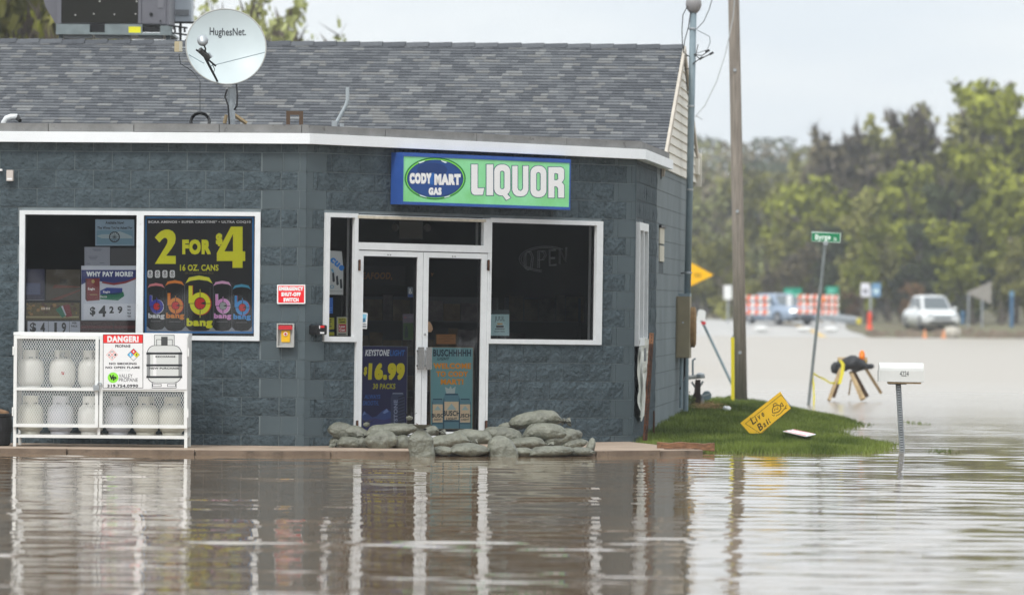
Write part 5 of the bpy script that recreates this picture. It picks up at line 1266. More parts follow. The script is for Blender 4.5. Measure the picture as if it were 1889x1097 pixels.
# ================================================================== ON THE ROOF
def px_thing(name, label, cat, px, py, Y, group=None): return thing(name, label, cat, T(at(px, py, Y)), group)
def rel(px, py, Y, o):       # photo point at distance Y in the frame of thing o (unrotated)
    return at(px, py, Y) - PW[o.name].translation
# satellite dish
YD = 62.6
o = thing('satellite_dish', 'round pale satellite dish on a grey post above the parapet', 'satellite dish', T(at(427, 228, YD).x, YD, 3.34))
c = rel(417, 86, YD, o); rd = 73.5*YD/F
m_dish = mat('dish_face', (.56, .63, .64), .38, .03, 3, dirt_or_shade=((.40, .46, .45), 4, .66)); m_dishb = mat('dish_back', (.40, .40, .38), .5)
Md = Matrix.Translation(c) @ RZ(math.radians(8)) @ Matrix.Rotation(math.radians(-14), 4, 'X')
mb = MB(); n = 56; rings = 9; vs = []
for side in (0, 1):
    for i in range(rings+1):
        r = rd*i/rings
        for k in range(n):
            a = 2*pi*k/n; vs.append(Md @ Vector((r*math.cos(a), .014*side + .10*(1-(i/rings)**2), r*math.sin(a)*.975)))
f = []
for side in (0, 1):
    b = side*(rings+1)*n
    for i in range(rings):
        for k in range(n): q = (b+i*n+k, b+i*n+(k+1) % n, b+(i+1)*n+(k+1) % n, b+(i+1)*n+k); f.append(q if side else q[::-1])
nf = len(f); mb.mesh(vs, f[:nf//2], m_dish)
b0 = rings*n; mb2 = MB(); mb2.mesh(vs, f[nf//2:] + [(b0+k, b0+(k+1) % n, (rings+1)*n+b0+(k+1) % n, (rings+1)*n+b0+k) for k in range(n)], m_dishb)
kid(mb, 'reflector', o, True); kid(mb2, 'reflector_back', o, True)
mb = MB(); vsr = [Md @ Vector((rd*1.006*math.cos(2*pi*k/48), .004, rd*.981*math.sin(2*pi*k/48))) for k in range(49)]; mb.tube(vsr, .008, m_dishb, 6); kid(mb, 'rim', o)
# lettering laid on the curved face
vs, fs = text_mesh('HughesNet.', .012); ax_, bx_ = min(v.x for v in vs), max(v.x for v in vs); cap = max(v.y for v in vs)
x0, x1 = (388-417)*YD/F, (455-417)*YD/F; z0, z1 = (86-61.5)*YD/F, (86-48.5)*YD/F
mb = MB(); q = []
for v in vs:
    x = x0 + (v.x-ax_)/(bx_-ax_)*(x1-x0); z = z0 + v.y/cap*(z1-z0); z /= .97; rr2 = (x*x+(z/.975)**2)/rd**2
    q.append(Md @ Vector((x, .10*(1-rr2) - .004, z)))
mb.mesh(q, fs, P('dish_word', 62, 66, 70)); kid(mb, 'lettering', o)
mb = MB(); mb.tube([(0, .08, -.1), (-.005, .08, .25), (-.005, .09, .52)], [.040, .042, .036], m_steel, 12); kid(mb, 'post', o)
mb = MB(); mb.box(-.05, .06, .42, .04, .14, .60, m_steel); kid(mb, 'mount', o)
lo, hi = rel(403, 154, YD-.05, o), rel(373, 96, YD-.75, o)
mb = MB(); mb.tube([lo, lo.lerp(hi, .5)+Vector((0, 0, .0)), hi], [.012, .014, .016], m_black, 8); kid(mb, 'feed_arm', o)
fh = rel(374, 75, YD-.8, o)
mb = MB(); mb.lathe([(.0, -.03), (.045, -.028), (.062, 0), (.058, .04), (.03, .10), (.03, .16)], tuple(fh), m_steel, 18, 'Y'); kid(mb, 'feed_horn', o, True)
mb = MB(); a_, b_ = rel(368, 92, YD-.74, o), rel(386, 108, YD-.68, o); mb.tube([a_, b_], .034, mat('dark_electronics', (.05, .05, .048), .5), 8); mb.tube([rel(362, 92, YD-.74, o), rel(398, 122, YD-.6, o)], .011, m_black, 6)
mb.tube([rel(384, 98, YD-.7, o), rel(391, 106, YD-.7, o)], .014, m_steel, 8); kid(mb, 'transmitter', o)
mb = MB(); mb.tube([rel(375, 80, YD-.8, o), rel(379, 90, YD-.76, o), rel(378, 100, YD-.72, o)], .01, mat('dark_electronics', (.05, .05, .048)), 6); kid(mb, 'feed_bracket', o)
mb = MB(); mb.tube([rel(389, 122, YD-.6, o), rel(488, 97, YD+.0, o)], .0045, m_mast, 5); kid(mb, 'strut', o)
mb = MB(); mb.tube([rel(345, 99, YD+.0, o), rel(376, 117, YD-.6, o)], .0045, m_mast, 5); kid(mb, 'strut', o)
mb = MB(); mb.tube([rel(391, 118, YD-.6, o), rel(396, 128, YD-.5, o), rel(393, 138, YD-.45, o), rel(388, 128, YD-.5, o)], .004, m_black, 5)
mb.tube([rel(436, 155, YD+.1, o), rel(438, 175, YD-.02, o), rel(437, 195, YD-.04, o), rel(432, 203, YD-.02, o)], .011, m_black, 6)
mb.tube([rel(419, 165, YD, o), rel(415, 178, YD, o), rel(421, 195, YD-.02, o), rel(423, 230, YD-.02, o)], .010, m_black, 6); kid(mb, 'cable', o)
# cable coil with a lead
o = thing('cable_coil', 'black cable coil standing on the parapet left of the dish post', 'cable', T(at(369, 228, 62.2)))
mb = MB(); mb.tube([(.105*math.cos(a), .02*math.sin(a*3), .02+.10*math.sin(a)) for a in [2*pi*k/26 for k in range(27)]], .013, m_black, 8)
mb.tube([(.095*math.cos(a), .03+.02*math.sin(a*3), .02+.09*math.sin(a)) for a in [2*pi*k/26 for k in range(27)]], .013, m_black, 8); kid(mb, 'loops', o)
mb = MB(); mb.tube([rel(369, 209, 62.2, o), rel(369, 150, 62.4, o), rel(363, 142, 62.5, o), rel(357, 134, 62.55, o), rel(348, 127, 62.5, o), rel(333, 118, 62.3, o), rel(330, 100, 62.2, o)], .0042, m_black, 5); kid(mb, 'lead', o)
o = thing('junction_box', 'small tan weatherproof box at the left edge of the dish', 'junction box', T(at(322, 96, 62.9)))
mb = MB(); mb.prism(rr(0, 0, .082, .115, .008), -.03, .04, mat('tan_plastic', (.52, .44, .28), .6)); kid(mb, 'box', o); mb = MB(); mb.box(.052, -.034, .004, .088, -.03, .112, m_vent); kid(mb, 'lid', o)
mb = MB(); mb.tube([(.12, .0, .13), (.25, .12, .10), (.4, .3, .06)], .012, m_black, 6); mb.tube([(.04, .05, .05), (.3, .4, .04)], .01, m_steel, 6); kid(mb, 'bracket', o)
# lumber block by the dish post
o = thing('wood_scrap', 'crossed tan wood scraps behind the foot of the dish post', 'wood', T(at(420, 232, 63.2)))
mb = MB(); p0, p1 = rel(432, 212, 63.2, o), rel(455, 228, 63.2, o); mb.tube([p0, p1], .022, m_lumber, 4); kid(mb, 'board', o)
mb = MB(); mb.tube([rel(414, 228, 63.2, o), rel(418, 212, 63.2, o)], .02, m_lumber, 4); kid(mb, 'board', o)
# brown U bracket
o = thing('roof_bracket', 'brown upturned U-shaped bracket standing behind the parapet', 'bracket', T(at(528, 230, 62.4)))
mb = MB(); w_, h_ = 31*62.4/F, 25*62.4/F; t = 7*62.4/F
mb.prism([(0, 0), (t, 0), (t, h_-t), (w_-t, h_-t), (w_-t, 0), (w_, 0), (w_, h_), (0, h_)], -.02, .03, m_brown); kid(mb, 'bracket_frame', o)
# bent antenna mast
o = thing('antenna_mast', 'bent grey pipe mast with foot plate rising behind the parapet', 'mast', T(at(619, 232, 62.4)))
mb = MB(); mb.tube([rel(620, 228, 62.4, o), rel(638, 195, 62.4, o), rel(641, 185, 62.4, o), rel(641, 161, 62.4, o)], .020, mat('mast_zinc', (.36, .40, .42), .5, .1), 10); kid(mb, 'pipe', o)
mb = MB(); q = rel(612, 231, 62.4, o); mb.box(q.x, -.06, q.z-.02, q.x+.06, .04, q.z+.045, m_steel); mb.box(q.x+.09, -.06, q.z-.02, q.x+.135, .0, q.z+.02, m_steel); kid(mb, 'foot_plate', o)
# white vent elbow at the left
o = thing('vent_elbow', 'white plastic vent elbow at the far left of the parapet', 'vent pipe', T(at(6, 229, 62.3)))
mb = MB(); mb.tube([rel(8, 236, 62.3, o), rel(7, 226, 62.3, o), rel(12, 219, 62.3, o), rel(20, 216, 62.3, o), rel(32, 216, 62.3, o)], [.032, .032, .034, .034, .034], mat('white_pvc', (.70, .72, .72), .4), 12); kid(mb, 'elbow', o, True)
mb = MB(); mb.tube([rel(32, 216, 62.3, o), rel(37, 223, 62.25, o)], [.030, .022], m_black, 8); kid(mb, 'opening', o)
# air conditioner on its stand at the ridge
YH = 76.2; s_ = YH/F
o = thing('rooftop_air_conditioner', 'grey rooftop air-conditioning unit with dark coil on a galvanised stand behind the ridge', 'air conditioner', T(at(107, 66, YH)))
def hb_(x0, y0, x1, y1, d0, d1, m, name, mb=None):
    a, b = rel(x0, y0, YH, o), rel(x1, y1, YH, o); k = mb or MB(); k.box(a.x, d0, b.z, b.x, d1, a.z, m)
    return kid(k, name, o) if mb is None else k
hb_(107, -90, 312, 46, .02, 1.3, m_hvac, 'cabinet')
cl = hb_(113, -84, 256, 43, -.004, .018, m_coil, 'coil')
mb = MB(); a, b = rel(113, -84, YH, o), rel(256, 43, YH, o)
for i in range(52): z = b.z + (a.z-b.z)*i/52; mb.box(a.x+.004, -.012, z, b.x-.004, -.006, z+.006, mat('coil_fin', (.045, .044, .036), .6))
kid(mb, 'coil_fins', o, kind='stuff')
mb = MB(); hb_(107, -90, 113, 44, -.03, .02, m_hvac, '', mb); hb_(256, -90, 260, 44, -.02, .02, m_hvac, '', mb); kid(mb, 'corner_post', o)
hb_(260, -88, 306, 44, .005, .02, m_hvac, 'service_panel')
mb = MB(); q = rel(279, 27, YH, o); mb.lathe([(.024, -.01), (.024, .01)], (q.x, 0, q.z), m_black, 12, 'Y'); q = rel(296, 39, YH, o); mb.lathe([(.012, -.01), (.012, .01)], (q.x, 0, q.z), m_black, 10, 'Y'); kid(mb, 'service_hole', o)
mb = MB(); hb_(291, -2, 302, 15, -.002, .004, mat('hvac_plate', (.19, .19, .21), .5), '', mb); kid(mb, 'data_plate', o)
mb = MB(); A = [rel(72, -30, YH, o), rel(107, -30, YH, o), rel(107, 52, YH, o), rel(84, 14, YH, o), rel(80, 0, YH, o)]
mb.prism([(p.x, p.z) for p in (A[3], A[2], A[1], A[0], A[4])], .05, 1.2, m_hvac); kid(mb, 'intake_hood', o)
m_rail = mat('stand_rail', (.20, .235, .24), .5, .15, 6, dirt_or_shade=((.28, .16, .08), 9, .68))
hb_(104, 45, 166, 63, -.06, 0, m_rail, 'base_rail'); hb_(194, 45, 263, 63, -.06, 0, m_rail, 'base_rail'); hb_(296, 48, 318, 63, -.06, 0, m_rail, 'base_rail')
hb_(104, 60, 320, 66, -.09, 1.2, m_rail, 'base_frame'); hb_(166, 45, 194, 60, -.01, 0, m_black, 'fork_pocket'); hb_(263, 50, 296, 60, -.01, 0, m_black, 'fork_pocket')
hb_(238, 50, 260, 62, -.066, -.061, P('yellow_label', 206, 200, 40), 'yellow_label')
mb = MB(); hb_(118, 65, 170, 71, .05, .1, mat('white_flashing', (.60, .62, .64), .5), '', mb); hb_(175, 65, 240, 71, .05, .1, mat('white_flashing', (.60, .62, .64)), '', mb); hb_(255, 65, 300, 71, .05, .1, mat('white_flashing', (.60, .62, .64)), '', mb); kid(mb, 'flashing', o)
mb = MB()
for x in (112, 310):
    q = rel(x, 64, YH, o); mb.box(q.x-.03, .02, q.z-.9, q.x+.03, .08, q.z, m_rail); mb.box(q.x-.03, 1.1, q.z-1.3, q.x+.03, 1.16, q.z, m_rail)
kid(mb, 'stand_leg', o)
mb = MB()
for y, x0, x1 in ((47, 312, 345), (61, 318, 352)): mb.tube([rel(x0, y, YH-.1, o), rel(x1, y+5, YH-.5, o)], .012, m_black, 6)
for x in (322, 331, 340): mb.tube([rel(x, 50, YH-.1, o), rel(x+1, 60, YH-.1, o)], .014, m_black, 6)
kid(mb, 'pipework', o)
# little specks of cottonwood fluff caught on the coil
mb = MB()
for (x, y) in ((139, 28), (173, 26), (211, 27), (250, 26), (184, 3), (252, 3)): q = rel(x, y, YH-.02, o); mb.lathe([(.0, -.004), (.012, 0), (0, .004)], tuple(q), mat('fluff', (.5, .5, .46)), 6, 'Y')
kid(mb, 'lint', o, kind='stuff')
# pale vent box and antenna arm behind the unit
o = thing('exhaust_box', 'pale grey exhaust box with a slotted front behind the air conditioner', 'exhaust box', T(at(311, 60, 77.5)))
def eb(x0, y0, x1, y1, d0, d1, m, name): a, b = rel(x0, y0, 77.5, o), rel(x1, y1, 77.5, o); k = MB(); k.box(a.x, d0, b.z, b.x, d1, a.z, m); kid(k, name, o)
eb(311, -40, 353, 41, 0, .5, mat('pale_sheet', (.46, .50, .54), .5, .08), 'casing'); eb(315, 18, 349, 29, -.015, -.002, mat('slot_grey', (.24, .25, .26), .6), 'slot'); eb(330, 41, 334, 75, .1, .15, m_black, 'leg')
eb(311, 40, 362, 44, -.05, -.01, m_black, 'crossarm')

# ================================================================== SIDE WALL SERVICES
def ws_near(px, py, out):        # point on plane parallel to side wall
    s, z = WS.uv(px, py, out); return WS.P(s, z, out)
o = thing('service_mast', 'tall grey conduit mast with rounded weatherhead strapped to the gable end', 'mast', T(ws_near(1270, 540, .12)))
Ym = PW[o.name].translation.y
mb = MB(); mb.tube([rel(1268, 548, Ym, o), rel(1273.5, 290, Ym, o), rel(1279, 22, Ym, o)], .044, m_mast, 14); kid(mb, 'conduit', o, True)
mb = MB(); q = rel(1279.5, 10, Ym, o); mb.lathe([(.05, -.10), (.085, -.06), (.105, 0), (.10, .06), (.06, .10), (0, .11)], tuple(q), mat('weatherhead_grey', (.26, .25, .25), .5), 18); kid(mb, 'weatherhead', o, True)
mb = MB()
for (x, y) in ((1277, 53), (1275, 196), (1269, 503), (1272, 350)): q = rel(x, y, Ym, o); mb.lathe([(.050, -.012), (.052, 0), (.050, .012)], tuple(q), m_steel, 14)
for y in (127, 103): mb.tube([rel(1262, y+1, Ym, o), rel(1276, y, Ym, o)], .006, m_black, 5)
mb.tube([rel(1257, 504, Ym+.3, o), rel(1276, 503, Ym, o)], .01, m_black, 5); kid(mb, 'strap', o)
m_wire = mat('grey_wire', (.20, .22, .24), .5)
mb = MB()
def wr(pts, r, m=m_black): mb.tube([rel(x, y, Ym-.05, o) for x, y in pts], r, m, 5)
wr([(1268, 12), (1260, 28), (1258, 55), (1259, 80), (1262, 98), (1272, 105)], .0065); wr([(1274, 22), (1270, 50), (1263, 75), (1261, 95), (1264, 130), (1268, 170)], .0065)
wr([(1315, -6), (1308, 18), (1298, 40), (1286, 53), (1279, 55)], .0075, m_wire)
wr([(1286, 56), (1300, 63), (1309, 68), (1310, 78), (1305, 92), (1290, 97), (1280, 100)], .006, m_wire); wr([(1278, 118), (1292, 108), (1305, 103), (1315, 97)], .007); wr([(1280, 101), (1295, 103), (1308, 94)], .007); wr([(1283, 105), (1286, 90), (1288, 82)], .006)
wr([(1284, 103), (1292, 110), (1300, 105)], .007)
kid(mb, 'wire', o)
mb = MB()
for a, b in (((1301, 96), (1309, 93)), ((1309, 101), (1316, 97)), ((1290, 110), (1296, 106))): mb.tube([rel(*a, Ym-.05, o), rel(*b, Ym-.05, o)], .016, m_black, 7)
kid(mb, 'splice', o)
# electric meter cabinet + round meter
o = thing('meter_cabinet', 'olive brown electric meter cabinet with round meter at the far end of the side wall', 'meter box', WS.M(0, 0, 0))
m_olive = mat('olive_cabinet', (.24, .205, .13), .6, .12, 4); m_rustp = mat('orange_rust_cover', (.26, .16, .07), .7, .25, 12)
Zt, Zb = u(WS, 1262, 547)[1], u(WS, 1262, 657)[1]
s0c = u(WS, 1247, 600)[0]
mb = MB(); mb.box(s0c, -.175, Zb, s0c+.55, .0, Zt, m_olive); kid(mb, 'cabinet', o)
mb = MB(); mb.box(s0c-.012, -.177, Zb+.01, s0c-.001, -.02, Zt-.01, m_olive); kid(mb, 'cabinet_door', o); mb = MB(); mb.lathe([(.012, -.02), (.012, 0)], (s0c-.012, -.09, (Zt+Zb)/2+.06), m_steel, 8, 'X'); kid(mb, 'latch', o)
mb = MB(); mb.box(s0c+.58, -.15, Zb+.05, s0c+1.0, .0, Zt+.04, m_mast); kid(mb, 'meter_socket', o)
mb = MB(); mb.lathe([(.0, -.075), (.12, -.07), (.14, -.05), (.14, 0)], (s0c+.36, -.175, (Zt+Zb)/2-.0), m_rustp, 22, 'Y', (1.1, 1.9)); kid(mb, 'meter_cover', o)
mb = MB(); mb.tube([(s0c+.25, -.06, Zb), (s0c+.25, -.06, .25)], .022, m_mast, 8); mb.tube([(s0c+.45, -.10, Zb), (s0c+.50, -.09, Zb-.25), (s0c+.2, -.05, Zb-.4)], .012, m_black, 6); mb.tube([(s0c+.7, -.10, Zb), (s0c+.7, -.10, .2)], .035, m_mast, 8); kid(mb, 'conduit', o)
# gas meter
gY = 78.0
o = thing('gas_meter', 'rusty brown gas meter with white pipes in the grass by the building end', 'gas meter', T(at(1283, 745, gY)))
m_grust = mat('gas_meter_rust', (.045, .030, .024), .8, .4, 14)
mb = MB(); A = [rel(x, y, gY, o) for x, y in ((1272, 748), (1292, 748), (1292, 700), (1283, 700), (1281, 722))]; mb.prism([(p.x, p.z) for p in A], -.08, .10, m_grust); kid(mb, 'support', o)
mb = MB(); mb.tube([rel(1268, 696, gY, o), rel(1300, 693, gY, o)], .03, mat('meter_white', (.5, .5, .48), .5, .2, 20), 8); mb.lathe([(.0, -.02), (.06, -.01), (.06, .03), (.03, .05)], tuple(rel(1292, 694, gY, o)), m_steel, 12); kid(mb, 'regulator', o)
mb = MB(); mb.tube([rel(1278, 692, gY, o), rel(1278, 664, gY, o), rel(1283, 661, gY, o)], .014, m_mast, 6); mb.tube([rel(1276, 704, gY, o), rel(1281, 712, gY, o), rel(1291, 712, gY, o), rel(1297, 703, gY, o)], .015, m_steel, 6)
mb.tube([rel(1294, 748, gY, o), rel(1296, 730, gY, o), rel(1310, 726, gY, o)], .035, m_steel, 8); kid(mb, 'pipe', o)
mb = MB(); mb.lathe([(.06, -.03), (.065, 0), (.06, .03)], tuple(rel(1304, 729, gY, o)), m_mast, 12, 'Y'); kid(mb, 'flange', o)
# small shrub clump at the meter
o = thing('weed_clump', 'dark green weed clump at the foot of the gas meter', 'weeds', T(at(1270, 750, 77.5))); mb = MB()
for i in range(160):
    p = Vector((R.gauss(0, .04), R.gauss(0, .05), abs(R.gauss(.08, .06)))); d = Vector((R.gauss(0, 1), R.gauss(0, 1), R.gauss(0, 1))).normalized()*.03; e = Vector((d.z, d.x, d.y)); mb.poly([p-d, p+e*.6, p+d], m_grass)
kid(mb, 'leaves', o, kind='stuff')
# utility pole
YP = 85.5
o = thing('utility_pole', 'tall weathered wooden utility pole rising out of the grass bank', 'utility pole', T(at(1367, 750, YP)))
mb = MB(); mb.tube([rel(1367, 760, YP, o), rel(1361, 400, YP, o), rel(1353.5, 0, YP, o), rel(1349, -240, YP, o)], [.098, .090, .083, .078], m_wood, 18); kid(mb, 'trunk', o, True)
mb = MB(); mb.tube([rel(x, y, YP-.3, o) for x, y in ((1358, -30), (1352, 35), (1338, 100), (1322, 150), (1300, 195), (1282, 216))], .008, mat('pale_wire', (.45, .47, .48), .5), 5); mb.tube([rel(1284, 214, YP-.3, o), rel(1296, 221, YP-.3, o)], .008, mat('pale_wire', (.45, .47, .48)), 5); kid(mb, 'service_wire', o)
mb = MB()
for y in (130, 390, 650): q = rel(1360 + (y-400)*.018, y, YP, o); mb.box(q.x-.02, -.105, q.z-.02, q.x+.02, -.085, q.z+.02, m_steel)
kid(mb, 'bolt', o)
# yellow guy-wire marker
o = thing('guy_marker', 'slim yellow plastic guy marker standing at the utility pole', 'marker', T(at(1352, 752, 84)))
mb = MB(); mb.tube([rel(1352, 752, 84, o), rel(1351.5, 622, 84, o)], .027, mat('yellow_plastic', (.72, .60, .02), .5), 8); kid(mb, 'sleeve', o); mb = MB(); mb.tube([rel(1352, 756, 84, o), rel(1351.5, 618, 84, o)], .01, m_steel, 6); kid(mb, 'guy_rod', o)
# leaning mailbox on a rod
o = thing('leaning_mailbox', 'white mailbox with red flag on a leaning grey rod behind the building end', 'mailbox', T(at(1351, 715, 92)))
mb = MB(); mb.tube([rel(1354, 716, 92, o), rel(1294, 590, 92, o)], .022, m_mast, 8); kid(mb, 'rod', o)
mb = MB(); q = rel(1291, 582, 92, o); pr_ = [(-.06, -.07), (.08, -.09), (.09, .06), (.06, .09), (0, .10), (-.04, .07)]; mb.prism([(q.x+x, q.z+z) for x, z in pr_], -.2, .2, mat('mailbox_white', (.72, .73, .72), .4, .05)); kid(mb, 'box', o)
mb = MB(); mb.box(q.x+.02, -.22, q.z-.14, q.x+.09, -.2, q.z-.095, mat('red_plastic', (.55, .03, .04))); kid(mb, 'flag', o); mb = MB(); mb.prism([(q.x-.10, q.z+.03), (q.x-.05, q.z-.02), (q.x-.02, q.z+.11)], -.15, .1, m_black); kid(mb, 'open_door', o)
# rusty perforated post
o = thing('rusty_post', 'rusty perforated steel post leaning before the side wall', 'post', T(at(1191, 806, 63.9)))
mb = MB(); a, b = rel(1190, 812, 63.9, o), rel(1201, 634, 63.9, o); c_ = rel(1202.2, 614, 63.9, o)
mb.tube([a, b], .026, m_rust, 4); kid(mb, 'post', o); mb = MB(); mb.tube([b, c_], .025, mat('orange_rusty_top', (.26, .12, .06), .8, .35, 25), 4); kid(mb, 'stub', o)
mb = MB()
for i in range(34): q = a.lerp(c_, (i+.5)/34); mb.lathe([(.006, -.034), (.006, -.02)], tuple(q), m_black, 6, 'Y')
kid(mb, 'hole', o, kind='stuff')
# second rust stake at the corner
o = thing('short_stake', 'short dark stake at the bottom of the building corner', 'stake', T(at(1206, 792, 66.5))); mb = MB(); mb.tube([(0, 0, -.05), (0, 0, .22)], .012, m_rust, 6); kid(mb, 'stake', o)

# ================================================================== ON AND AROUND THE GRASS
YB = 66.2
m_bait = mat('bait_sign_yellow', (.78, .47, .02), .5, .06, 4, dirt_or_shade=((.45, .26, .05), 6, .68))
q = [at(x, y, YB) for x, y in ((1403, 803), (1365.7, 779.7), (1438.6, 721.8), (1458.5, 747.5))]
org = q[0]
WBt = Wall((org.x, YB), -3)
o, pr = sheet(WBt, (1160, 640), 2.591, 0, 0, 0, 0, 0., m_bait, 'bait_sign', 'tilted yellow live bait sign fallen into the grass', 'sign', thick=.012, pts=[(634, 412), (578, 412), (533, 362), (724, 212), (774, 292)])
def rot(x, y, ang=-.668): return (585 + (x)*math.cos(ang) - y*math.sin(ang), 404 + x*math.sin(ang) + y*math.cos(ang))
bl = P('bait_ink', 40, 34, 20)
def rtext(st, x, y, w_, h_, sh=.25, bold=.02):
    vs, fs = text_mesh(st, bold); ax_, bx_ = min(v.x for v in vs), max(v.x for v in vs); ay_, by_ = min(v.y for v in vs), max(v.y for v in vs)
    pr.put([pr.pt(*rot(x + (v.x-ax_)/(bx_-ax_)*w_ + (v.y-ay_)/(by_-ay_)*h_*sh, y - (v.y-ay_)/(by_-ay_)*h_)) for v in vs], fs, bl, 2)
for st, x, y, s2 in (('L', 26, -20, 34), ('i', 50, -20, 26), ('v', 64, -20, 20), ('e', 86, -20, 20)): rtext(st, x, y, s2*.62 if st != 'i' else 6, s2)
for st, x, y, s2 in (('B', 34, 24, 34), ('a', 62, 24, 20), ('i', 82, 24, 26), ('t', 94, 24, 28)): rtext(st, x, y, s2*.66 if st not in 'it' else 7, s2)
def rl(pts, wd=2.2):
    for i in range(len(pts)-1):
        (x0, y0), (x1, y1) = pts[i], pts[i+1]; d = math.hypot(x1-x0, y1-y0) or 1; nx_, ny_ = -(y1-y0)/d*wd/2, (x1-x0)/d*wd/2
        pr.poly([rot(x0+nx_, y0+ny_), rot(x1+nx_, y1+ny_), rot(x1-nx_, y1-ny_), rot(x0-nx_, y0-ny_)], bl, 2)
rl([(2, -48), (222, -50), (226, 30), (30, 34), (2, -48)], 2)
rl([(136, -8), (146, -22), (160, -28), (176, -24), (186, -12), (180, 2), (164, 6), (150, 2), (136, -8)], 4); rl([(186, -12), (200, -20), (198, 0), (186, -12)], 3.5); rl([(150, -12), (156, -14)], 5); rl([(140, 14), (165, 18), (190, 12), (205, 16)], 3)
rl([(158, -28), (164, -38), (176, -36), (180, -26)], 3); rl([(160, -16), (166, -4), (174, -16)], 2.4); rl([(128, -4), (132, 8), (140, 4)], 2.4); rl([(192, 14), (210, 4)], 3)
pr.build('print', o)
# red and white sign lying flat
o = thing('fallen_sign', 'red and white sign board lying flat on the grass', 'sign', T(at(1474, 807, 66)))
z0 = 0
c4 = [Vector((p.x, p.y, bankz(p.x, p.y)+.085)) - PW[o.name].translation for p in (at(1444, 806, 66.0), at(1487, 814, 64.6), at(1505, 811, 65.4), at(1464, 799, 67.3))]
mb = MB(); mb.hexa([tuple(p) for p in c4] + [(p.x, p.y, p.z+.008) for p in c4], c_white); kid(mb, 'board', o)
mb = MB(); 
def bil(a, b): 
    p = c4[0].lerp(c4[1], a).lerp(c4[3].lerp(c4[2], a), b); return (p.x, p.y, p.z+.0095)
pk = P('washed_red', 206, 90, 96)
mb.poly([bil(.05, .05), bil(.95, .05), bil(.95, .22), bil(.05, .22)], pk); mb.poly([bil(.05, .5), bil(.95, .42), bil(.95, .6), bil(.05, .62)], pk); mb.poly([bil(.05, .8), bil(.95, .8), bil(.95, .95), bil(.05, .95)], pk); kid(mb, 'stripe', o)
# driftwood planks
def plank(name, label, a, b, Y, w_, h_, m, tilt=0):
    p, q = at(*a, Y), at(*b, Y); o = thing(name, label, 'wood', T(p)); mb = MB(); d = q-p; n = 12; vs = []
    for i in range(n+1):
        t = i/n; c = d*t; hh = h_*(1 + .35*noise.noise(Vector((t*5, Y, 1)))); ww = w_*(1 + .3*noise.noise(Vector((t*4, Y, 5)))) * (.5+.5*min(1, min(t, 1-t)*8+.2))
        for sx, sz in ((-1, -1), (1, -1), (1, 1), (-1, 1)): vs.append((c.x, c.y + sx*ww/2, c.z + sz*hh/2))
    mb.mesh(vs, [(i*4+k, i*4+(k+1) % 4, (i+1)*4+(k+1) % 4, (i+1)*4+k) for i in range(n) for k in range(4)] + [(3, 2, 1, 0), (n*4, n*4+1, n*4+2, n*4+3)], m); kid(mb, 'plank', o); return o
m_drift = mat('wet_driftwood', (.14, .065, .035), .75, .45, 9, col2=(.22, .11, .055), stretch=(1, 3, 6))
plank('driftwood_plank', 'brown driftwood plank with a broken end at the kerb end', (1212, 823), (1318, 824), 61.4, .22, .085, m_drift)
plank('driftwood_plank', 'thin dark driftwood strip lying across the front of the broken plank', (1225, 829), (1290, 831), 61.0, .10, .03, m_rust)
# clump of straw rope, white bottle litter
o = thing('straw_clump', 'tan heap of straw lying on the grass near the pole', 'straw', T(at(1308, 767, 76).x, 76, bankz(at(1308, 767, 76).x, 76)+.05)); mb = MB(); ms = mat('straw', (.42, .28, .14), .9, .3, 30)
for i in range(420):
    a = R.uniform(0, 2*pi); p = Vector((R.gauss(0, .10)-.02, R.gauss(0, .15), abs(R.gauss(.02, .035)))); d = Vector((math.cos(a), math.sin(a), R.gauss(0, .25)))*R.uniform(.02, .06); mb.poly([p-d, p+d, p+Vector((0, 0, .006))], ms)
kid(mb, 'stalks', o, kind='stuff')
o = thing('plastic_litter', 'crumpled white plastic litter beside the straw heap', 'litter', T(at(1341, 771, 75.5).x, 75.5, bankz(at(1341, 771, 75.5).x, 75.5)+.05)); mb = MB(); vs = []
for i in range(7):
    for k in range(9): a = 2*pi*k/9; e = pi*i/6; r = .055*(1+.5*noise.noise(Vector((k*1.3, i*1.1, 2)))); vs.append((r*math.sin(e)*math.cos(a), r*math.sin(e)*math.sin(a), .6*r*math.cos(e)+.02))
mb.mesh(vs, [(i*9+k, i*9+(k+1) % 9, (i+1)*9+(k+1) % 9, (i+1)*9+k) for i in range(6) for k in range(9)], P('litter', 214, 214, 210)); kid(mb, 'crumple', o)
# mailbox 4224
YM = 63.0
o = thing('mailbox', 'white mailbox numbered 4224 on a leaning perforated steel post in the water', 'mailbox', T(at(1665, 838, YM)))
m_mbx = mat('mailbox_paint', (.66, .67, .65), .35, .05, 4)
a, b = rel(1621, 703, YM, o), rel(1703, 669, YM, o); w_, h_ = b.x-a.x, b.z-a.z
Mm = T(o.matrix_basis.translation + a) @ Matrix.Rotation(.006, 4, 'Y')
mb = MB(); prof = [(-.09, 0), (.09, 0), (.09, h_*.58)] + [(.09*math.cos(t), h_*.58 + h_*.42*math.sin(t)) for t in [pi*k/10 for k in range(1, 10)]] + [(-.09, h_*.58)]
vs = [(0, y, z) for y, z in prof] + [(w_, y, z) for y, z in prof]; n = len(prof)
mb.mesh(vs, [tuple(range(n))[::-1], tuple(range(n, 2*n))] + [(i, (i+1) % n, (i+1) % n+n, i+n) for i in range(n)], m_mbx); mb.build('box', o, Mm)
mb = MB(); mb.box(-.008, -.094, -.004, .010, .094, h_*.60, m_mbx); mb.box(w_-.010, -.094, -.004, w_+.006, .094, h_*.60, m_mbx); mb.build('end_flange', o, Mm)
vs, fs = text_mesh('4224', .0); ax_, bx_ = min(v.x for v in vs), max(v.x for v in vs); cap = max(v.y for v in vs)
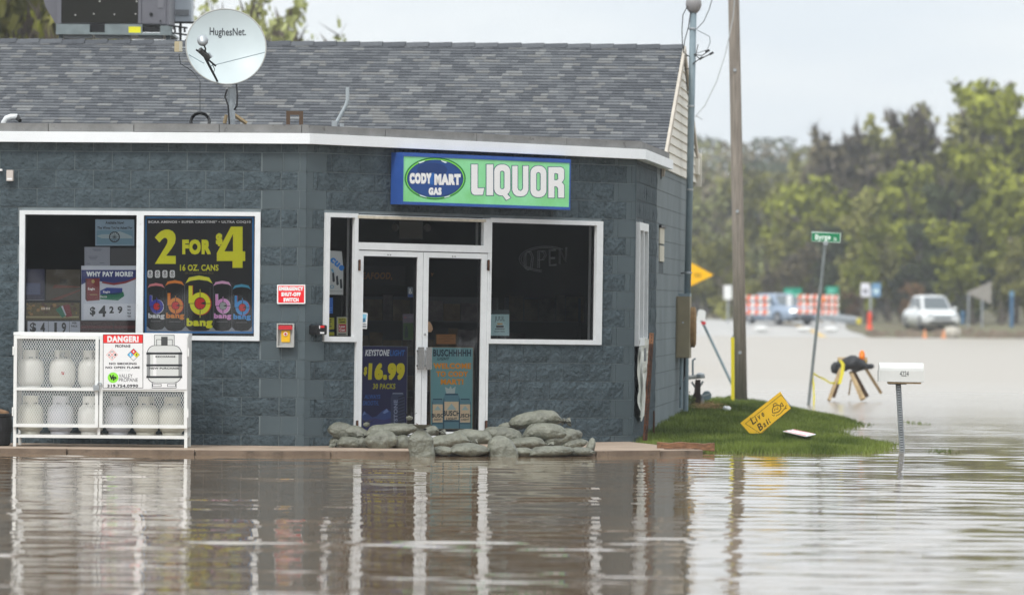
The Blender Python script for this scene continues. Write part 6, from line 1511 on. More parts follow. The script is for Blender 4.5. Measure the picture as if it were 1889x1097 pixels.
mb = MB(); mb.mesh([(w_*.46 + (v.x-ax_)/(bx_-ax_)*w_*.20, -.0915, h_*.30 + v.y/cap*h_*.27) for v in vs], fs, c_ink); mb.build('number', o, Mm)
mb = MB(); mb.box(w_*.2, -.07, -.022, w_*.95, .07, -.004, m_lumber); mb.box(w_*.22, -.075, -.03, w_*.62, .075, -.022, m_black); mb.build('base_board', o, Mm)
mb = MB(); pa, pb2 = rel(1665, 842, YM, o), rel(1657, 704, YM, o); wd = .024
mb.tube([pa + Vector((-.022, .01, 0)), pb2 + Vector((-.022, .01, 0))], .009, m_steel, 4); mb.tube([pa + Vector((.022, .01, 0)), pb2 + Vector((.022, .01, 0))], .009, m_steel, 4)
d = pb2-pa; 
n = 30
for i in range(n):
    q0_, q1_ = pa + d*(i/n), pa + d*((i+.5)/n); mb.hexa([(q0_.x-.018, -.012, q0_.z), (q0_.x+.018, -.012, q0_.z), (q0_.x+.018, -.006, q0_.z), (q0_.x-.018, -.006, q0_.z), (q1_.x-.018, -.012, q1_.z), (q1_.x+.018, -.012, q1_.z), (q1_.x+.018, -.006, q1_.z), (q1_.x-.018, -.006, q1_.z)], m_steel)
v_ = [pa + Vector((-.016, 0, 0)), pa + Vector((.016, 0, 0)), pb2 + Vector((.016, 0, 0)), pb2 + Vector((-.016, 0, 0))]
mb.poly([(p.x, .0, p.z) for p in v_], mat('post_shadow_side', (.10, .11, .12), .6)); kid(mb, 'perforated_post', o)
# street sign
YS = 91.0
o = thing('street_sign', 'green Byrge street name sign on a leaning steel post in the flood', 'street sign', T(at(1491, 752, YS)))
mb = MB(); mb.tube([rel(1490.5, 755, YS, o), rel(1507, 600, YS, o), rel(1521, 462, YS, o), rel(1523, 447, YS, o)], [.026, .026, .028, .026], mat('sign_post_grey', (.17, .19, .19), .6, .15, 8), 6); kid(mb, 'post', o)
WSg = Wall((0, YS), 0)
gt = P('street_green', 14, 110, 70)
q = [rel(x, y, YS-.03, o) for x, y in ((1497, 445), (1550, 447.5), (1551, 430), (1497.5, 427))]
mb = MB(); mb.prism([(p.x, p.z) for p in q], -.03, -.026, P('sign_border', 190, 210, 196)); kid(mb, 'blade', o)
pr = Print(WSg, (1260, 380), 3.003, .032); pr.poly([(714, 147), (870, 152), (868, 199), (713, 193)], gt, 1)
pr.text('Byrge', 732, 156, 818, 196, P('sign_border', 190, 210, 196), 2, .04); pr.text('St', 834, 174, 852, 192, P('sign_border', 190, 210, 196), 2, .03)
k = pr.build('lettering', o)
mb = MB(); mb.box(rel(1519, 452, YS, o).x, -.035, rel(1519, 452, YS, o).z, rel(1527, 446, YS, o).x, .03, rel(1527, 446, YS, o).z, m_steel); kid(mb, 'bracket', o)
# sawhorse with a black bag, orange lamp
YW = 94.5
o = thing('sawhorse', 'lumber sawhorse barricade half sunk in the flood under a black bag', 'sawhorse', T(at(1575, 740, YW)))
def leg(a, b, dy0, dy1, r=.036, m=m_lumber, name='leg'): mb = MB(); mb.tube([rel(*a, YW+dy0, o), rel(*b, YW+dy1, o)], r, m, 4); kid(mb, name, o)
leg((1555, 668), (1529, 738), -.1, -.45); leg((1559, 668), (1538, 732), .1, .4, .034, m_brown); leg((1569, 686), (1590, 737), -.1, -.45); leg((1574, 684), (1599, 730), 0, .3, .048, m_brown)
leg((1590, 668), (1625, 724), .1, .5, .036); leg((1545, 664), (1600, 664), 0, 0, .05, m_lumber, 'top_rail'); leg((1572, 690), (1594, 735), -.2, -.5, .034); leg((1570, 700), (1566, 728), .2, .4, .014)
def blob(parent, spec, m, name, seed):
    mb = MB(); nu, nv = 22, 16; vs = []
    for i in range(nu+1):
        t = i/nu; e = math.sqrt(max(0, 1-(2*t-1)**2))
        for k in range(nv):
            a = 2*pi*k/nv; nn = 1 + .35*noise.noise(Vector((t*5+seed, math.cos(a)*1.5, math.sin(a)*1.5)))
            vs.append((spec[0] + spec[3]*(t-.5)*2*(1), spec[1] + spec[4]*e*math.cos(a)*nn, spec[2] + spec[5]*e*math.sin(a)*nn - spec[6]*(2*t-1)**2))
    mb.mesh(vs, [(i*nv+k, i*nv+(k+1) % nv, (i+1)*nv+(k+1) % nv, (i+1)*nv+k) for i in range(nu) for k in range(nv)], m); return mb
m_blkbag = mat('black_sandbag', (.022, .023, .026), .5, .3, 9, .006, 18)
bo = thing('black_sandbag', 'black sandbag slumped over the sawhorse rail', 'sandbag', T(at(1571, 672, YW-.1)))
kid(blob(bo, (0, 0, .02, .27, .15, .12, .05), m_blkbag, '', 1), 'sack', bo, True); kid(blob(bo, (-.26, -.02, -.06, .09, .08, .10, .0), m_blkbag, '', 4), 'left_end', bo, True); kid(blob(bo, (.30, .05, -.03, .08, .06, .05, .0), m_blkbag, '', 7), 'right_end', bo, True)
lo_ = thing('warning_lamp', 'orange barricade lamp on top of the sawhorse', 'warning lamp', T(at(1590, 668, YW-.05)))
mb = MB(); mb.lathe([(.0, -.035), (.045, -.03), (.05, 0), (.045, .03), (0, .035)], (0, 0, .115), mat('orange_lens', (.90, .22, .01), .3), 16, 'Y', (1, 1.75)); kid(mb, 'lens', lo_, True)
mb = MB(); mb.box(-.0, -.04, -.10, .075, .04, .03, mat('yellow_battery_case', (.70, .45, .04), .5)); kid(mb, 'battery_case', lo_)
tp = thing('caution_tape', 'yellow caution tape strung from the street sign post to the sawhorse', 'tape', T(at(1497, 690, YS-.1)))
m_tape = mat('caution_tape_yellow', (.75, .66, .05), .5)
def ribbon(parent, pts, w_, name):
    mb = MB(); v = [rel(x, y, Y_, parent) for x, y, Y_ in pts]
    for i in range(len(v)-1):
        dz = Vector((w_*.3*math.sin(i*2.), 0, w_*(.35+.65*abs(math.cos(i*1.4))))); dz1 = Vector((w_*.3*math.sin((i+1)*2.), 0, w_*(.35+.65*abs(math.cos((i+1)*1.4))))) ; mb.poly([v[i], v[i+1], v[i+1]+dz1, v[i]+dz], m_tape)
    kid(mb, name, parent)
ribbon(tp, [(1498, 690, YS), (1510, 696, YS+.8), (1522, 702, YS+1.6), (1532, 708, YS+2.6), (1541, 708, YS+3.1)], .05, 'span')
mb = MB(); v = [rel(x, y, YS, tp) for x, y in ((1497, 690), (1499, 705), (1500, 728), (1500, 748))]
for i in range(3): mb.poly([v[i], v[i]+Vector((.03, 0, 0)), v[i+1]+Vector((.022, 0, 0)), v[i+1]], m_tape)
kid(mb, 'loose_end', tp)
mb = MB(); v = [rel(x, y, YW-.6, tp) for x, y in ((1545, 708), (1550, 690), (1552, 672), (1547, 664))]
for i in range(3): mb.poly([v[i], v[i]+Vector((.06, 0, 0)), v[i+1]+Vector((.055, 0, 0)), v[i+1]], m_tape)
kid(mb, 'wrap', tp)

# ================================================================== FAR SHORE
def gz(px, Y): return landz(at(px, 600, Y).x, Y)
def standing(px, Y, lift=.12): p = at(px, 600, Y); return Vector((p.x, p.y, gz(px, Y)+lift))
m_or = P('barrier_orange', 232, 92, 50); m_or = mat('barrier_orange_sheeting', (.78, .12, .03), .5); m_bw = mat('barrier_white_sheeting', (.78, .78, .76), .5)
def barricade(x0, x1, ys_, Y, label, ybot):
    o = thing('road_barricade', label, 'barricade', T(at((x0+x1)/2, ybot, Y)), 'striped road closure barricades')
    for (y0, y1) in ys_:
        a, b = rel(x0, y1, Y, o), rel(x1, y0, Y, o); L = b.x-a.x; h_ = b.z-a.z; mb = MB(); mb.box(a.x, 0, a.z, b.x, .03, b.z, m_bw)
        n = max(3, round(L/.46)); st = L/n
        for i in range(n):
            xs0 = a.x + i*st; mb.poly([(xs0, -.004, a.z), (xs0+st*.5, -.004, a.z), (min(b.x, xs0+st*.5+h_*.35), -.004, b.z), (xs0+h_*.35, -.004, b.z)], m_or)
        kid(mb, 'striped_board', o)
    for x in (x0 + (x1-x0)*.12, x0 + (x1-x0)*.88):
        a, b = rel(x, ys_[0][0], Y, o), rel(x, ybot, Y, o); mb = MB(); mb.box(a.x-.025, .03, b.z, a.x+.025, .08, a.z, m_steel); mb.box(a.x-.03, -.6, b.z-.02, a.x+.03, .7, b.z+.04, m_steel); kid(mb, 'upright', o)
    return o
BY = [(545, 553.5), (558, 566.5), (571, 579.5)]
barricade(1376, 1420, BY, 286, 'striped barricade board stack in front of the silver car', 597)
barricade(1372, 1376+.01, BY, 286.2, 'x', 597) if False else None
o = barricade(1471, 1511, [(a-1.5, b-1.5) for a, b in BY], 287, 'striped barricade in the middle of the road, behind the street sign post', 596)
o = barricade(1514, 1547, [(a-1, b) for a, b in BY], 287, 'striped barricade at the right edge of the road with an orange lamp', 596)
mb = MB(); q = rel(1519, 552, 286.9, o); mb.lathe([(0, -.05), (.09, -.04), (.10, 0), (0, .05)], tuple(q), mat('orange_lens', (.90, .22, .01)), 12, 'Y', (1, 1.5)); kid(mb, 'lamp', o)
# vehicles
m_blkgl = mat('car_window', (.10, .12, .13), .08, spec=.6); m_tyre = mat('tyre', (.015, .015, .016), .8); m_rim = mat('wheel_rim', (.35, .36, .38), .35, metal=.7)
def car(label, M, paint, name='parked_car', lit=False, Ht=1.46, W=1.82, L=4.7, scale=1.):
    """front towards -y, local x across"""
    o = thing(name, label, 'car', M); hw = W/2
    def loft(st, m, nm, par=o):
        mb = MB(); vs = []
        for (y, w_, z0, z1, r) in st:
            for x, z in ((-w_, z0), (-w_*1.0, (z0+z1)/2+.05), (-w_+r, z1-.02), (-w_+r*2.2, z1), (w_-r*2.2, z1), (w_-r, z1-.02), (w_, (z0+z1)/2+.05), (w_, z0)): vs.append((x, y, z))
        n = 8; k = len(st)
        mb.mesh(vs, [(i*n+j, (i+1)*n+j, (i+1)*n+(j+1) % n, i*n+(j+1) % n) for i in range(k-1) for j in range(n)] + [tuple(range(n)), tuple(range((k-1)*n, k*n))[::-1]], m)
        return kid(mb, nm, par, True)
    h2 = L/2
    loft([(-h2, hw*.80, .36, .66, .08), (-h2+.10, hw*.93, .26, .74, .08), (-h2+.45, hw*.99, .22, .84, .08), (-h2+1.25, hw, .20, .95, .06), (0, hw, .20, .97, .05), (h2-.9, hw, .22, .98, .05), (h2-.15, hw*.95, .28, .95, .08), (h2, hw*.85, .38, .85, .1)], paint, 'body')
    loft([(-h2+1.15, hw*.80, .93, .96, .02), (-h2+1.85, hw*.72, .93, Ht-.04, .09), (-h2+2.3, hw*.70, .93, Ht, .10), (h2-1.1, hw*.70, .93, Ht-.01, .10), (h2-.45, hw*.74, .93, .99, .04)], paint, 'roof')
    def glassq(pts, nm='window'): mb = MB(); mb.poly(pts, m_blkgl); kid(mb, nm, o)
    y0, y1 = -h2+1.17, -h2+1.83
    glassq([(-hw*.70, y0-.02, .985), (hw*.70, y0-.02, .985), (hw*.58, y1-.03, Ht-.08), (-hw*.58, y1-.03, Ht-.08)], 'windscreen')
    for s_ in (-1, 1):
        for ya, yb in ((-h2+1.75, -h2+2.55), (-h2+2.62, h2-1.15)):
            q = [(s_*(hw*.80+.02), ya-.12 if ya < 0 else ya, 1.0), (s_*(hw*.80+.02), yb, 1.0), (s_*(hw*.715+.02), yb, Ht-.12), (s_*(hw*.715+.02), ya+.15 if ya < -.3 else ya, Ht-.12)]
            glassq(q if s_ > 0 else q[::-1])
        mb = MB(); mb.box(s_*hw*.97, -h2+1.55, .95, s_*(hw+.17), -h2+1.75, 1.10, paint); kid(mb, 'mirror', o)
        for y in (-h2+.95, h2-.95):
            wb = MB(); wb.lathe([(.20, -.11), (.32, -.105), (.335, -.08), (.335, .08), (.32, .105), (.20, .11)], (s_*(hw-.10), y, .335), m_tyre, 22, 'X'); wo = kid(wb, 'wheel', o)
            rb = MB(); rb.lathe([(.0, -.115), (.20, -.11), (.20, .11), (0, .115)], (s_*(hw-.10), y, .335), m_rim, 16, 'X'); rb.build('rim', wo, PW[o.name])
        mb = MB(); hx = s_*hw*.66; mb.prism([(hx-.17, .60), (hx+.17, .62), (hx+.16, .76), (hx-.14, .74)], -h2-.015, -h2+.2, mat('headlamp_lit', (1., .95, .85), .3, emit=1.8) if lit else mat('headlamp_glass', (.55, .58, .60), .15)); kid(mb, 'headlight', o)
    mb = MB(); mb.prism([(-.42, .50), (.42, .50), (.48, .66), (-.48, .66)], -h2-.012, -h2+.1, m_blkgl); kid(mb, 'grille', o)
    mb = MB(); mb.box(-.62, -h2-.006, .30, .62, -h2+.1, .42, m_black); kid(mb, 'lower_grille', o)
    mb = MB(); mb.box(-hw*.9, -h2+.2, .16, hw*.9, h2-.2, .30, m_black); kid(mb, 'underbody', o)
    return o
p = standing(1437, 290, .06)
car('silver blue car with lit headlights behind the left barricade on the road', T(p) @ RZ(math.radians(32)), mat('silver_blue_paint', (.27, .34, .44), .25, spec=.6), lit=True, Ht=1.56, W=1.95, L=4.4)
p = standing(1717, 286, .02)
car('white car parked at the water edge on the right', T(p) @ RZ(math.radians(10)), mat('white_car_paint', (.80, .82, .82), .25, spec=.6), Ht=1.68, W=1.90, L=4.8)
# signs far off
def plate(name, label, cat, x0, y0, x1, y1, Y, m, posts, ybase, mp_=m_steel, extra=None, pts=None):
    o = thing(name, label, cat, T(at((x0+x1)/2, ybase, Y)))
    q = [rel(*p, Y, o) for p in (pts or [(x0, y1), (x1, y1), (x1, y0), (x0, y0)])]
    mb = MB(); mb.prism([(p.x, p.z) for p in q], -.01, .01, m); kid(mb, 'plate', o)
    for x in posts:
        mb = MB(); a, b = rel(x, (y0+y1)/2, Y, o), rel(x, ybase, Y, o); mb.box(a.x-.04, .012, b.z-.1, a.x+.04, .08, a.z, mp_); kid(mb, 'post', o)
    if extra:
        mb = MB()
        for (ax_, ay_, bx_, by_, m2) in extra: a, b = rel(ax_, by_, Y, o), rel(bx_, ay_, Y, o); mb.box(a.x, -.016, a.z, b.x, -.011, b.z, m2)
        kid(mb, 'print', o)
    return o
gs = mat('guide_sign_green', (.0, .27, .17), .5); gl = P('guide_pale', 120, 200, 180)
plate('guide_sign', 'wide green guide sign above and behind the gap between barricades', 'road sign', 1446, 531, 1479, 552, 305, gs, (1450, 1476), 588, extra=[(1450, 538, 1462, 540, gl), (1450, 543, 1470, 545, gl)])
plate('guide_sign', 'smaller green guide sign above the right barricade', 'road sign', 1523, 528, 1547, 545, 305, gs, (1535,), 588, extra=[(1527, 533, 1542, 535, gl), (1528, 538, 1538, 540, gl)])
plate('speed_sign', 'white sign on a post just left of the utility pole', 'road sign', 1335, 526, 1350, 552, 290, m_bw, (1343,), 592)
rs = thing('route_marker', 'pair of route markers, one white and one blue, on one post', 'road sign', T(at(1606, 580, 285)))
for x0, x1, m2, m3 in ((1588, 1604.5, P('route_white', 196, 196, 204), P('route_grey', 110, 112, 120)), (1608, 1625, P('route_blue', 96, 130, 160), P('route_pale', 176, 196, 200))):
    a, b = rel(x0, 547, 285, rs), rel(x1, 522, 285, rs); mb = MB(); mb.prism(rr(a.x, a.z, b.x, b.z, .06), -.01, .01, m2); k = kid(mb, 'marker', rs); mb = MB(); mb.lathe([(.13, -.016), (.13, -.011)], ((a.x+b.x)/2, 0, a.z+(b.z-a.z)*.4), m3, 12, 'Y'); mb.build('number_patch', k, PW[rs.name])
a = rel(1606, 530, 285, rs); b = rel(1606, 600, 285, rs); mb = MB(); mb.box(a.x-.05, .012, b.z, a.x+.05, .09, a.z, m_steel); kid(mb, 'post', rs)
# orange tubular marker with white band
om = mat('marker_orange', (.85, .07, .02), .4)
o = thing('traffic_drum', 'slim red-orange channelizer standing at the road edge before the route markers', 'traffic marker', T(at(1604, 607, 281)))
mb = MB(); mb.lathe([(.17, 0), (.15, .10), (.10, .16), (.09, .55), (.11, .60), (.07, .80), (.03, .88), (0, .88)], (0, 0, 0), om, 14); kid(mb, 'tube', o)
# yellow pennant warning sign half hidden behind the mast
YN = 150
o = plate('pennant_sign', 'yellow pennant no passing zone sign pointing right from behind the mast', 'road sign', 1255, 486, 1316, 528, YN, mat('pennant_yellow', (.90, .48, .0), .5), (1262,), 640, pts=[(1252, 538), (1316.5, 507), (1252, 472)])
Wn = Wall((0, YN), 0); pr = Print(Wn, (1260, 380), 3.003, .012)
for st, y in (('PASSING', 372), ('ZONE', 385)): pr.text(st, 62, y, 100, y+9, bl, 2, .02)
pr.build('lettering', o)
# grey pennant seen from behind, two posts
plate('sign_back', 'grey triangular back of a sign on two posts, right of the white car', 'road sign', 1783, 519, 1829, 560, 288, mat('weathered_plywood', (.30, .28, .25), .9, .1), (1787, 1812), 612, pts=[(1781, 540), (1829, 561), (1829, 519)])
# blue posts
mblue = mat('blue_marker', (.05, .14, .26), .5)
for (x, y0, y1, Y, lab) in ((1866, 537, 600, 288, 'tall blue utility marker post near the right edge'), (1776, 574, 594, 292, 'short blue marker post left of the grey sign')):
    o = thing('marker_post', lab, 'marker post', T(at(x, y1, Y))); a = rel(x, y0, Y, o); mb = MB(); mb.tube([(0, 0, -.1), (0, 0, a.z)], .10, mblue, 8); kid(mb, 'post', o)
    mb = MB(); mb.tube([(0, 0, a.z*.86), (0, 0, a.z)], .105, P('marker_cap', 90, 130, 160), 8); kid(mb, 'cap', o)
# white pipe / barrel beside the silver car
o = thing('white_bollard', 'short white bollard between the silver car and the middle barricade', 'bollard', T(at(1456, 592, 289))); a = rel(1456, 545, 289, o); mb = MB(); mb.tube([(0, 0, -.05), (0, 0, a.z-.08), (0, 0, a.z)], [.15, .15, .08], m_bw, 10); kid(mb, 'post', o)
# guard rail
o = thing('guard_rail', 'galvanised guard rail behind the right barricade', 'guard rail', T(at(1550, 592, 296)))
a, b = rel(1512, 580, 296, o), rel(1586, 590, 290, o)
mb = MB(); mb.tube([a, b], .13, m_steel, 6); mb.tube([a+Vector((0, 0, -.18)), b+Vector((0, 0, -.18))], .09, m_steel, 6); kid(mb, 'rail', o)
for t in (.05, .35, .65, .95): c = a.lerp(b, t); mb = MB(); mb.box(c.x-.06, c.y+.1, c.z-.6, c.x+.06, c.y+.2, c.z+.05, m_lumber); kid(mb, 'post', o)
mb = MB(); c = rel(1584, 592, 289.5, o); mb.box(c.x-.1, c.y, c.z-.15, c.x+.12, c.y+.02, c.z+.15, mat('yellow_plastic', (.72, .60, .02))); kid(mb, 'end_marker', o)
# white sandbags lying on the road
for (x, y, lab) in ((1405, 601, 'white bag on the road before the silver car'), (1484, 601, 'white bag on the road under the middle barricade'), (1533, 603, 'white bag on the road under the right barricade')):
    p = at(x, y, 281); o = thing('white_bag', lab, 'sandbag', T(p.x, p.y, gz(x, 281)+.2), 'white bags holding the barricades'); kid(blob(o, (0, 0, .05, .36, .25, .12, 0), m_bw, '', x % 7), 'sack', o, True)
# two tiny cones at the water's edge
for (x, lab) in ((1706, 'left of the two small orange cones below the white car'), (1741, 'right of the two small orange cones below the white car')):
    p = at(x, 618, 276); o = thing('traffic_cone', lab, 'traffic cone', T(p.x, p.y, max(0, landz(p.x, p.y)))); mb = MB(); mb.lathe([(.14, 0), (.14, .03), (.10, .03), (.03, .42), (0, .42)], (0, 0, 0), mat('faded_cone', (.75, .30, .12), .5), 10); kid(mb, 'cone', o)
# pale boulders
o = thing('boulder', 'pale boulder on the gravel bank right of the white car', 'rock', T(standing(1757, 279, .1))); kid(blob(o, (0, 0, .2, .42, .3, .30, 0), mat('pale_stone', (.45, .42, .36), .9, .2), '', 3), 'stone', o, True)

# ================================================================== TREES
def tree_data(seed, h, spread, nleaf, leaf, m_l, m_b, bare=0., low=.18, twigs=420):
    r = random.Random(seed); tr = MB(); cr_ = MB(); tips = []
    def grow(p, d, L, rad, lev):
        n = 4; pts = [p]; q = p; dd = d
        for i in range(n):
            dd = (dd + Vector((r.gauss(0, .16), r.gauss(0, .16), r.gauss(.05, .10)))).normalized(); q = q + dd*(L/n); pts.append(q)
        tr.tube(pts, [rad*(1-.55*i/n) for i in range(n+1)], m_b, 6 if lev < 2 else 4, False)
        if lev >= 3: tips.extend(pts[1:]); return
        if lev == 2: tips.extend(pts[2:])
        for k in range((6, 5, 4)[lev]):
            t = r.uniform(.35, 1.) if lev else r.uniform(low+.12, 1.)
            i = min(n-1, int(t*n)); b = pts[i].lerp(pts[i+1], t*n-i)
            a = r.uniform(0, 2*pi); out = Vector((math.cos(a), math.sin(a), r.uniform(.15, .9) if lev < 2 else r.uniform(-.2, .8))).normalized()
            grow(b, (out*(.8 if lev else 1) + dd*.45).normalized(), L*(r.uniform(.42, .62) if lev else r.uniform(.36, .56)*spread), rad*(.42 if lev else .38), lev+1)
    grow(Vector((0, 0, -.3)), Vector((r.gauss(0, .03), r.gauss(0, .03), 1)).normalized(), h*.78, h*.020, 0)
    k = cr_._m(m_l)
    for i in range(nleaf):
        c = r.choice(tips) + Vector((r.gauss(0, .36), r.gauss(0, .36), r.gauss(0, .30)))*h*.045; s_ = leaf*r.uniform(.5, 1.3)
        a = Vector((r.gauss(0, 1), r.gauss(0, 1), r.gauss(0, .6))).normalized(); b = a.cross(Vector((r.gauss(0, 1), r.gauss(0, 1), r.gauss(0, 1)))).normalized()
        n_ = len(cr_.v); cr_.v += [tuple(c-a*s_), tuple(c+b*s_*.6), tuple(c+a*s_), tuple(c-b*s_*.6)]; cr_.f.append((n_, n_+1, n_+2, n_+3)); cr_.mi.append(k)
    k = tr._m(m_b)
    for i in range(twigs):
        c = r.choice(tips); d = Vector((r.gauss(0, .6), r.gauss(0, .6), r.uniform(.0, 1))).normalized()*h*r.uniform(.03, .08); w_ = Vector((-d.y, d.x, 0)).normalized()*.014 if d.x or d.y else Vector((.01, 0, 0)); n_ = len(tr.v)
        tr.v += [tuple(c-w_), tuple(c+w_), tuple(c+d)]; tr.f.append((n_, n_+1, n_+2)); tr.mi.append(k)
    return tr.data('trunk'), cr_.data('crown')
def leafm(name, c1, c2, vs=.35):
    m = mat(name, c1, .6, .28, vs, col2=c2, spec=.15, obj=.16); return m
m_bark = mat('tree_bark', (.12, .10, .08), .95, .3, 4); m_bark2 = mat('dark_bark', (.09, .08, .068), .95, .3, 4)
lf = {'bright': leafm('spring_leaf_bright', (.155, .175, .020), (.31, .33, .045)), 'olive': leafm('spring_leaf_olive', (.13, .13, .035), (.24, .235, .07)), 'brown': leafm('bud_brown', (.12, .10, .06), (.19, .16, .09)),
      'deep': leafm('evergreen_leaf', (.04, .05, .025), (.07, .085, .035)), 'pale': leafm('pale_bud', (.24, .26, .09), (.34, .36, .15)), 'rust': leafm('rusty_bush_leaf', (.16, .085, .04), (.22, .13, .06))}
TD = {'bright': [tree_data(i, 1, .95, 5200, .026, lf['bright'], m_bark) for i in (1, 2)], 'olive': [tree_data(i, 1, .9, 4600, .025, lf['olive'], m_bark) for i in (3, 4)],
      'brown': [tree_data(i, 1, .8, 3000, .020, lf['brown'], m_bark, twigs=1300) for i in (5, 6)], 'deep': [tree_data(7, 1, .62, 4200, .022, lf['deep'], m_bark2)],
      'pale': [tree_data(8, 1, 1.0, 3200, .016, lf['pale'], m_bark, twigs=500)], 'rust': [tree_data(9, 1, 1.1, 2600, .024, lf['rust'], m_bark, low=.0)], 'bare': [tree_data(i, 1, .85, 500, .014, lf['olive'], m_bark, twigs=1300) for i in (10, 11)]}
def tree(kind, px, ytop, Y, label, wide=1., group='trees on the far bank', seed=0, zb=None, ybase=None):
    p = at(px, 600, Y); z0 = landz(p.x, Y) if zb is None else zb; top = at(px, ytop, Y).z; h = top - z0
    td = TD[kind][seed % len(TD[kind])]; zq = sorted(v.co.z for v in td[1].vertices); h /= zq[int(len(zq)*.992)]
    M = T(p.x, Y, z0) @ RZ(seed*1.7+px*.01) @ Matrix.Diagonal((h*wide, h*wide, h, 1))
    o = thing('tree' if kind not in ('rust',) else 'bush', label, 'tree' if kind != 'rust' else 'bush', M, group)
    for nm, me in zip(('trunk', 'crown'), td): k = link(nm, me, o, local=Matrix())
    return o
far = [ # kind px ytop Y wide label
 ('bright', 1895, 150, 318, .75, 'tallest bright green tree at the right edge of the photo', 0), ('bright', 1845, 300, 306, .62, 'bright green tree in front of the tall one at the right edge', 1),
 ('bright', 1800, 395, 300, .80, 'low yellow-green tree above the grey sign back', 0), ('olive', 1858, 225, 335, .6, 'olive tree left of the tall bright tree', 0),
 ('bare', 1800, 172, 345, .42, 'tall thin bare-topped tree, the highest twiggy one right of the middle', 1), ('brown', 1770, 215, 350, .55, 'brownish budding tree between the two bare-topped trees', 0),
 ('bare', 1725, 195, 340, .55, 'twiggy dark-limbed tree behind the white car', 0), ('deep', 1740, 330, 318, .55, 'dark tree trunk mass directly above the white car', 0),
 ('deep', 1690, 400, 312, .60, 'dark evergreen left of the white car', 0), ('bare', 1655, 205, 350, .60, 'bare forked tree left of the dark-limbed one', 1), ('brown', 1630, 235, 365, .70, 'brown budding tree above the route markers', 1),
 ('olive', 1585, 350, 318, .72, 'olive tree behind the route markers', 1), ('bare', 1560, 235, 372, .60, 'dark forked bare tree above the street sign', 0), ('bright', 1515, 318, 352, .72, 'fresh green tree behind the street sign', 1),
 ('olive', 1830, 205, 338, .80, 'broad olive tree behind and left of the tall bright tree', 1), ('bright', 1760, 290, 330, .80, 'broad yellow-green tree high above the grey sign back', 0), ('olive', 1690, 270, 345, .85, 'broad olive tree above the white car', 0),
 ('bright', 1640, 330, 335, .8, 'yellow-green tree high above the route markers', 1), ('olive', 1540, 290, 375, .85, 'broad olive tree high above the street sign blade', 1), ('olive', 1400, 300, 430, .8, 'soft olive tree on the slope right of the utility pole', 0), ('pale', 1345, 400, 350, .9, 'pale yellow bush-like tree beside the utility pole', 0),
 ('olive', 1700, 200, 352, .6, 'slim olive treetop standing above the broad one over the white car', 1), ('olive', 1610, 240, 360, .6, 'slim olive treetop above and left of the route markers', 0), ('brown', 1840, 185, 350, .6, 'brown budding treetop just left of the tallest green tree', 1), ('bright', 1870, 260, 315, .8, 'full yellow-green tree under the tallest one at the right edge', 0),
 ('bright', 1600, 400, 304, .62, 'small green tree right of the street sign post', 0), ('olive', 1475, 285, 390, .60, 'olive tree above the wide green guide sign', 0), ('olive', 1425, 385, 340, .80, 'rounded olive tree behind the silver car', 1),
 ('brown', 1500, 250, 420, .65, 'brown twiggy tree behind the fresh green one', 0), ('pale', 1320, 330, 380, .95, 'pale yellow budding tree seen left of the utility pole', 0), ('olive', 1385, 420, 322, .80, 'low olive tree right of the utility pole', 0),
 ('rust', 1665, 505, 296, .9, 'rusty orange bush between route markers and the white car', 0), ('rust', 1560, 520, 305, .9, 'low rusty bush behind the right barricade', 1), ('olive', 1300, 425, 340, .80, 'low olive tree beside the mast, behind the yellow pennant', 1),
 ('deep', 1530, 400, 330, .5, 'dark conical tree just right of the street sign blade', 0), ('olive', 1880, 430, 300, .75, 'low olive tree at the right frame edge behind the blue post', 1), ('brown', 1450, 440, 325, .8, 'brown thicket tree behind the guide sign', 1),
 ('deep', 1800, 470, 312, .8, 'dark low thicket tree behind the grey sign back', 0)]
for i, (k, px, yt, Y, wd, lab, sd) in enumerate(far): tree(k, px, yt+18, Y, lab, wd*1.12, 'trees on the far bank', sd)
# trees behind the shop
tree('olive', -25, -260, 118, 'olive tree behind the roof at the far left', .50, 'trees behind the shop', 0, 0); tree('bright', 50, -150, 125, 'green tree between the far left tree and the air conditioner', .42, 'trees behind the shop', 1, 0)
tree('bare', 40, -200, 122, 'bare brown-limbed tree standing in the green ones at the far left', .5, 'trees behind the shop', 0, 0); tree('pale', 368, -10, 128, 'pale budding tree partly behind the dish', .5, 'trees behind the shop', 0, 0)
tree('pale', 556, 38, 140, 'pale budding treetop above the ridge right of the dish', .7, 'trees behind the shop', 0, 0); tree('pale', 505, 56, 142, 'small pale treetop just right of the dish', .6, 'trees behind the shop', 1, 0)
tree('pale', 478, 34, 150, 'thin pale treetop peeping over the dish rim', .5, 'trees behind the shop', 0, 0)
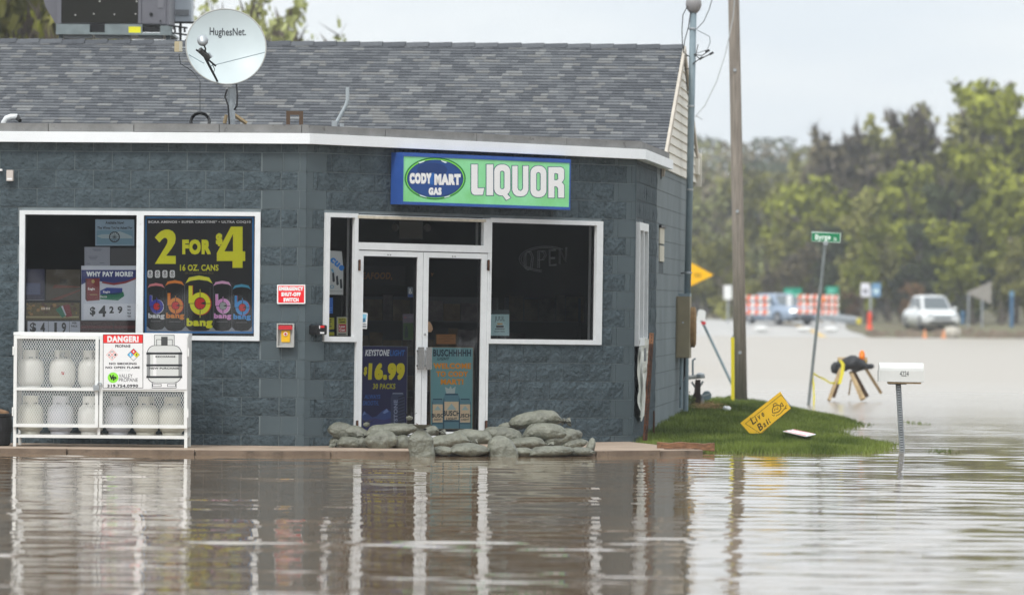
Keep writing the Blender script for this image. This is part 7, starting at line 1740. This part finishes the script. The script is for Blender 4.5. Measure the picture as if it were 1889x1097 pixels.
# wooded hill far off (reads as one mass), and the dark wood across the flood that the shop windows mirror
def wood(name, spots, h0, h1, leaf, mats, n, label_=None):
    mb = MB(); r = random.Random(5)
    for (x, y, z) in spots:
        h = r.uniform(h0, h1); w_ = h*r.uniform(.42, .62); m = r.choice(mats); k = mb._m(m); ph = r.uniform(0, 9)
        mb.tube([(x, y, z), (x, y, z+h*.8)], [h*.02, h*.006], m_bark, 5, False)
        for i in range(n):
            t = r.random()**.8; a = r.uniform(0, 2*pi); rr_ = w_*math.sqrt(max(0, 1-((t-.54)/.5)**2))*r.random()**.5*(1+.4*noise.noise(Vector((math.cos(a)*1.5+ph, math.sin(a)*1.5, t*3))))
            c = Vector((x+rr_*math.cos(a), y+rr_*math.sin(a), z+h*(.10+.90*t))); s_ = leaf*r.uniform(.5, 1.4)
            d = Vector((r.gauss(0, 1), r.gauss(0, 1), r.gauss(0, .7))).normalized(); e = d.cross(Vector((r.gauss(0, 1), r.gauss(0, 1), r.gauss(0, 1)))).normalized()
            n_ = len(mb.v); mb.v += [tuple(c-d*s_), tuple(c+e*s_*.6), tuple(c+d*s_), tuple(c-e*s_*.6)]; mb.f.append((n_, n_+1, n_+2, n_+3)); mb.mi.append(k)
    return mb.build(name, kind='stuff')
sp = []
for i in range(170):
    Y = R.uniform(430, 800); px = R.uniform(1180, 2060); x = at(px, 600, Y).x; sp.append((x, Y, landz(x, Y)))
wood('distant_woodland', sp, 3, 11.5, .38, [lf['brown'], lf['deep'], lf['olive'], lf['brown'], lf['deep'], mat('grey_bud', (.15, .14, .12), .8, .3, .3)], 640)
m_oppo = mat('dark_wood_leaf', (.06, .065, .04), .8, .3, .2)
sp = []
for i in range(150):
    x = R.uniform(-60, 130); y = R.uniform(-150, -95) if x < 70 else R.uniform(-120, 20); sp.append((x, y, -.3))
for i in range(150): sp.append((R.uniform(95, 150), R.uniform(-80, 130), -3.5*R.random()))
for i in range(60): sp.append((R.uniform(-150, -60), R.uniform(-150, -30), -.3))
wood('opposite_woodland', sp, 13, 19, .9, [m_oppo], 330)

# interior: dim shelves and a hanging sign
m_sh = mat('shelf_metal', (.10, .10, .10), .6); m_ct = mat('carton_board', (.16, .12, .08), .8, .3, 5); m_pp = mat('dull_packets', (.12, .10, .10), .7, .5, 6)
def shelf_unit(px, Y, label):
    p = at(px, 700, Y); o = thing('store_shelf', label, 'shelf', T(p.x, Y, .06))
    mb = MB(); mb.box(-.45, 0, 0, -.42, .4, 1.6, m_sh); mb.box(.42, 0, 0, .45, .4, 1.6, m_sh); mb.box(-.42, .38, 0, .42, .4, 1.6, m_sh); kid(mb, 'upright', o)
    for k in range(4): mb = MB(); mb.box(-.418, .0, .10+k*.4, .418, .376, .12+k*.4, m_sh); kid(mb, 'shelf_board', o)
    for k in range(4):
        x = -.40
        while x < .28: w_ = R.uniform(.1, .22); mb = MB(); mb.box(x, .03, .124+k*.4, x+w_, .3, .124+k*.4+R.uniform(.15, .32), R.choice((m_ct, m_pp))); kid(mb, 'packet', o); x += w_+.01
shelf_unit(845, 65.2, 'dim shelf of goods seen through the right door'); shelf_unit(700, 65.4, 'dark shelf of goods deep behind the left door'); shelf_unit(1000, 67.2, 'shelf lost in the dark behind the large right window')
WI = Wall((0, 64.0), 0); hs = thing('hanging_sign', 'faint orange seafood sign hanging in the dark behind the left door', 'sign', T(at(695, 510, 64.0)))
p = at(695, 510, 64.0); mb = MB(); mb.box(-.22, .01, -.10, .32, .03, .12, m_dark); kid(mb, 'board', hs)
pr = Print(WI, (590, 380), 4.218, .0); pr.text('SEAFOOD,', 300, 515, 562, 578, P('faint_orange', 120, 74, 24), 1, .04, .1); pr.text('Y', 860, 522, 886, 545, P('faint_orange', 120, 74, 24), 1, .04, .1); pr.build('lettering', hs)
el = thing('exit_light', 'pale emergency light fitting behind the transom glass', 'light fitting', T(at(758, 425, 63.2)))
mb = MB(); mb.box(-.13, 0, -.09, .13, .06, .10, mat('fitting_grey', (.22, .22, .21), .6)); kid(mb, 'housing', el); 
for s_ in (-1, 1): mb = MB(); mb.lathe([(.035, -.03), (.045, 0), (.03, .04)], (s_*.18+.0, 0, .03), mat('fitting_grey', (.22, .22, .21)), 10, 'Y'); kid(mb, 'lamp_head', el)

# ================================================================== AIR
HAZE = .00045
if HAZE:
    m = bpy.data.materials.new('thin_air'); m.use_nodes = True; t = m.node_tree; t.nodes.clear()
    pv = t.nodes.new('ShaderNodeVolumePrincipled'); pv.inputs['Density'].default_value = HAZE; pv.inputs['Color'].default_value = (.90, .93, .96, 1); pv.inputs['Anisotropy'].default_value = .2
    oo = t.nodes.new('ShaderNodeOutputMaterial'); t.links.new(pv.outputs[0], oo.inputs['Volume'])
    mb = MB(); mb.box(-900, -400, -2, 900, 900, 62, m); mb.build('haze', kind='stuff')
